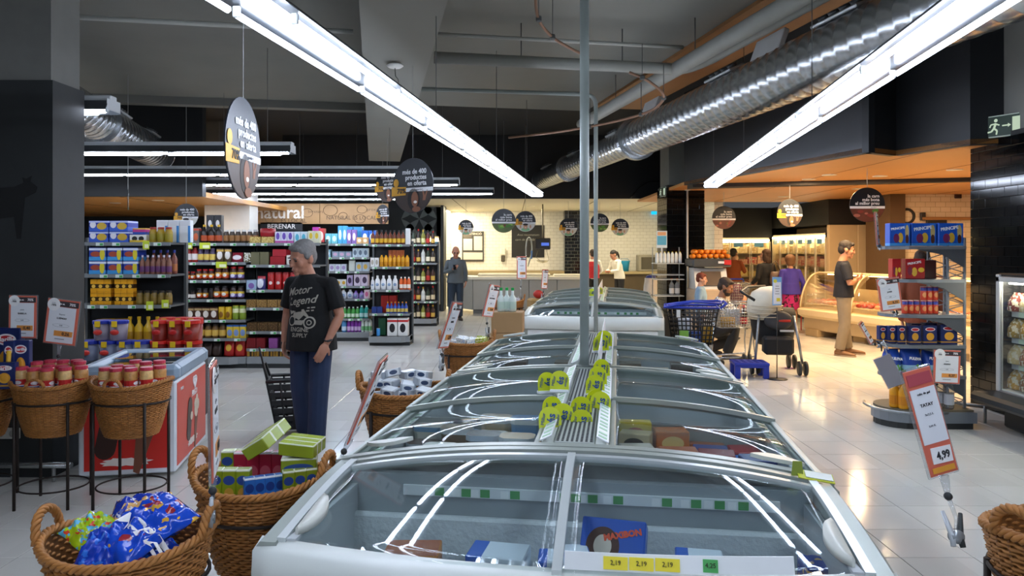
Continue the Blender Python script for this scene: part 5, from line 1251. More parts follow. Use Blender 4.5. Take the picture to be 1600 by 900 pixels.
spots = [(x, y, 1.54) for x in (-.28, -.19, -.1, -.01, .08, .17, .26) for y in (.1, .19, .28, .37)] + [(x, y, 1.615) for x in (-.23, -.14, -.05, .04, .13, .22) for y in (.15, .24, .33)]
om = MB().ell((0, 0, 0), (.043, .043, .041), 10, 7).mesh('orange', M('#e07c10', .4, var=.15, scale=30, bump=.05, bscale=120))
for q, (x, y, z) in enumerate(spots):
    if q % 4 in (0, 1) or z > 1.6:
        tag(ob('orange', om, None, (JX + x * 1.1, JY + y, z + .003), rw.random()), 'orange in the heap on top of the juice machine', 'orange', 'oranges on the juice machine')
BS = thing('bottle_stand', 'narrow stand with glass shelves of empty juice bottles by the tiled pillar', 'stand', (2.78, 12.9, 0))
for z in (.85, 1.14, 1.22, 1.42): MB().span(-.26, .24, 0, .4, z - .015, z).build('shelf', M('#cfd4d2', .25, metal=.3), BS)
for x in (-.25, .23): MB().span(x, x + .015, .38, .4, 0, 1.7).build('upright', M('#9aa0a0', .3, metal=.5), BS)
MB().span(-.26, .24, .02, .4, 0, .5).build('lower_cabinet', M('#1d1f20', .5), BS)
for k in range(7): product('bottle', '%s small white bottle with yellow cap on the bottle stand' % ORD[k], (2.56 + k * .068, 13.0, 1.422), .058, .05, .2, M('#dfe6e2', .3), cap='#d8d048', label='#e6ebe8', neck=.15, group='white juice bottles')
for k in range(2): product('bottle', '%s tall clear bottle on the low shelf of the bottle stand' % ORD[k], (2.82 + k * .1, 13.0, .852), .085, .08, .3, glass('#a8a8a8', 1.2, .2), cap='#c87040', label=M('#c8c8c4', .5))
pp = thing('steel_pipe', 'thin white pipe running up the front of the tiled pillar', 'pipe', (ax(1074, 13.5), 13.5, 0))
MB().cyl((0, 0, 0), (0, 0, 2.75), .018, n=8).build('pipe_run', M('#c9cdcc', .4), pp); MB().box((0, 0, 2.8), (.1, .1, .12), .01).build('junction_box', M('#cfcabc', .5), pp)
sg = thing('pillar_notice', 'blue and orange notice clipped to the tiled pillar side', 'notice', W(1034, 374, 13.0))
MB().box((0, 0, 0), (.19, .008, .3), .002).build('card', M('#d6e4ea', .5), sg); MB().box((0, -.006, .1), (.15, .003, .06)).build('orange_field', M('#e0a878', .5), sg); MB().box((0, -.006, -.02), (.16, .003, .16)).build('blue_field', M('#5aaed0', .5), sg)
MB().box((0, .0, -.22), (.03, .01, .14), .003).build('clip_arm', M('#c9cdd0', .3), sg)
def exit_sign(label, loc, rz, w, h, arrow=True):
    t = thing('exit_sign', label, 'sign', loc, rz)
    MB().box((0, 0, 0), (w, .02, h), .002).build('frame', M('#b8c4b4', .4), t)
    MB().box((0, -.011, 0), (w * .94, .004, h * .9)).build('green_field', M('#12301f', .4), t)
    E = emis('#dff5d8', .55)
    MB().box((w * .33, -.014, 0), (w * .22, .003, h * .7)).build('door_symbol', E, t)
    if arrow: MB().prism([(-.06 * w, -.03 * h), (.1 * w, -.03 * h), (.1 * w, -.09 * h), (.18 * w, 0), (.1 * w, .09 * h), (.1 * w, .03 * h), (-.06 * w, .03 * h)], .003, Matrix.Translation((0, -.0125, 0)) @ Matrix.Rotation(R(90), 4, 'X')).build('arrow_symbol', E, t)
    f = MB(); cx = -w * .26
    f.ell((cx + .02 * w, -.014, h * .27), (h * .08, .003, h * .08), 10, 6)
    for a, b, r in (((.02, .15), (-.03, -.08), .055), ((-.03, -.08), (.05, -.2), .045), ((.05, -.2), (.03, -.38), .04), ((-.03, -.08), (-.1, -.22), .045), ((-.1, -.22), (-.2, -.24), .04), ((.01, .12), (.11, .04), .035), ((.01, .12), (-.11, .1), .035), ((-.11, .1), (-.14, -.03), .032)):
        f.tube([(cx + a[0] * w * 1.1, -.014, a[1] * h), (cx + b[0] * w * 1.1, -.014, b[1] * h)], r * h, 6, squash=.3, up=(0, 1, 0))
    stuff(f.build('running_figure', E, t)); return t
exit_sign('green running-man exit sign on the black tiled pillar', (4.945, 7.38, az(196, 7.38)), R(-62), .34, .22)
exit_sign('small green exit sign on the corner of the middle tiled pillar', (2.84, 13.85, az(299, 13.7)), R(-80), .3, .18, False)

vr = thing('pipe_collar', 'black round pipe collar on the cream tiles above the snack rack', 'collar', W(1417, 338, 14.58))
MB().tube([(.14 * math.cos(a * math.pi / 10), 0, .14 * math.sin(a * math.pi / 10)) for a in range(20)], .028, 8, closed=True).build('ring', M('#1c1613', .5), vr)
br_ = thing('wall_bracket', 'dark bracket with a wooden bar on the cream tiles', 'bracket', W(1450, 340, 14.57))
MB().box((-.12, -.03, .02), (.1, .06, .16), .01).build('mount', M('#2a1e16', .5), br_); MB().box((.6, -.04, -.02), (1.5, .05, .06), .01).build('bar', M('#9a6a3a', .5), br_); MB().box((.15, -.03, -.1), (.4, .05, .12), .01).build('shade', M('#241a14', .5), br_)
sn = thing('wall_sensor', 'small dark red sensor box high on the cream tiles', 'sensor', W(1497, 306, 14.56))
MB().box((0, 0, 0), (.12, .06, .1), .01).build('body', M('#3a1410', .5), sn); MB().box((0, -.035, -.02), (.06, .02, .03), .005).build('lens', M('#180a08', .3), sn)
# ================================================================ HANGING SIGNS, BANNER, PREP ROOM, TROLLEYS
NAVY = M('#141b24', .35, var=.1); WHITES = M('#e8eaec', .4); YEL = M('#e0a41c', .4); PHOTO = M('#3a2a22', .4, var=.4, scale=6)
SKIN1 = M('#8a5a40', .5); SKIN2 = M('#c89878', .5)
def seg(z1, r=1., n=20):
    """part of a disc below height z1 (unit radius)"""
    a = math.asin(z1); return [(r * math.cos(t), r * math.sin(t)) for t in [math.pi - a + (math.pi + 2 * a) * i / n for i in range(n + 1)]]
def disc_sign(label, u, v, d, Y, kind, yaw, ztop, text_on=True):
    pos = W(u, v, Y); r = d / 2
    t = thing('round_sign', label, 'sign', pos, yaw, 'round hanging signs')
    FX = Matrix.Rotation(R(90), 4, 'X')
    MB().prism([(r * math.cos(2 * math.pi * i / 40), r * math.sin(2 * math.pi * i / 40)) for i in range(40)], .008, Matrix.Translation((0, .004, 0)) @ FX).build('disc', NAVY, t)
    def lay(poly, off, name, mat, th=.0015): return MB().prism([(x * r, z * r) for x, z in poly], th, Matrix.Translation((0, -.004 - off, 0)) @ FX).build(name, mat, t)
    def el(cx, cz, rx, rz, n=14): return [(cx + rx * math.cos(2 * math.pi * i / n), cz + rz * math.sin(2 * math.pi * i / n)) for i in range(n)]
    zb = -.08
    if kind == 'dark':
        lay(seg(zb - .14, .985), .0, 'portrait_print', PHOTO)
        lay(el(.06, -.5, .3, .4), .0016, 'hair_print', M('#17120f', .5)); lay(el(.12, -.5, .17, .28), .0032, 'face_print', SKIN1)
        lay(el(.15, -.6, .08, .05), .0048, 'smile_print', M('#efe6dc', .5)); lay(el(.2, -.86, .2, .1), .0048, 'shoulder_print', SKIN1)
        lay([(.5, -.55), (.62, -.55), (.66, -.42), (.74, -.18), (.7, -.17), (.6, -.38), (.52, -.17), (.48, -.18), (.52, -.4)][::1], .0016, 'hand_print', SKIN1)
    elif kind == 'white':
        lay(seg(zb - .14, .985), .0, 'portrait_print', M('#d6d4cc', .45)); lay(el(.0, -.78, .42, .17), .0016, 'shirt_print', M('#7fb890', .5))
        lay(el(0, -.5, .2, .27), .0032, 'face_print', SKIN2); lay(el(0, -.3, .25, .11), .0048, 'cap_print', M('#2a2422', .5)); lay(el(0, -.6, .1, .03), .0048, 'smile_print', M('#f2ece6', .5))
        for s in (-1, 1): lay(el(.48 * s, -.5, .08, .16), .0016, 'hand_print', SKIN2)
    else:
        lay(seg(zb - .14, .985), .0, 'food_print', M('#5a6a3a' if kind == 'green' else '#6a3a2c', .45, var=.5, scale=9))
        rr = random.Random(int(u)); gc = ('#3f7a2a', '#5a9a34', '#6a3020', '#8ab04a') if kind == 'green' else ('#8a3a30', '#b06a58', '#4a7a30', '#6a2a24')
        for k in range(9):
            x = rr.uniform(-.6, .6); lay(el(x, -.5 + rr.uniform(-.2, .2), rr.uniform(.1, .22), rr.uniform(.06, .12), 9), .0016 + k * .0003, 'food_piece_print', M(gc[k % 4], .5))
    lay([(-.99, zb - .14), (.99, zb - .14), (.99, zb), (-.99, zb)][::1], .0016, 'white_band', WHITES)
    if kind in ('dark', 'white'):
        lay([(-1.02, zb - .28), (-.32, zb - .26), (-.3, zb + .04), (-1.02, zb + .06)], .0048, 'yellow_tag', YEL)
        text('70%', r * .26, M('#20242c', .5), t, (-r * .52, -.0125, r * (zb - .11)), bold=.02)
        lay(el(-.8, zb + .2, .13, .15), .0032, 'purse_emblem', YEL)
        L3 = ('més de 400', 'productes', 'en oferta')
    else: L3 = ('la carn', 'més bona', 'al millor preu')
    for k, s in enumerate(L3): text(s, r * .25, WHITES, t, (r * .68, -.0075, r * (.5 - .21 * k)), align='RIGHT', bold=.02)
    text('guarde+', r * .1, INKG, t, (r * .35, -.0085, r * (zb - .07)))
    MB().cyl((0, 0, r * .98), (0, 0, ztop - pos.z), .002 if Y < 9 else .004, n=5).build('suspension_wire', M('#9a9c9a', .5), t)
    return t
disc_sign('big round offer sign seen at an angle under the long luminaire', 380, 232, .55, 4.0, 'dark', R(91), 4.0)
disc_sign('round offer sign with a smiling woman, in front of a smaller twin', 645, 290, .55, 7.35, 'dark', R(-35), 3.84)
disc_sign('round offer sign half hidden behind its larger twin', 605, 290, .55, 12.2, 'dark', R(-36), 4.28)
disc_sign('small narrow-looking round sign in front of the brown banner', 598, 335, .44, 16.3, 'dark', R(-40), 4.28)
disc_sign('white-bottomed round sign above the biscuit rack', 291, 337, .36, 11.0, 'white', R(0), 3.8)
disc_sign('round sign seen edge-on above the biscuit rack', 200, 312, .28, 9.9, 'white', R(117), 4.28)
disc_sign('round sign above the framed poster in the prep room', 728, 355, .37, 18.0, 'white', R(8), 2.83)
disc_sign('round burger sign overlapping another, before the blackboard', 787, 345, .49, 15.0, 'green', R(4), 4.28)
disc_sign('round sign with a waving boy before the blackboard', 821, 346, .44, 15.6, 'white', R(6), 4.28)
disc_sign('round sign with a waving boy by the steel post', 888, 355, .44, 18.0, 'white', R(4), 2.83)
disc_sign('round burger sign behind the thin pipe', 937, 348, .44, 17.4, 'green', R(-6), 2.83)
disc_sign('round sign nearest the blue exit light in the prep room', 969, 355, .43, 18.4, 'white', R(-12), 2.83)
disc_sign('round meat sign beside the end of the long luminaire', 1131, 340, .44, 14.0, 'meat', R(-5), 2.75)
disc_sign('round offer sign above the two women', 1234, 333, .45, 11.8, 'dark', R(12), 2.75)
disc_sign('round meat sign above the man with crossed arms', 1355, 320, .46, 9.8, 'meat', R(-3), 2.75)
# banner and wall graphics
BN = thing('hanging_banner', 'kraft brown banner lettered natural above the gondolas', 'banner', W(500, 334, 17.5))
bw, bh = 214 * 17.5 / F, 32 * 17.5 / F
for s in (-1, 1): MB().box((s * bw / 4, 0, 0), (bw / 2 - .01, .03, bh), .004).build('board', M('#a98458', .6, var=.22, scale=3), BN)
text('natural', .42, M('#eee8dc', .5), BN, (-.95, -.02, .02), bold=.015); text('ÉS LOCAL', .14, M('#5a4630', .6), BN, (-.62, -.02, -.17)); text('NATURAL ÉS LOCAL', .13, M('#5a4630', .6), BN, (.75, -.02, -.1))
text('proximitat', .11, M('#6a5236', .6), BN, (1.35, -.02, .1)); text('berenars', .1, M('#6a5236', .6), BN, (-.1, -.02, .05)); text('esmorzars', .1, M('#6a5236', .6), BN, (-1.4, -.02, .13))
for (x, z, r) in ((-.3, .02, .1), (.25, .08, .13), (.55, -.05, .08), (1.0, .1, .09), (-1.2, -.14, .07), (.95, -.12, .1)):
    MB().tube([(x + r * 1.3 * math.cos(a * math.pi / 8), -.018, z + r * math.sin(a * math.pi / 8)) for a in range(16)], .006, 4, closed=True).build('line_drawing', M('#6f5638', .6), BN)
for x in (-bw * .45, 0, bw * .45): MB().cyl((x, 0, bh / 2), (x, 0, 4.28 - BN.location.z), .004, n=5).build('suspension_wire', M('#6a6c6a', .5), BN)
BR = thing('aisle_board', 'dark aisle board lettered BERENAR under the banner', 'sign', W(440, 354, 17.5))
MB().box((0, 0, 0), (1.0, .03, .2), .004).build('board', M('#22262a', .5), BR); text('BERENAR', .16, M('#e6e4de', .5), BR, (0, -.02, 0), bold=.01)
for x in (-.4, .4): MB().cyl((x, 0, .1), (x, 0, .4), .004, n=5).build('suspension_wire', M('#6a6c6a', .5), BR)
PT = thing('petal_mural', 'grey interlaced petal pattern on the dark wall above the spirits', 'mural', W(655, 342, 20.49))
for i in range(-2, 4):
    for j in range(-1, 3):
        for o_ in (0, 1):
            c = (i * .5 + (0 if o_ else 0), j * .5); dirs = [(1, 1), (1, -1)][o_]
            a = Vector((c[0], c[1], 0)); b = a + Vector((.5 * dirs[0], .5 * dirs[1], 0))
            mid = (a + b) / 2; n = Vector((-(b - a).y, (b - a).x, 0)).normalized()
            if not (-.62 < mid.x < .68 and -.42 < mid.y < .4): continue
            P = [a.lerp(b, k / 8) + n * .1 * math.sin(math.pi * k / 8) for k in range(9)] + [b.lerp(a, k / 8) - n * .1 * math.sin(math.pi * k / 8) for k in range(1, 8)]
            MB().prism([(p.x, p.y) for p in P][::-1], .004, Matrix.Rotation(R(90), 4, 'X')).build('petal', M('#67706f', .6), PT)
EX = thing('extinguisher_sign', 'red EXTINTOR sign on the white pillar', 'sign', W(350, 296, 15.19))
MB().box((0, 0, .05), (.24, .01, .26), .002).build('pictogram_panel', M('#8c1a22', .5), EX); MB().box((0, 0, -.13), (.24, .01, .09), .002).build('name_panel', M('#8c1a22', .5), EX)
text('EXTINTOR', .045, WHT, EX, (0, -.007, -.13), bold=.03)
MB().prism([(-.08, -.02), (-.03, -.02), (-.03, .1), (-.045, .13), (-.065, .13), (-.08, .1)], .003, Matrix.Translation((0, -.006, .02)) @ Matrix.Rotation(R(90), 4, 'X')).build('extinguisher_symbol', WHT, EX)
MB().prism([(.02, -.02), (.08, .0), (.07, .06), (.09, .13), (.06, .1), (.03, .13), (.04, .06)], .003, Matrix.Translation((0, -.006, .02)) @ Matrix.Rotation(R(90), 4, 'X')).build('flame_symbol', WHT, EX)
# ---- prep room
PC = thing('meat_counter', 'long pale grey service counter in front of the white-tiled prep room', 'counter', (0, 0, 0))
CG = M('#a3a39c', .4, var=.04)
for k in range(4): MB().span(-1.0 + k * .72, -1.0 + (k + 1) * .72 - .01, 18.9, 19.7, .1, .88, .01).build('front_panel', CG, PC)
MB().prism([(-1.01, 18.9), (-1.01, 19.7), (-1.6, 20.2), (-1.76, 19.95)][::-1], .78, Matrix.Translation((0, 0, .1))).build('corner_panel', CG, PC)
MB().span(-1.0, 1.87, 18.95, 19.7, 0, .1).build('plinth', M('#6a6a66', .5), PC)
MB().prism([(1.9, 18.84), (1.9, 19.75), (-1.0, 19.75), (-1.6, 20.26), (-1.79, 19.95), (-1.04, 18.84)], .07, Matrix.Translation((0, 0, .88))).build('worktop', M('#e6e0cc', .35), PC)
MB().span(-.9, 1.0, 19.2, 19.7, .95, 1.02, .02).build('raised_tray', M('#ddd6c0', .35), PC)
MB().span(1.1, 1.85, 19.25, 19.7, .95, 1.0, .02).build('raised_tray', M('#e6e0cf', .35), PC)
BC = thing('back_worktop', 'wooden-fronted worktop along the white tiles with an oven', 'worktop', (0, 0, 0))
MB().span(-1.8, 1.58, 22.2, 22.95, .9, 1.0, .01).build('top_section', M('#8a7a58', .45), BC); MB().span(2.2, 4.6, 22.2, 22.95, .9, .98, .01).build('top_section', M('#9a8a64', .45), BC)
MB().span(2.25, 4.6, 22.3, 22.95, 0, .9).build('base_cupboard', M('#4a3d28', .5), BC); MB().span(-1.8, 1.55, 22.3, 22.95, 0, .9).build('base_cupboard', M('#b9ae94', .5), BC)
OV = thing('counter_oven', 'grey box oven on the prep room worktop', 'oven', (4.2, 22.45, .982))
MB().box((0, 0, .25), (.75, .5, .5), .02).build('body', M('#8f8a7a', .4, metal=.3), OV); MB().box((-.05, -.26, .25), (.5, .01, .36), .005).build('door_pane', M('#4a4538', .2), OV); MB().box((.3, -.26, .3), (.06, .02, .3), .005).build('control_strip', M('#6a665a', .4), OV)
BK_ = thing('blue_bucket', 'bright blue bucket on the prep room worktop', 'bucket', (3.42, 22.4, .982))
MB().lathe([(.13, 0), (.16, .28), (.175, .3), (.175, .32), (.15, .32)], 16).build('pail', M('#1d8ab4', .4), BK_); MB().tube([(-.17, 0, .3), (-.1, -.02, .38), (.1, -.02, .38), (.17, 0, .3)], .008, 5).build('handle', M('#1a6f94', .4), BK_)
PS = thing('framed_poster', 'black-framed noticeboard with pale sheets on the white tiles', 'poster', W(739, 385, 22.97))
MB().box((0, 0, 0), (.68, .03, .94), .006).build('frame', M('#3c3a36', .5), PS)
for (x, z, w, h) in ((-.16, .06, .28, .36), (.16, .1, .26, .44), (0, -.3, .6, .22)): MB().box((x, -.018, z), (w, .006, h), .001).build('sheet', M('#cfc6b8', .6), PS)
text('ATENCIÓ', .09, M('#c9c2b4', .5), PS, (.08, -.018, .39), bold=.02); MB().box((-.17, -.018, .32), (.26, .006, .1)).build('dark_sheet', M('#5a544c', .6), PS)
BB = thing('chalk_board', 'black menu blackboard on the prep room wall', 'blackboard', W(825, 377, 22.97))
MB().box((0, 0, 0), (1.02, .03, 1.0), .006).build('board', M('#141516', .6), BB)
text('Avui recomanem', .1, M('#8a8a84', .7), BB, (0, -.018, .2), shear=.3); text('carn de vedella', .1, M('#8a8a84', .7), BB, (-.1, -.018, .05), shear=.3)
SD = thing('soap_dispenser', 'white soap dispenser on the prep room tiles', 'dispenser', W(786, 398, 22.9))
MB().box((0, 0, .1), (.18, .12, .24), .03).build('housing', M('#dfdbcc', .4), SD); MB().box((0, -.01, -.12), (.12, .1, .2), .02).build('bottle', M('#4a4438', .4), SD)
SCL = thing('hanging_scale', 'black hanging scale with a blue display above the meat counter', 'scale', W(848, 381, 19.2))
MB().box((0, 0, 0), (.4, .16, .3), .02).build('body', M('#2a2823', .4), SCL); MB().box((.06, -.085, -.01), (.2, .01, .08), .003).build('display', emis('#5a78d8', .9), SCL)
MB().cyl((0, 0, .14), (0, 0, 2.83 - SCL.location.z), .02, n=8).build('hanger_tube', M('#8f8a78', .35, metal=.5), SCL)
MB().tube([(-.12, 0, -.15), (-.18, -.02, -.35), (.0, -.05, -.5), (.16, -.02, -.42), (.1, 0, -.15)], .008, 5).build('chain_loop', M('#8f8a78', .3, metal=.6), SCL)
MB().lathe([(.001, -.5), (.1, -.49), (.16, -.44), (.165, -.43), (.1, -.475), (.001, -.485)], 16).build('pan', M('#b5b0a0', .3, metal=.7), SCL)
HS = thing('spray_hose', 'steel spray hose arching over the meat counter', 'hose', (ax(822, 19.4), 19.4, 1.0))
MB().tube(spline([(0, 0, 0), (0, 0, .7), (.05, 0, .95), (.13, 0, .9), (.15, 0, .6), (.05, 0, .2)], 5), .018, 8).build('hose', M('#9aa0a0', .3, metal=.6), HS); MB().cyl((.15, 0, .62), (.14, 0, .4), .022, n=8).build('grip', M('#3a6fb0', .4), HS)
WB = thing('paper_sack', 'crumpled white paper sack at the end of the counter', 'sack', (ax(1017, 16.4), 16.4, 0))
MB().loft([[Vector((.17 * k * math.cos(2 * math.pi * i / 10) + .02 * math.sin(i * 5 + z * 9), .14 * k * math.sin(2 * math.pi * i / 10), z)) for i in range(10)] for z, k in ((0, .9), (.3, 1.05), (.6, .95), (.85, 1.05), (1.02, .8))]).build('sack', M('#d9d6cc', .7), WB)
MB().ell((0, 0, 1.04), (.12, .1, .05), 8, 5).build('blue_contents', M('#2a3a8a', .5), WB)
bl = thing('sign_lamp', 'small blue-lit emergency sign on the prep room wall', 'light', W(1022, 332, 22.9))
MB().box((0, 0, 0), (.16, .1, .12), .01).build('body', emis('#1fb0e6', 1.3), bl)
bl2 = thing('hanging_cable', 'dark hanging cable arching under the bulkhead', 'cable', (0, 0, 0))  # plain black cable, gives no light
MB().tube(spline([W(985, 309, 16.9), W(1000, 292, 16.9), W(1015, 284, 16.9), W(1032, 284, 16.9)], 6), .018, 6).build('cable', M('#0c0c0c', .5), bl2)
# cardboard boxes between the islands, with bottle bundle
KR = M('#a07f56', .7, var=.08)
for k, (z0, z1, lab) in enumerate(((0, .38, 'lowest cardboard box of the stack between the freezer islands'), (.382, .735, 'middle cardboard box with a white label between the freezer islands'), (.737, .965, 'open-topped upper cardboard box under the green-capped bottles'))):
    c = thing('cardboard_box', lab, 'box', (ax(791 + (k == 2) * 3, 8.3), 8.35, z0), R(3 - 4 * k), 'stacked cardboard boxes')
    MB().box((0, 0, (z1 - z0) / 2), (.35, .32, z1 - z0), .004).build('carton', KR, c)
    if k == 1: MB().box((.05, -.1615, (z1 - z0) * .55), (.14, .002, .09)).build('paper_label', M('#d0d2d4', .6), c); MB().box((.06, -.1615, (z1 - z0) * .88), (.09, .002, .035)).build('printed_mark', M('#6a4f30', .7), c)
    MB().box((0, 0, z1 - z0 + .0005), (.35, .05, .001)).build('tape', M('#b08c5c', .4), c)
for k in range(3): product('bottle', '%s white bottle with green cap in the bundle on the cardboard boxes' % ORD[k], (ax(783 + 9 * k, 8.3), 8.3 + .03 * (k % 2), .967), .085, .08, .27, M('#cfdcd6', .3), cap='#1fa04a', label='#b8d0c4', neck=.4, group='green-capped bottles')
for k in range(3):
    tag(MB().box((0, 0, .13), (.34, .3, .26), .03).build('kraft_sack', M('#a88650', .8, var=.15), None, (ax(841, 12.9), 12.9, .0 + k * .272), R(8 * k)), '%s kraft paper sack from the floor beside the far basket' % ORD[k], 'sack', 'stacked kraft sacks')
tag(MB().ell((0, 0, .07), (.09, .08, .075), 10, 7).build('red_parcel', M('#b02418', .4), None, (ax(841, 12.85), 12.85, .81)), 'small red parcel on top of the kraft sacks', 'parcel')
# ---- trolleys, stroller, step
CHR = M('#b8bcbe', .25, metal=.8); BLK = M('#16191c', .45); BLU = M('#2038a8', .4)
def lattice(t, name, A, B, C, D, nu, nv, r, mat):
    """grid of bars on a quad A B C D (A-B bottom, D-C top)"""
    A, B, C, D = map(Vector, (A, B, C, D)); m = MB()
    for i in range(nu + 1): m.cyl(A.lerp(B, i / nu), D.lerp(C, i / nu), r, n=4)
    for j in range(nv + 1): m.cyl(A.lerp(D, j / nv), B.lerp(C, j / nv), r, n=4)
    return stuff(m.build(name, mat, t))
def trolley(label, loc, rz, z0, z1, L, w, taper, mat, hand, r=.008, nu=10, nv=8, name='shopping_trolley'):
    t = thing(name, label, 'trolley', loc, rz, 'shopping trolleys')
    a, b = L / 2, w / 2; k = taper
    lo = [(-a * k, -b * k, z0), (a * k, -b * k, z0), (a * k, b * k, z0), (-a * k, b * k, z0)]; hi = [(-a, -b, z1), (a, -b, z1), (a, b, z1), (-a, b, z1)]
    for i in range(4):
        j = (i + 1) % 4; lattice(t, 'basket_side', lo[i], lo[j], hi[j], hi[i], nu, nv, r, mat)
    lattice(t, 'basket_floor', lo[0], lo[1], lo[2], lo[3], 8, 6, r, mat)
    MB().tube([Vector(p) for p in hi], r * 1.8, 6, closed=True).build('rim', hand if mat is BLK else mat, t)
    MB().tube([(a + .02, -b - .02, z1), (a + .1, -b - .02, z1 + .06), (a + .1, b + .02, z1 + .06), (a + .02, b + .02, z1)], .016, 8).build('push_handle', hand, t)
    for s in (-1, 1):
        MB().tube([(a * .9, s * b * .8, z1 - .05), (a * .75, s * b * .75, .35), (a * .8, s * b * .8, .14), (-a * .9, s * b * .6, .12)], .012, 6).build('leg_frame', CHR, t)
        for x in (a * .8, -a * .85): MB().lathe([(.02, -.012), (.055, -.012), (.055, .012), (.02, .012)], 14).xf(Matrix.Translation((x, s * b * .75, .055)) @ Matrix.Rotation(R(90), 4, 'X')).build('wheel', RUBBER, t)
    return t
TA = trolley('black plastic shopping trolley with a blue rim beside the freezer row', (2.42, 9.9, 0), R(-12), .42, .9, .66, .48, .78, BLK, BLU, .009, 11, 8)
MB().box((-.18, -.26, .82), (.05, .01, .1), .004).build('white_tag', M('#d8dad8', .5), TA)
MB().tube([(-.36, -.25, .9), (0, -.27, .98), (.36, -.25, .96), (.38, 0, .97), (.36, .25, .96), (0, .27, .95), (-.36, .25, .9)], .015, 8, closed=True).build('blue_hoop', BLU, TA)
TB = trolley('chrome wire shopping trolley between the black trolley and the pushchair', (3.2, 10.62, 0), R(4), .55, .9, .6, .44, .85, CHR, BLU, .004, 14, 8)
TC = trolley('chrome trolley with a blue handle further back by the meat fridges', (4.72, 15.6, 0), R(85), .55, .95, .7, .5, .85, CHR, BLU, .005, 12, 7)
for lab, kind, x, y, z, w, h, c, kw in (('green and white carton in the black trolley', 'box', 2.27, 9.75, .435, .12, .16, '#7ab048', {}), ('blue carton in the black trolley', 'box', 2.42, 9.8, .435, .16, .14, '#3a5ab0', {}), ('mustard bag in the black trolley', 'bag', 2.6, 9.78, .435, .16, .22, '#b8902a', {}),
    ('white shopping bag slumped in the black trolley', 'bag', 2.34, 9.98, .435, .2, .3, '#c8ccd4', {}), ('cola bottle with red cap in the wire trolley', 'bottle', 3.33, 10.57, .565, .1, .3, '#2a1814', dict(cap='#d02a3a', label='#c8202c')), ('brown loaf bag in the wire trolley', 'bag', 3.07, 10.52, .565, .24, .13, '#9a7a34', {}), ('clear water pack in the wire trolley', 'box', 3.2, 10.68, .565, .2, .24, '#b8bec0', {})):
    product(kind, lab, (x, y, z), w, .1, h, c, **kw)
ST = thing('baby_pushchair', 'black pushchair with a cream hood beside the blue step', 'pushchair', (3.57, 10.02, 0), R(-8)); ST.scale = (1.12, 1.12, 1.08)
CLO = M('#17181a', .75, var=.2); CRM = M('#cfc8b4', .8, var=.08, bump=.15, bscale=20)
MB().loft([[Vector((.25 * kx * math.cos(2 * math.pi * i / 14), .05 + yo + .2 * ky * math.sin(2 * math.pi * i / 14), z)) for i in range(14)] for z, kx, ky, yo in ((.34, .7, .6, 0), (.42, .95, .9, 0), (.58, 1.05, 1, .02), (.72, 1.1, .95, .03), (.8, 1.0, .8, .05))]).build('seat_shell', CLO, ST)
MB().loft([[Vector((.2 * kx * math.cos(2 * math.pi * i / 16) - xo * .8, .05 + .25 * ky * math.sin(2 * math.pi * i / 16), z)) for i in range(16)] for z, kx, ky, xo in ((.66, .95, .75, .12), (.78, 1.02, .95, .14), (.9, 1.0, 1, .13), (1.0, .85, .85, .1), (1.06, .5, .5, .06), (1.075, .1, .1, .04))]).build('hood', CRM, ST)
for k in range(4): MB().tube([(-.1 + .205 * math.cos(a), .05 + .255 * math.sin(a), .7 + k * .045) for a in [math.pi + math.pi * i / 10 for i in range(11)]], .006, 5).build('hood_pleat', M('#b5ad98', .8), ST)
MB().tube([(-.24, -.1, .9), (-.42, -.16, 1.02), (-.3, .1, 1.06), (-.05, .3, 1.06)], .018, 8).build('push_bar', BLK, ST)
for s in (-1, 1):
    MB().tube([(s * .2, -.12, .72), (s * .24, -.2, .4), (s * .27, -.24, .14)], .016, 8).build('frame_tube', M('#9aa0a4', .3, metal=.7), ST)
    MB().tube([(s * .2, .2, .62), (s * .25, .3, .14)], .016, 8).build('frame_tube', M('#9aa0a4', .3, metal=.7), ST)
    for y in (-.25, .3):
        for o_ in (-.035, .035): MB().lathe([(.025, -.015), (.085, -.015), (.09, 0), (.085, .015), (.025, .015)], 16).xf(Matrix.Translation((s * .27 + o_, y, .09)) @ Matrix.Rotation(R(90), 4, 'Y')).build('wheel', RUBBER, ST)
MB().box((0, -.2, .36), (.34, .2, .22), .03).build('under_tray', CLO, ST); MB().box((.08, -.18, .66), (.14, .02, .03), .005).build('red_badge', M('#b83020', .5), ST); MB().box((.1, -.22, .54), (.16, .01, .025), .003).build('reflective_strip', M('#c9cdd0', .4), ST)
MB().ell((.02, -.14, .66), (.17, .05, .12), 12, 8).build('back_pouch', M('#3a3c40', .7), ST)
SB = thing('step_stool', 'blue plastic step stool on the floor beside the freezer row', 'stool', (3.1, 9.62, 0), R(-4))
MB().box((0, 0, .185), (.44, .34, .04), .008).build('top', BLU, SB)
for x in (-.18, .18):
    for y in (-.13, .13): MB().box((x, y, .085), (.07, .06, .17), .006).build('leg', BLU, SB)
for s in (-1, 1): MB().box((0, s * .15, .155), (.32, .02, .03), .004).build('stretcher', BLU, SB)
ms = MB()
for i in range(5):
    for j in range(4): ms.box((-.16 + .08 * i, -.11 + .073 * j, .2065), (.045, .02, .003))
stuff(ms.build('anti_slip_rib', M('#182a80', .5), SB))
sign('blue-bordered price card on a thin floor stand by the pushchair', W(1214, 455, 9.42), .115, .36, (0, 0, 0), style='blue')
FSd = thing('sign_stand', 'thin black floor stand holding the blue-bordered card', 'stand', (ax(1214, 9.45), 9.45, 0))
MB().cyl((0, 0, 0), (0, 0, .92), .007, n=6).build('pole', BLK, FSd); MB().lathe([(.001, 0), (.13, 0), (.13, .006), (.001, .012)], 18).build('foot', BLK, FSd)
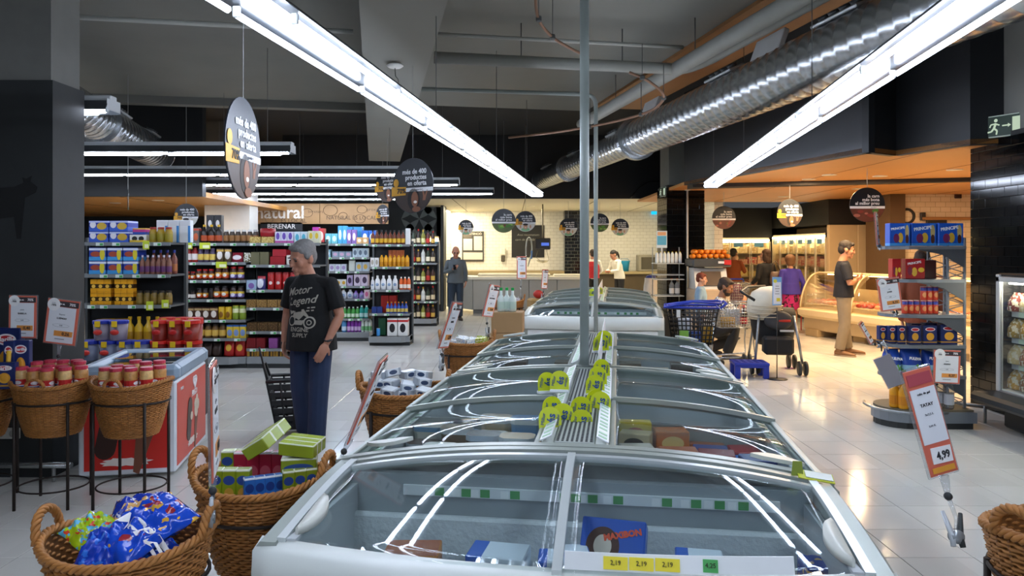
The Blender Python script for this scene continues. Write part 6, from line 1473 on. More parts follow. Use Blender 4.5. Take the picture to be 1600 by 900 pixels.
# pull-along basket behind the walking man
PBk = thing('rolling_basket', 'black pull-along shopping basket behind the walking man', 'basket', (-1.98, 6.72, 0), R(12))
lo = [(-.15, -.11, .06), (.15, -.11, .06), (.15, .11, .06), (-.15, .11, .06)]; hi = [(-.23, -.17, .5), (.23, -.17, .5), (.23, .17, .5), (-.23, .17, .5)]
for i in range(4):
    j = (i + 1) % 4; A, B, C_, D_ = map(Vector, (lo[i], lo[j], hi[j], hi[i]))
    m = MB(); n_ = (B - A).cross(D_ - A).normalized() * .006
    for k in range(6):
        a, b = (k + .0) / 6, (k + .62) / 6
        P = [A.lerp(D_, a), B.lerp(C_, a), B.lerp(C_, b), A.lerp(D_, b)]; m.add([p - n_ for p in P] + [p + n_ for p in P], [(3, 2, 1, 0), (4, 5, 6, 7), (0, 1, 5, 4), (1, 2, 6, 5), (2, 3, 7, 6), (3, 0, 4, 7)])
    for k in range(5): m.cyl(A.lerp(B, k / 4), D_.lerp(C_, k / 4), .011, n=5)
    stuff(m.build('slotted_side', BLK, PBk))
MB().span(-.15, .15, -.11, .11, .05, .07).build('floor_plate', BLK, PBk); MB().tube([Vector(p) for p in hi], .016, 6, closed=True).build('rim', BLK, PBk)
MB().tube([(-.23, -.1, .5), (-.27, -.06, .64), (-.27, .06, .64), (-.23, .1, .5)], .013, 6).build('carry_handle', BLK, PBk)
for s in (-1, 1): MB().lathe([(.01, -.012), (.04, -.012), (.04, .012), (.01, .012)], 12).xf(Matrix.Translation((.1 * s, 0, .04)) @ Matrix.Rotation(R(90), 4, 'X')).build('wheel', RUBBER, PBk)
MB().cyl((-.22, -.12, .45), (-.27, -.35, .83), .008, n=6).build('pull_rod', BLK, PBk)
# ================================================================ PEOPLE
TS = bpy.data.scenes.new('shaping')        # scratch scene, removed below
def remeshed(mb, voxel, mat, name, smooth=4):
    me = mb.mesh(name, mat); o = bpy.data.objects.new('tmp', me); TS.collection.objects.link(o)
    m = o.modifiers.new('r', 'REMESH'); m.mode = 'VOXEL'; m.voxel_size = voxel; m.use_smooth_shade = True
    s = o.modifiers.new('s', 'SMOOTH'); s.iterations = smooth; s.factor = .5
    with bpy.context.temp_override(scene=TS, view_layer=TS.view_layers[0]): dg = bpy.context.evaluated_depsgraph_get(); dg.update()
    e = bpy.data.meshes.new_from_object(o.evaluated_get(dg))
    e.name = name; e.materials.clear(); e.materials.append(mat)
    bpy.data.objects.remove(o); bpy.data.meshes.remove(me)
    return e
def tube_e(mb, pts, rw, rd, side, n=14):
    """elliptical loft: rw along side, rd across; rings follow the path"""
    pts = [Vector(p) for p in pts]; rings = []; k = len(pts)
    for i, p in enumerate(pts):
        t = (pts[min(i + 1, k - 1)] - pts[max(i - 1, 0)]).normalized()
        x = Vector(side); x = (x - t * x.dot(t)).normalized(); y = t.cross(x)
        rings.append([p + x * rw[i] * math.cos(2 * math.pi * a / n) + y * rd[i] * math.sin(2 * math.pi * a / n) for a in range(n)])
    mb.loft(rings)
BASE = dict(pel=(0, 0, .95), chest=(0, 0, 1.25), neck=(0, .01, 1.46), head=(0, -.02, 1.615),
    shR=(-.18, .0, 1.385), elR=(-.235, .03, 1.12), wrR=(-.225, -.05, .87), shL=(.18, .0, 1.385), elL=(.235, .03, 1.12), wrL=(.225, -.05, .87),
    hipR=(-.09, 0, .92), knR=(-.10, -.01, .5), anR=(-.10, .03, .09), toeR=(-.12, -.14, .0), hipL=(.09, 0, .92), knL=(.10, -.01, .5), anL=(.10, .03, .09), toeL=(.12, -.14, .0),
    hdyaw=0., hdpitch=0., handR=None, handL=None)
def person(label, loc, rz, height, pose, look, voxel=.011):
    P = dict(BASE); P.update(pose); V = {k: Vector(v) for k, v in P.items() if isinstance(v, tuple)}
    sk = M(look.get('skin', '#b98266'), .5, var=.08, scale=12)
    t = thing('person', label, 'person', loc, rz, 'shoppers and staff'); k = height / 1.75; t.scale = (k, k, k)
    fat = look.get('fat', 1.); side = (V['shL'] - V['shR']).normalized()
    wst = V['pel'].lerp(V['chest'], .45) ; up = V['chest'].lerp(V['neck'], .62)
    nh = (V['head'] - V['neck']).normalized(); H3 = Matrix.Translation(V['head']) @ Euler((P['hdpitch'], 0, P['hdyaw']), 'ZYX').to_matrix().to_4x4() @ Matrix.Scale(look.get('hscale', 1.07), 4)
    b = MB()
    def torso(mb, g, top=True):
        low = V['pel'] + (V['pel'] - wst).normalized() * .07
        pts = [low, V['pel'], wst, V['chest'], V['chest'].lerp(V['neck'], .55), V['chest'].lerp(V['neck'], .86), V['neck']]
        rw = [.15 + g, .165 + g, .15 * fat + g, .17 + g, .165 + g, .1 + g, .062 + min(g, .012)]; rd = [.10 + g, .118 * fat + g, .112 * fat + g, .122 * (.5 + fat / 2) + g, .098 + g, .075 + g, .06 + min(g, .012)]
        tube_e(mb, pts, rw, rd, side, 18)
    torso(b, -.012)
    tube_e(b, [V['neck'] - nh * .04, V['neck'] + nh * .05, V['head'] - nh * .03], [.066, .056, .056], [.066, .06, .06], side)
    for s in 'RL':
        sh, el, wr = V['sh' + s], V['el' + s], V['wr' + s]
        b.ell(sh, (.05, .052, .05), 10, 8); tube_e(b, [V['neck'] - Vector((0, 0, .055)), sh + Vector((0, 0, -.006))], [.045, .045], [.06, .05], (0, 0, 1), 10)
        tube_e(b, [sh, sh.lerp(el, .45), el, el.lerp(wr, .3), wr], [.05, .05, .041, .043, .027], [.05, .05, .041, .041, .023], side, 10)
        d = (wr - el).normalized(); hp = P['hand' + s] or {}
        n = Vector(hp.get('palm', (1 if s == 'R' else -1, 0, 0))); n = (n - d * n.dot(d)).normalized(); sd = d.cross(n) * (1 if s == 'R' else -1)
        d2 = (d + n * hp.get('bend', .15)).normalized()
        m3 = Matrix((sd, n, d2)).transposed()
        b.ell(wr + d2 * .05, (.042, .02, .055), 10, 8, m3)
        curl = hp.get('curl', .5)
        for i in range(4):
            q = wr + d2 * .09 + sd * (i - 1.5) * .0205; dr = d2.copy(); L = (.04, .045, .042, .034)[i]; pts = [q - d2 * .03, q]
            for j in range(3):
                dr = (dr + n * curl * (.6 + .5 * j)).normalized(); q = q + dr * L * (1, .7, .55)[j]; pts.append(q)
            b.tube(pts, [.0105, .0105, .0098, .009, .0075], 6)
        q = wr + d2 * .035 + sd * -.036 * (1); th = (d2 * .7 - sd * .6 + n * .35).normalized()
        b.tube([q + sd * .02, q, q + th * .035, q + th * .035 + (th + n * curl).normalized() * .028], [.013, .013, .011, .0085], 6)
    if look.get('legs_bare') or look.get('skirt'):
        for s in 'RL': tube_e(b, [V['hip' + s], V['kn' + s], V['kn' + s].lerp(V['an' + s], .3), V['an' + s]], [.08, .055, .055, .036], [.08, .055, .058, .04], side, 10)
    a0 = b.mark(); hs = look.get('jaw', 1.)
    for c, r in (((0, .012, .035), (.077, .098, .088)), ((0, -.02, -.02), (.066 * hs, .075, .085)), ((0, -.03, -.072), (.052 * hs, .058, .045)), ((0, -.078, -.1), (.022, .018, .017)), ((0, -.098, -.01), (.012, .018, .03)), ((0, -.112, -.027), (.016, .014, .012)), ((0, -.083, .024), (.05, .015, .012)), ((0, -.09, -.06), (.026, .013, .009)), ((0, -.088, -.075), (.022, .013, .008)), ((-.04, -.066, -.02), (.026, .024, .028)), ((.04, -.066, -.02), (.026, .024, .028)), ((-.078, .01, -.008), (.012, .024, .034)), ((.078, .01, -.008), (.012, .024, .034))):
        b.ell(c, r, 12, 8)
    b.xf(H3, a0)
    body = ob('body', remeshed(b, voxel, sk, 'body', 3 if voxel < .008 else 2), t)
    # clothing
    tp = look['top']; tm = tp if not isinstance(tp, str) else M(tp, .85, var=.12, scale=6, bump=.12, bscale=14)
    c = MB(); torso(c, .016)
    sl = look.get('sleeve', 'long')
    for s in 'RL':
        sh, el, wr = V['sh' + s], V['el' + s], V['wr' + s]; c.ell(sh, (.062, .066, .058), 10, 8); tube_e(c, [V['neck'] - Vector((0, 0, .055)), sh + Vector((0, 0, -.006))], [.06, .06], [.075, .062], (0, 0, 1), 10)
        if sl == 'long': tube_e(c, [sh, sh.lerp(el, .5), el, el.lerp(wr, .5), wr], [.062, .062, .056, .05, .042], [.064, .062, .056, .05, .042], side, 10)
        elif sl == 'short': tube_e(c, [sh, sh.lerp(el, .4), sh.lerp(el, .78)], [.062, .07, .076], [.064, .068, .068], side, 10)
    hem = look.get('hem', 0.)
    if hem: tube_e(c, [V['chest'].lerp(V['pel'], .5), V['pel'], V['pel'] + Vector((0, 0, -hem))], [.165 * fat, .19 * fat, .2 * fat], [.135 * fat, .15 * fat, .155 * fat], side, 18)
    top = ob(look.get('topname', 'shirt'), remeshed(c, voxel, tm, 'shirt', 5), t)
    if look.get('skirt'):
        sk_ = MB(); tube_e(sk_, [V['pel'] + Vector((0, 0, .05)), V['pel'] - Vector((0, 0, .1)), V['pel'] - Vector((0, 0, .45))], [.17, .19, .2], [.13, .15, .16], side, 18)
        ob('skirt', remeshed(sk_, voxel, look['skirt'], 'skirt', 4), t)
    elif not look.get('legs_bare'):
        pm_ = look['legs'] if not isinstance(look['legs'], str) else M(look['legs'], .85, var=.15, scale=8, bump=.15, bscale=18)
        c = MB(); tube_e(c, [wst.lerp(V['pel'], .6), V['pel'], V['hipR'].lerp(V['hipL'], .5) - Vector((0, 0, .06))], [.16 * fat, .178, .165], [.115 * fat, .125, .11], side, 18)
        for s in 'RL':
            h_, kn, an = V['hip' + s], V['kn' + s], V['an' + s]
            tube_e(c, [h_ + Vector((0, 0, .02)), h_.lerp(kn, .4), kn, kn.lerp(an, .45), an.lerp(kn, .02)], [.096, .094, .08, .077, .074], [.107, .1, .084, .08, .078], side, 12)
        ob('trousers', remeshed(c, voxel, pm_, 'trousers', 4), t)
    for s in 'RL':
        an, toe = V['an' + s], V['toe' + s]; f = Vector((toe.x - an.x, toe.y - an.y, 0)); L = f.length + .08; f.normalize(); sd = Vector((-f.y, f.x, 0))
        heel = Vector((an.x, an.y, an.z - .09)) - f * .07; rings = []
        for q, w, h in ((0, .03, .07), (.08, .04, .085), (.35, .043, .08), (.6, .048, .062), (.85, .045, .045), (1, .025, .03)):
            cc_ = heel + f * (L + .06) * q
            rings.append([cc_ + sd * w * math.cos(2 * math.pi * i / 12) + Vector((0, 0, h * (.5 + .5 * math.sin(2 * math.pi * i / 12)) + .012)) for i in range(12)])
        sm = MB().loft(rings); sm.ell(an, (.05, .055, .05), 10, 6)
        sh_ = ob('shoe', remeshed(sm, max(voxel * .8, .006), M(look.get('shoes', '#2a2422'), .6), 'shoe', 2), t)
        so_ = MB().loft([[p_ for p_ in [Vector((heel + f * (L + .07) * q - f * .005).to_tuple()) + sd * w * math.cos(2 * math.pi * i / 12) + Vector((0, 0, .011 + .011 * math.sin(2 * math.pi * i / 12))) for i in range(12)]] for q, w in ((0, .025), (.1, .042), (.4, .043), (.65, .05), (.88, .045), (1, .02))])
        so_.build('sole', M(look.get('sole', '#3a3632'), .7), sh_)
    # head details
    hm = M(look.get('hair', '#2a1e18'), .7, var=.35, scale=60, bump=.4, bscale=70); h = MB(); st = look.get('style', 'short')
    if st == 'bald': h.ell((0, .035, -.005), (.082, .078, .045), 14, 8)
    else:
        big = 1.34 if st == 'curly' else 1.
        h.ell((0, .024, .058), (.083 * big, .1 * big, .08 * big), 16, 10); h.ell((0, .06, .005), (.07 * big, .062 * big, .085 * big), 14, 8)
        if st in ('short', 'curly'):
            for s in (-1, 1): h.ell((s * .07, -.005, .03), (.018, .035, .035), 8, 6)
            h.ell((0, -.055, .09), (.06, .035, .025), 10, 6)
        if st == 'long':
            h.ell((0, .06, -.09), (.088, .055, .13), 14, 8)
            for s in (-1, 1): h.ell((s * .075, .01, -.04), (.022, .05, .1), 8, 6)
        if st == 'tail': h.tube([(0, .1, .05), (0, .15, .0), (0, .15, -.1), (0, .13, -.2)], [.03, .035, .03, .012], 8)
    h.xf(H3); ob('hair', remeshed(h, max(voxel * .8, .006), hm, 'hair', 2), t)
    DK = M('#1c1410', .4)
    for s in (-1, 1):
        MB().ell((s * .03, -.0885, .004), (.0125, .006, .0055), 8, 6).xf(H3).build('eye', DK, t)
        MB().ell((s * .031, -.094, .024), (.02, .005, .005), 8, 5).xf(H3).build('eyebrow', hm, t)
    MB().ell((0, -.1005, -.067), (.022, .005, .006), 8, 5).xf(H3).build('lips', M('#9a5a4c', .5), t)
    if look.get('beard'):
        bd = MB(); bd.ell((0, -.045, -.082), (.058, .058, .04), 12, 8); bd.ell((0, -.092, -.052), (.028, .012, .008), 8, 6)
        for s in (-1, 1): bd.ell((s * .06, -.01, -.045), (.014, .03, .04), 8, 6)
        bd.xf(H3); ob('beard', remeshed(bd, max(voxel * .7, .006), hm, 'beard', 1), t)
    if look.get('glasses'):
        for s in (-1, 1): MB().tube([(s * .031 + .02 * math.cos(a * math.pi / 6), -.1, .004 + .015 * math.sin(a * math.pi / 6)) for a in range(12)], .0025, 5, closed=True).xf(H3).build('spectacle_frame', DK, t)
    return t, top, H3
from mathutils.bvhtree import BVHTree
def print_on(shirt, mb_or_mesh, place, name, mat, parent, off=.004):
    """lay flat lettering (in x,z at y=-1) on to the front of a garment"""
    me = mb_or_mesh; bv = BVHTree.FromPolygons([v.co for v in shirt.data.vertices], [p.vertices for p in shirt.data.polygons])
    bm = bmesh.new(); bm.from_mesh(me); bm.transform(place)
    bmesh.ops.triangulate(bm, faces=bm.faces[:])
    for v in bm.verts:
        hit = bv.ray_cast(Vector((v.co.x, -1., v.co.z)), Vector((0, 1, 0)))
        if hit[0] is not None: v.co = hit[0] + Vector((0, -off, 0))
    n = bpy.data.meshes.new(name); bm.to_mesh(n); bm.free(); n.materials.clear(); n.materials.append(mat)
    return ob(name, n, parent)
def text_mesh(s, size, shear=0., bold=0.):
    c = bpy.data.curves.new('t', 'FONT'); c.body = s; c.size = size; c.align_x = 'CENTER'; c.shear = shear; c.offset = bold; c.resolution_u = 3
    o = bpy.data.objects.new('t', c); me = bpy.data.meshes.new_from_object(o); bpy.data.objects.remove(o); return me
# --- the walking man in the black T-shirt
MAN, shirt, _ = person('grey-haired man in black printed T-shirt and jeans walking past the gondolas', (ax(487, 6.25), 6.25, 0), R(-16), 1.76,
    dict(chest=(-.01, -.01, 1.24), neck=(-.03, -.01, 1.45), head=(-.055, -.055, 1.59), hdyaw=R(-17), hdpitch=R(17),
         shR=(-.2, .02, 1.375), elR=(-.27, .06, 1.11), wrR=(-.26, -.01, .87), shL=(.195, -.02, 1.375), elL=(.275, -.02, 1.11), wrL=(.215, -.13, .89),
         knR=(-.11, .0, .5), anR=(-.12, .1, .1), toeR=(-.16, -.06, 0), knL=(.1, -.05, .5), anL=(.08, -.06, .09), toeL=(.08, -.24, 0),
         handR=dict(palm=(1, .2, 0), curl=.9), handL=dict(palm=(-.5, .6, 0), curl=.55, bend=.1)),
    dict(skin='#a8745c', top=M('#060708', .9, var=.2, scale=5, bump=.15, bscale=9), sleeve='short', legs=M('#1a2a48', .85, var=.25, scale=7, bump=.2, bscale=16), shoes='#2c2624', sole='#7a2a22', hair='#6e6c6a', fat=1.16, hem=.13, jaw=1.08, hscale=1.13), .0062)
INKS = M('#9a968a', .8)
PZ = Matrix.Rotation(R(90), 4, 'X')
def on(me, x, z, name, rot=0.): print_on(shirt, me, Matrix.Translation((x, 0, z)) @ Matrix.Rotation(rot, 4, 'Y') @ PZ, name, INKS, MAN)
on(text_mesh('Motor', .088, .4, .0012), -.045, 1.29, 'shirt_lettering', R(-9)); on(text_mesh('Legend', .088, .4, .0012), -.01, 1.21, 'shirt_lettering', R(-7))
on(text_mesh('ENGINE', .05, 0, .0008), -.02, .985, 'shirt_lettering'); on(text_mesh('SUPPLY', .045, .1, .0008), -.015, .94, 'shirt_lettering')
def flat_mesh(mb): return mb.mesh('tmp', INKS)
w = MB()
for (cx, cz, r, th) in ((.07, 1.06, .05, .012), (.07, 1.06, .022, .008), (-.1, 1.07, .042, .01)):
    n = 24
    for i in range(n):
        a, b2 = 2 * math.pi * i / n, 2 * math.pi * (i + 1) / n
        w.add([(cx + q * math.cos(t_2), 0, cz + q * math.sin(t_2)) for q, t_2 in ((r, a), (r, b2), (r - th, b2), (r - th, a))], [(0, 1, 2, 3)])
for P4 in ([(-.1, 1.1), (-.02, 1.08), (.02, 1.12), (.0, 1.15), (-.08, 1.14)], [(-.12, 1.12), (-.06, 1.15), (-.13, 1.155)], [(.0, 1.13), (.05, 1.1), (.065, 1.105), (.02, 1.17), (.0, 1.165)], [(-.07, 1.04), (.01, 1.04), (.03, 1.08), (-.06, 1.075)], [(.04, 1.15), (.1, 1.155), (.1, 1.165), (.04, 1.16)], [(.05, 1.175), (.11, 1.18), (.11, 1.19), (.05, 1.185)]):
    w.add([(x, 0, z) for x, z in P4], [list(range(len(P4)))])
print_on(shirt, w.mesh('tmp', INKS), Matrix.Identity(4), 'motorcycle_print', INKS, MAN)
MB().lathe([(.03, -.008), (.035, -.008), (.035, .008), (.03, .008)], 14).xf(Matrix.Translation((.222, -.115, .92)) @ Matrix.Rotation(R(18), 4, 'X')).build('wrist_watch', M('#2a2a2e', .4), MAN)
# --- man with the phone
PH, _, _ = person('bald man in a grey hooded sweater looking at his phone by the meat counter', (ax(712, 17.2), 17.2, 0), R(8), 1.72,
    dict(head=(0, -.05, 1.62), hdpitch=R(18), elR=(-.25, -.02, 1.14), wrR=(-.08, -.24, 1.22), elL=(.24, .05, 1.14), wrL=(.24, -.06, .92), handR=dict(palm=(.3, .3, .8), curl=.7), knL=(.1, -.02, .5)),
    dict(skin='#b88068', top='#5c6468', topname='hooded_sweater', legs='#2c3a4a', shoes='#2a2624', hair='#6a5848', style='bald', glasses=True, hem=.06, fat=1.1), .011)
MB().ell((0, .06, 1.46), (.13, .1, .06), 12, 8).build('hood', M('#565e62', .9), PH)
phone = thing('mobile_phone', 'dark phone in the hand of the grey-sweatered man', 'phone', PH.matrix_basis @ Vector((-.045, -.34, 1.27)), R(8))
MB().box((0, 0, 0), (.07, .01, .14), .004, (R(-35), 0, 0)).build('body', M('#101214', .3), phone); MB().box((0, .0065, .002), (.062, .002, .125), .0, (R(-35), 0, 0)).build('screen', M('#30383c', .2), phone)
# --- man with crossed arms
person('man in a navy T-shirt with crossed arms at the deli counter', (ax(1318, 11.6), 11.6, 0), R(66), 1.78,
    dict(head=(0, -.045, 1.63), hdpitch=R(12), hdyaw=R(8), shR=(-.18, -.01, 1.385), elR=(-.23, -.09, 1.11), wrR=(.08, -.2, 1.17), shL=(.18, -.01, 1.385), elL=(.23, -.1, 1.12), wrL=(-.1, -.23, 1.2),
         handR=dict(palm=(0, .9, .2), curl=.5), handL=dict(palm=(0, .9, .2), curl=.4), knR=(-.11, -.02, .5), anR=(-.13, .06, .09), toeR=(-.18, -.1, 0), anL=(.13, -.06, .09), toeL=(.15, -.24, 0)),
    dict(skin='#b07a5c', top='#0b0f1c', sleeve='short', legs='#80725e', shoes='#7a5638', sole='#b09a80', hair='#20160f', hem=.05, beard=False), .0095)
# --- two women seen from behind
person('elderly woman in a purple jacket and magenta flowered skirt with a red stick', (ax(1235, 15), 15.0, 0), R(172), 1.53,
    dict(head=(0, -.05, 1.61), elL=(-.235 * -1, .03, 1.12), wrR=(-.3, -.16, .86), elR=(-.29, .0, 1.12)), dict(skin='#b88a6c', top='#43389c', topname='jacket', skirt=PM('#b01c6c', [('n', .56, '#3a1020', 5)], .8), shoes='#5a4234', hair='#6f4c2c', style='curly', hem=.1, fat=1.2), .013)
cn = thing('walking_stick', 'red walking stick held by the woman in purple', 'stick', (5.94, 15.12, 0))
MB().cyl((0, 0, 0), (0, 0, .72), .012, n=8).build('shaft', M('#c02a20', .4), cn); MB().tube([(0, 0, .72), (.0, .03, .76), (0, .08, .76)], .014, 6).build('grip', M('#2a2422', .5), cn)
WB2, _, _ = person('woman with long brown hair in a black cardigan carrying a shoulder bag', (ax(1197, 15.35), 15.35, 0), R(205), 1.66,
    dict(hdyaw=R(25), elR=(-.26, .02, 1.12), wrR=(-.28, -.12, .9), elL=(.28, .04, 1.12), wrL=(.25, -.15, 1.0)), dict(skin='#b88668', top='#121316', topname='cardigan', legs='#1c1c22', shoes='#1c1a1a', hair='#3e2818', style='long', hem=.14, fat=1.1), .013)
hb = thing('shoulder_bag', 'brown leather bag hanging from the shoulder of the woman in black', 'bag', (ax(1213, 15.1), 15.12, .92))
MB().loft([[Vector((.13 * k_ * math.cos(2 * math.pi * i / 12), .06 * k_ * math.sin(2 * math.pi * i / 12), z)) for i in range(12)] for z, k_ in ((0, .8), (.06, 1.05), (.2, 1.0), (.28, .75))]).build('pouch', M('#5a463c', .5, var=.2), hb)
MB().tube([(-.09, 0, .26), (-.04, .02, .46), (.0, .06, .5), (.05, .03, .44), (.09, 0, .26)], .012, 6).build('strap', M('#463628', .5), hb)
person('shopper in a rust-coloured jacket facing the open meat fridge', (ax(1146, 18.2), 18.2, 0), R(150), 1.68, dict(elR=(-.27, -.05, 1.15), wrR=(-.2, -.28, 1.25)), dict(skin='#8a5c44', top='#7c3c18', topname='jacket', legs='#3a4048', shoes='#2a2624', hair='#1a1410', hem=.1, fat=1.1), .014)
tag(MB().loft([[Vector((.14 * k_ * math.cos(2 * math.pi * i / 12), .08 * k_ * math.sin(2 * math.pi * i / 12), z)) for i in range(12)] for z, k_ in ((0, .9), (.1, 1.05), (.25, .95), (.36, .5))]).build('backpack', M('#6a3450', .6, var=.2), None, (4.74, 15.55, .57)), 'plum-coloured bag sitting in the trolley by the meat fridges', 'bag')
# --- crouching man and child behind the trolleys
person('bearded man in a black and white patterned shirt crouching behind the trolleys', (ax(1116, 11.35), 11.35, 0), R(68), 1.76,
    dict(pel=(0, .05, .42), chest=(0, -.06, .70), neck=(0, -.11, .92), head=(0, -.17, 1.08), hdpitch=R(22), shR=(-.19, -.1, .87), elR=(-.25, -.3, .66), wrR=(-.12, -.42, .84), shL=(.19, -.1, .87), elL=(.26, -.3, .66), wrL=(.12, -.5, .8),
         hipR=(-.1, .04, .4), knR=(-.15, -.36, .5), anR=(-.13, -.2, .09), toeR=(-.15, -.38, 0), hipL=(.1, .04, .4), knL=(.14, -.3, .28), anL=(.12, .1, .12), toeL=(.12, -.04, 0), handR=dict(palm=(.7, 0, .5), curl=.5), handL=dict(palm=(-.7, 0, .5), curl=.5)),
    dict(skin='#9a6a4c', top=PM('#d9d8d2', [('n', .52, '#15171a', 22)], .85), sleeve='short', legs='#23262c', shoes='#3a3634', hair='#2a1c14', beard=True, fat=1.05, hem=.02), .011)
person('red-haired child in a pale denim shirt standing behind the black trolley', (ax(1095, 11.9), 11.9, 0), R(70), 1.28, dict(hdpitch=R(8)), dict(skin='#c89478', top='#7c9ab4', legs='#3a4a6a', shoes='#8a8a8a', hair='#6a2c14', hem=.08), .012)
# --- staff behind the meat counter
ap = PM('#b01c26', [('b', 0, 0, .2, '#dcd6cc'), ('b', 0, .8, 1, '#dcd6cc')], .8)
RW, rsh, _ = person('worker in a red waistcoat over white sleeves with back turned, behind the counter', (ax(926, 20.45), 20.45, 0), R(180), 1.65, dict(elR=(-.26, -.05, 1.12), wrR=(-.2, -.26, 1.02), elL=(.26, -.05, 1.12), wrL=(.2, -.26, 1.02)), dict(skin='#a8745c', top='#d6d2c8', legs='#1c1c20', shoes='#1c1c1c', hair='#2a1a12', hem=.02), .014)
vm = MB(); tube_e(vm, [(0, 0, .9), (0, 0, 1.02), (0, 0, 1.25), (0, .005, 1.40)], [.205, .195, .205, .15], [.165, .155, .16, .115], (1, 0, 0), 18)
ob('waistcoat', remeshed(vm, .014, M('#b01c26', .8), 'waistcoat', 2), RW)
WW, _, _ = person('worker in a white coat with a dark ponytail bending to the counter', (ax(968, 21.15), 21.15, 0), R(-62), 1.66, dict(chest=(0, -.08, 1.24), neck=(0, -.16, 1.43), head=(0, -.23, 1.57), hdpitch=R(28), shR=(-.185, -.14, 1.38), shL=(.185, -.14, 1.38), elR=(-.22, -.22, 1.1), elL=(.22, -.22, 1.1), wrR=(-.1, -.42, 1.08), wrL=(.12, -.42, 1.08)), dict(skin='#a8745c', top='#d9d5ca', topname='white_coat', legs='#1c1c20', shoes='#1c1c1c', hair='#1c1410', style='tail', hem=.1), .014)
# shopper hidden behind the snack rack
person('dark-haired shopper mostly hidden behind the snack rack', (ax(1441, 8.6), 8.6, 0), R(150), 1.66, dict(), dict(skin='#a8785c', top='#7a3c22', legs='#23252a', hair='#2a1a10', style='long', hem=.1), .013)

bpy.data.scenes.remove(TS)
# ================================================================ GOODS IN BASKETS AND FREEZERS
def pillow(w, l, h, seed, crump=.012, nu=18, nv=22):
    """a plump crumpled film bag lying flat, crimped at both ends"""
    rr = random.Random(seed); ph = [rr.uniform(0, 6.28) for _ in range(6)]
    def z(a, b):
        e = max(0, (1 - abs(2 * a - 1) ** 3)) ** .6 * max(0, 1 - abs(2 * b - 1) ** 4) ** .7
        n = math.sin(a * 19 + ph[0] + 3 * math.sin(b * 7 + ph[1])) + .7 * math.sin(b * 23 + ph[2] + 2 * math.sin(a * 9 + ph[3])) + .5 * math.sin((a + b) * 31 + ph[4])
        return h * e * .5 + crump * n * e
    vs_, fs = [], []; W_ = nv + 1
    for s in (1, -1):
        for i in range(nu + 1):
            for j in range(nv + 1):
                a, b = i / nu, j / nv; vs_.append(((a - .5) * w * (1 - .05 * math.sin(b * 9 + ph[5])), (b - .5) * l, s * max(.001, z(a, b) if s > 0 else z(a, b) * .7) + h * .4))
    K = (nu + 1) * W_
    for i in range(nu):
        for j in range(nv):
            q = (i * W_ + j, (i + 1) * W_ + j, (i + 1) * W_ + j + 1, i * W_ + j + 1); fs.append(q); fs.append(tuple(x + K for x in q[::-1]))
    for i in range(nu): fs.append((i * W_, i * W_ + K, (i + 1) * W_ + K, (i + 1) * W_)); e = i * W_ + nv; fs.append((e, e + W_, e + W_ + K, e + K))
    for j in range(nv): fs.append((j, j + 1, j + 1 + K, j + K)); e = nu * W_ + j; fs.append((e, e + K, e + 1 + K, e + 1))
    return MB().add(vs_, fs, True)
def film_bag(label, loc, rot, w, l, h, mat, seed, lettering=None, group=None):
    o = tag(ob('film_bag', pillow(w, l, h, seed).mesh('film_bag', mat), None, loc, rot), label, 'bag', group)
    if lettering:
        me = text_mesh(lettering, w * .3, .25, .002); bv = BVHTree.FromPolygons([v.co for v in o.data.vertices], [p.vertices for p in o.data.polygons])
        bm = bmesh.new(); bm.from_mesh(me); bm.transform(Matrix.Translation((-.01, -l * .22, 0)) @ Matrix.Rotation(R(8), 4, 'Z')); bmesh.ops.triangulate(bm, faces=bm.faces[:])
        for v in bm.verts:
            hit = bv.ray_cast(Vector((v.co.x, v.co.y, 1)), Vector((0, 0, -1)))
            if hit[0] is not None: v.co = hit[0] + Vector((0, 0, .004))
        n = bpy.data.meshes.new('brand_lettering'); bm.to_mesh(n); bm.free(); n.materials.append(WHT); ob('brand_lettering', n, o)
    return o
FB = PM('#1a44c4', [('b', 1, .62, .9, '#2a66d8'), ('s', .5, .5, .0, .0, '#000000')], .12)
def film(base, items): return PM(base, items, .12)
FB1 = PM('#1740b8', [('n', .6, '#2f74e0', 4), ('b', 1, .93, 1, '#d8dce8')], .12); FB2 = PM('#1c4cc6', [('n', .58, '#a03038', 3), ('n', .66, '#e0b040', 4)], .12)
FB3 = PM('#a8c41c', [('n', .55, '#5ab0d0', 5), ('n', .62, '#d8452c', 6)], .12); FB4 = PM('#2238a0', [('n', .55, '#d8a860', 4), ('n', .6, '#e6e6f0', 7)], .12)
g = 'film bags in the front basket'
film_bag('big blue biscuit bag with white lettering on top of the front basket', (-1.09, 2.22, .81), (R(22), R(10), R(-38)), .19, .24, .085, FB2, 1, 'PRINCIPE', g)
film_bag('blue biscuit bag with silver crimp at the back of the front basket', (-1.17, 2.34, .80), (R(30), R(-4), R(20)), .17, .18, .08, FB4, 2, None, g)
film_bag('lime green snack bag in the front basket', (-1.27, 2.25, .78), (R(18), R(-12), R(62)), .13, .18, .07, FB3, 3, None, g)
film_bag('plain blue bag end poking out of the front basket', (-1.19, 2.17, .765), (R(26), R(4), R(10)), .14, .15, .08, FB1, 4, None, g)
film_bag('dark blue bag lying low in the front basket', (-1.17, 2.25, .65), (R(4), R(3), R(80)), .24, .26, .16, FB1, 5, None, g)
film_bag('bag of mixed snacks lying low under the lime bag', (-1.17, 2.26, .54), (R(-3), 0, R(20)), .22, .22, .14, FB4, 6, None, g)
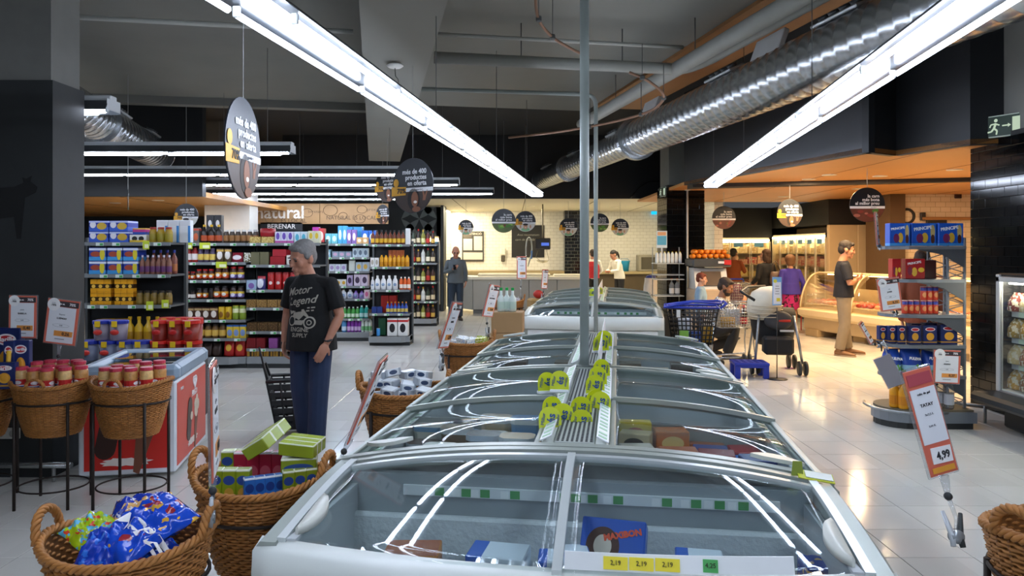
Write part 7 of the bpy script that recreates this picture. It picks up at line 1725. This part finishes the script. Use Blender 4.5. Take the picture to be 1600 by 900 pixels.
# juice cartons
JG = PM('#8a9a1c', [('s', .5, .68, .42, .14, '#2a4a90'), ('s', .5, .3, .34, .16, '#c8983c'), ('b', 2, .94, 1, '#e6ead0')]); JB = PM('#2a6ab8', [('s', .5, .68, .4, .14, '#1c3a80'), ('s', .5, .3, .3, .14, '#8ac0e8'), ('b', 2, .94, 1, '#dfe8f0')]); JR = PM('#a81c38', [('s', .5, .4, .4, .2, '#c85a6a'), ('b', 2, .94, 1, '#e8e0e0')])
GT = PM('#9db030', [('b', 1, .3, .36, '#e6ebc8'), ('b', 1, .63, .69, '#e6ebc8'), ('b', 2, .9, 1, '#dfe6c0')], .25)
def basket_goods(B, rows, group):
    for (lab, dx, dy, dz, w, d, h, mat, rot) in rows:
        tag(ob('drink_carton', cached(('bx', w, d, h, mat.name), lambda: MB().box((0, 0, h / 2), (w, d, h), .003).mesh('carton', mat)), None, B.location + Vector((dx * .94, dy * .94, dz + (.055 if B is B2 else .02))), rot), lab, 'carton', group)
g = 'cartons in the juice basket'; rows = []
for k in range(3): rows.append(('%s upright green juice carton from left in the front row' % ORD[k], -.15 + k * .054, -.1, -.1, .05, .04, .125, JG, (0, 0, R(4))))
for k in range(4): rows.append(('%s blue juice carton from left in the basket' % ORD[k], -.012 + k * .035, -.13 + .016 * k, -.12, .038, .034, .12, JB, (0, 0, R(28))))
for k in range(3): rows.append(('%s green juice carton from left beside the sign clip' % ORD[k], .13 + k * .04, -.09 + k * .02, -.1, .042, .04, .115, JG, (0, 0, R(22))))
for k in range(5): rows.append(('%s red juice carton from left at the back of the basket' % ORD[k], -.1 + k * .052, .03, -.07, .05, .04, .125, JR, (0, 0, R(3))))
for k in range(2): rows.append(('%s green carton from left standing behind the red ones' % ORD[k], -.16 + k * .055, .05, -.07, .05, .04, .125, JG, (0, 0, R(3))))
rows.append(('shrink-wrapped green carton pack lying askew on the heap', .03, -.0, .09, .12, .16, .05, GT, (R(18), R(-30), R(-25)))); rows.append(('shrink-wrapped green carton pack lying flat on the heap', .16, .0, .06, .14, .12, .05, GT, (R(4), R(4), R(-8))))
rows.append(('lower green carton pack supporting the heap', .15, .0, -.06, .13, .12, .11, JG, (0, 0, R(12)))); rows.append(('hidden red carton block under the heap', -.0, .0, -.2, .3, .22, .1, JR, (0, 0, 0)))
basket_goods(B2, rows, g)
TIN = PM('#aab2ba', [('b', 0, .15, .85, '#d8dee2'), ('s', .5, .5, .25, .3, '#3a4c6a')], .3); rows = []; rr = random.Random(4)
for k in range(12): rows.append(('%s flat tin pack of the heap in the third basket' % ORD[k], -.17 + .1 * (k % 4) + rr.uniform(-.02, .02), -.1 + .09 * (k // 4), -.05 + .045 * (k // 4) + rr.uniform(0, .03), .1, .075, .045, TIN, (R(rr.uniform(-15, 15)), R(rr.uniform(-12, 12)), R(rr.uniform(-40, 40)))))
rows.append(('lower layer block of tin packs in the third basket', 0, 0, -.2, .32, .26, .14, TIN, (0, 0, 0))); basket_goods(B3, rows, 'tin packs in the third basket')
PP = PM('#dfe0dc', [('n', .58, '#4a90c8', 5), ('n', .66, '#c8d030', 5)], .5); rows = []
for k in range(8): rows.append(('%s paper packet of the heap in the fourth basket' % ORD[k], -.15 + .1 * (k % 4), -.08 + .12 * (k // 4), -.04 + .02 * (k % 2), .1, .09, .06, PP if k not in (3, 7) else PM('#a8b830', [('n', .55, '#e6e6c0', 4)], .4), (R(rr.uniform(-15, 15)), R(rr.uniform(-12, 12)), R(rr.uniform(-30, 30)))))
rows.append(('lower block of paper packets in the fourth basket', 0, 0, -.2, .3, .26, .15, PP, (0, 0, 0))); basket_goods(B4, rows, 'packets in the fourth basket'); rows = []
for k in range(6): rows.append(('%s white packet of the heap in the far basket' % ORD[k], -.14 + .14 * (k % 3), -.06 + .12 * (k // 3), -.03, .12, .1, .07, PM('#d8dae0', [('n', .6, '#b8455a', 4)], .4), (R(rr.uniform(-15, 15)), R(8), R(rr.uniform(-30, 30)))))
rows.append(('lower block of white packets in the far basket', 0, 0, -.2, .3, .26, .16, PP, (0, 0, 0))); basket_goods(B5, rows, 'packets in the far basket')
# jars with red lids
PEA = M('#c08a4a', .35, var=.35, scale=60, bump=.15, bscale=90); JLAB = PM('#c42a28', [('b', 2, 0, .16, '#28408c'), ('b', 2, .16, .26, '#ecebea'), ('s', .5, .6, .25, .25, '#e8e4e6')]); PEA2 = M('#d8b070', .35, var=.35, scale=60, bump=.15, bscale=90)
for (B, pts, nm) in ((B7, [(-.19, -.06), (-.08, -.1), (.02, -.11), (.13, -.08), (.21, -.02), (-.15, .04), (-.05, .02), (.06, .0), (.15, .06), (-.1, .12), (.0, .11), (.09, .13)], 'pillar basket'), (B8, [(-.14, -.09), (-.05, -.12), (.05, -.11), (.14, -.07), (.2, .0), (-.12, .03), (-.02, .0), (.08, .04), (.15, .1), (-.03, .11)], 'chest-side basket')):
    tag(MB().lathe([(.001, -.2), (.17, -.2), (.19, -.024), (.001, -.024)], 20).build('jar_layer_tray', M('#8a5a30', .7), None, B.location), 'cardboard layer under the jars in the %s' % nm, 'tray')
    for k, (x, y) in enumerate(pts):
        product('jar', '%s red-lidded chickpea jar in the %s' % (words_(k), nm), B.location + Vector((x * .92, y * .92, -.022 + (.02 if y > .03 else 0))), .083, .08, .15, PEA if (k % 3) else PEA2, rz=R(k * 40), group='chickpea jars in the ' + nm, lid='#c23a50', label=JLAB, wide=1.)
for k, (u, v, Y, w, h, rz_) in enumerate(((10, 607, 4.78, .13, .17, .12), (35, 600, 4.86, .105, .29, .15), (14, 602, 4.98, .19, .39, -.05), (17, 604, 4.84, .07, .3, .02))):
    o = product('box', '%s navy pasta box standing in the basket at the picture edge' % ORD[k], (ax(u, Y), Y, az(v, Y)), w, .05, h, PASTA, rz=rz_, group='pasta boxes at the picture edge')
    text('Barilla', w * .26, WHT, o, (0, -.027, h * .8), bold=.02, name='brand_lettering')
    if k == 3: MB().tube([(.0, -.03, .1), (.008, -.03, .24)], .014, 10).build('pasta_print', M('#e0b030', .5), o)
    if k in (0, 1): MB().ell((.0, -.028, h * .45), (w * .2, .004, h * .14), 10, 6).build('pasta_print', M('#d89a2a', .5), o)
tag(MB().lathe([(.001, -.2), (.17, -.2), (.2, -.02), (.001, -.02)], 20).build('box_layer_tray', M('#8a5a30', .7), None, B9.location), 'cardboard layer under the pasta boxes', 'tray')
# ---- frozen goods
def EL(x, y, z): return EC1.location + Matrix.Rotation(-IA, 3, 'Z') @ Vector((x, y, z))
BROWN = PM('#9a4a1c', [('s', .5, .5, .25, .3, '#5a7a30'), ('b', 2, .7, 1, '#c8803c')], .4); ALT = PM('#d6e0ea', [('s', .5, .6, .3, .22, '#6a3a20'), ('b', 0, 0, .28, '#2a60c0'), ('b', 2, 0, .1, '#2a60c0')], .4); MAX = PM('#1c55b8', [('s', .35, .5, .26, .34, '#4a2414'), ('s', .35, .5, .14, .2, '#e0d0c0'), ('b', 2, 0, .08, '#5ac0f0')], .35); ALT2 = PM('#dfe6ee', [('s', .75, .6, .2, .2, '#d87a30'), ('s', .4, .4, .25, .16, '#d8b890'), ('b', 2, .8, 1, '#2a60c0')], .4)
for k, (lab, x, y, w, d, h, mat, rx, rz_, z) in enumerate((('brown pie box in the corner of the end freezer', -.47, .2, .17, .13, .12, BROWN, 0, 8, .56), ('white and blue ice-cream box beside the pie box', -.2, .2, .18, .12, .11, ALT, 0, -4, .58), ('white ice-cream box near the mullion', -.03, .22, .1, .1, .09, ALT, 0, 3, .585), ('small dark ice-cream box tucked behind the blue one', .035, .24, .08, .1, .1, ALT2, 0, 10, .585), ('large blue ice-cream sandwich box leaning on its back', .14, .25, .2, .07, .17, MAX, -35, -8, .6), ('blue and white ice-cream box beyond the mullion', .4, .23, .14, .11, .11, ALT, 0, -3, .585), ('flat white wafer box at the aisle end', .55, .2, .16, .11, .09, ALT2, 0, -10, .575), ('orange frozen bag box by the handle', .7, .16, .12, .12, .1, PM('#d8541c', [('n', .58, '#e8b060', 4)], .4), 0, 20, .56), ('dark blue frozen box by the handle', .76, .3, .1, .1, .1, PM('#20409a', [('n', .58, '#d8b060', 4)], .4), 0, 5, .57))):
    o = tag(ob('frozen_box', MB().box((0, 0, h / 2), (w, d, h), .004).mesh('carton', mat), None, EL(x, y, z + .07), (R(rx), 0, -IA + R(rz_))), lab, 'box', 'boxes in the end freezer')
    if 'sandwich' in lab: text('MAXIBON', .026, M('#e8542c', .5), o, (.03, -d / 2 - .002, h * .72), (R(90), R(-14), 0), bold=.05)
    u_ = tag(ob('frozen_box', MB().box((0, 0, 0), (w * .95, .12, z - .432), .004).mesh('carton', ALT if k % 2 else ALT2), None, EL(x, y, .501 + (z - .432) / 2), -IA), 'box underneath the ' + lab, 'box', 'boxes in the end freezer')
def UL(U, x, y, z): return U.location + Matrix.Rotation(-IA, 3, 'Z') @ Vector((x, y, z))
TUBS = [PM('#d8d2c4', [('b', 2, .82, 1, '#3a90c8')], .3), PM('#c8a070', [('b', 2, .8, 1, '#d8dce0')], .3), PM('#8a7058', [('b', 2, .8, 1, '#e0e4e8')], .3), PM('#4a8ac0', [('b', 2, .82, 1, '#e6ecf0')], .3), PM('#5a4438', [('b', 2, .8, 1, '#c8ccd0')], .3)]
q = 0
for j in range(6):
    for i in range(4):
        if j == 3 and i == 0: continue
        z = .402 + (.29 if (i + j) % 2 else .24) + .08 * i / 3
        o = tag(ob('ice_cream_tub', cached(('ict', (i * 3 + j) % 5), lambda: MB().loft([[Vector((sx * .07 * k_, sy * .05 * k_, zz)) for sx, sy in ((-1, -.6), (-.7, -1), (.7, -1), (1, -.6), (1, .6), (.7, 1), (-.7, 1), (-1, .6))] for zz, k_ in ((0, .85), (.1, 1), (.1, 1.06), (.125, 1.06))], smooth=False).mesh('tub', TUBS[(i * 3 + j) % 5])), None, UL(UN1, -.75 + i * .165, .12 + j * .125 + (.08 if j > 3 else 0), z), -IA + R(90 * ((i + j) % 2) * .0)), 'ice-cream tub, row %s place %s from the aisle in the tagged island freezer' % (ORD[j], ORD[i]), 'tub', 'ice-cream tubs in the island freezer')
        MB().box((0, 0, -(z - .402) / 2 - .001), (.12, .08, z - .404), .003).build('tub_below', TUBS[(i + j) % 5], o)
FBX = [('#c8b48c', '#2a2018'), ('#b01c28', '#e8d8d0'), ('#d8c030', '#c03a28'), ('#8a1c20', '#e0a030'), ('#1c3a8c', '#4a6ac0'), ('#d8762a', '#f0d080'), ('#1f2f78', '#8a9ad0'), ('#d0c8bc', '#b03030'), ('#b05a28', '#e6b060'), ('#3a78c8', '#e0e6f0')]
rr = random.Random(21)
for j in range(6):
    for i in range(4):
        c = FBX[(i * 3 + j * 2 + j // 2) % 10]; z = .402 + rr.choice((.25, .28, .31)) + .07 * (3 - i) / 3; w, d, h = rr.uniform(.13, .16), .1, rr.uniform(.06, .12)
        o = tag(ob('frozen_box', MB().box((0, 0, h / 2), (w, d, h), .004).mesh('carton', PM(c[0], [('s', .5, .5, .33, .3, c[1])], .35)), None, UL(UN1, .24 + i * .165, .12 + j * .125 + (.08 if j > 3 else 0), z), (R(rr.uniform(-8, 8)), 0, -IA + R(rr.uniform(-12, 12)))), 'frozen food box, row %s place %s from the vent grille in the tagged freezer' % (ORD[j], ORD[i]), 'box', 'boxes in the tagged island freezer')
        MB().box((0, 0, -(z - .402) / 2), (w * .9, d * .9, z - .406), .003).build('box_below', M(FBX[(i + j) % 10][0], .5), o)
for s in (-1, 1):
    for j in range(5):
        for i in range(3):
            c = (('#8a7a68', '#5a4a3c'), ('#a89888', '#c8c0b4'), ('#6a5a50', '#3a3430'), ('#b8a890', '#7a4a30'))[(i + j * 2) % 4]; z = .402 + .12 * ((i + j) % 2)
            tag(ob('frozen_box', MB().box((0, 0, .08), (.17, .16, .3 if z > .5 else .36), .004).mesh('carton', PM(c[0], [('s', .5, .5, .3, .3, c[1])], .4)), None, UL(UN2, s * (.26 + i * .2), .25 + j * .3, .505 if z < .5 else .475), -IA), 'plain frozen box, row %s place %s on the %s side past the post' % (ORD[j], ORD[i], 'basket' if s < 0 else 'trolley'), 'box', 'boxes in the freezer past the post')
# ---- yellow tags and divider on the centre deck
dome_p = [(-.036, 0), (.036, 0)] + arc(0, .036, .036, 0, math.pi, 10)
def tagp(label, u, v, Y, yaw, lean, s=1.):
    t = thing('offer_tag', label, 'price tag', W(u, v, Y) - Vector((0, 0, .035)), 0, 'yellow offer tags on the freezer'); t.rotation_euler = (R(-lean), R(0), R(yaw)); t.scale = (s, s, s)
    MB().prism(dome_p, .002, Matrix.Rotation(R(90), 4, 'X')).build('plate', M('#c8d40c', .4, emit=0.), t)
    BLT = M('#1c4a8a', .5)
    text('és', .036, BLT, t, (.004, -.0035, .035), (R(90), R(-80), 0), bold=.02); text('Millor', .016, BLT, t, (-.022, -.0035, .033), (R(90), R(-80), 0)); text('estalvi', .014, BLT, t, (.024, -.0035, .03), (R(90), R(-80), 0))
    MB().box((0, .01, -.004), (.07, .03, .012), .002).build('foot_clip', M('#d8dde0', .3), t)
for k, (u, v, Y, yaw, ln) in enumerate(((855, 600, 3.6, 12, 8), (874, 598, 3.55, -8, 14), (863, 640, 3.2, 20, 6), (879, 652, 3.08, -14, 10), (860, 658, 2.98, 4, 18), (908, 640, 3.22, -6, 4), (909, 662, 3.04, 4, 8), (938, 632, 3.3, -10, 10), (931, 628, 3.35, 12, 2), (930, 604, 3.6, 4, 6), (934, 590, 3.75, -10, 6), (940, 578, 3.9, 14, 4), (939, 540, 5.0, 8, 2), (944, 533, 5.1, -14, 4), (925, 459, 10.6, 4, 2), (936, 456, 11.0, -8, 2))):
    tagp('%s yellow dome-shaped offer tag counted from the nearest on the freezer deck' % words_(k) if k < 14 else '%s yellow offer tag on the far freezer deck' % ('larger', 'smaller')[k - 14], u, v, Y, yaw, ln, 1.28 if k < 12 else 1.5)
dv = thing('divider_board', 'long white card divider standing on the freezer deck past the post', 'divider', I(IC + .055, 4.08), -IA)
MB().box((0, 1.05, 1.035), (.006, 2.1, .14), .002).build('card', M('#e4e7ea', .5), dv); MB().prism([(-.035, 0), (.035, 0), (0, .14)], .006, Matrix.Translation((0, 0, .965)) @ Matrix.Rotation(R(90), 4, 'X')).build('end_fold', M('#d9dde0', .5), dv)
MB().box((0, -.004, .972), (.075, .006, .012), .002).build('brown_foot', M('#6a5a48', .6), dv)
d2 = thing('divider_board', 'white card divider on the far freezer deck', 'divider', I(-.32 + .05, 10.2), -IA)
MB().box((0, 1.5, 1.05), (.008, 3.0, .16), .002).build('card', M('#e4e7ea', .5), d2)
lf = thing('price_leaflet', 'yellow-edged price leaflet clipped to the corner of the end freezer', 'leaflet', I(IC + .83, 2.64, .9), -IA)
MB().box((0, 0, 0), (.12, .05, .004), .001, (R(20), R(8), 0)).build('card', M('#c9cf3a', .5), lf); MB().box((.01, -.002, .003), (.09, .036, .002), 0, (R(20), R(8), 0)).build('white_field', M('#e8ebe0', .5), lf); MB().prism([(-.02, 0), (.02, 0), (.015, .05), (-.015, .05)], .003, Matrix.Translation((-.06, 0, 0)) @ Matrix.Rotation(R(90), 4, 'X')).build('green_tab', M('#8a9a3a', .5), lf)
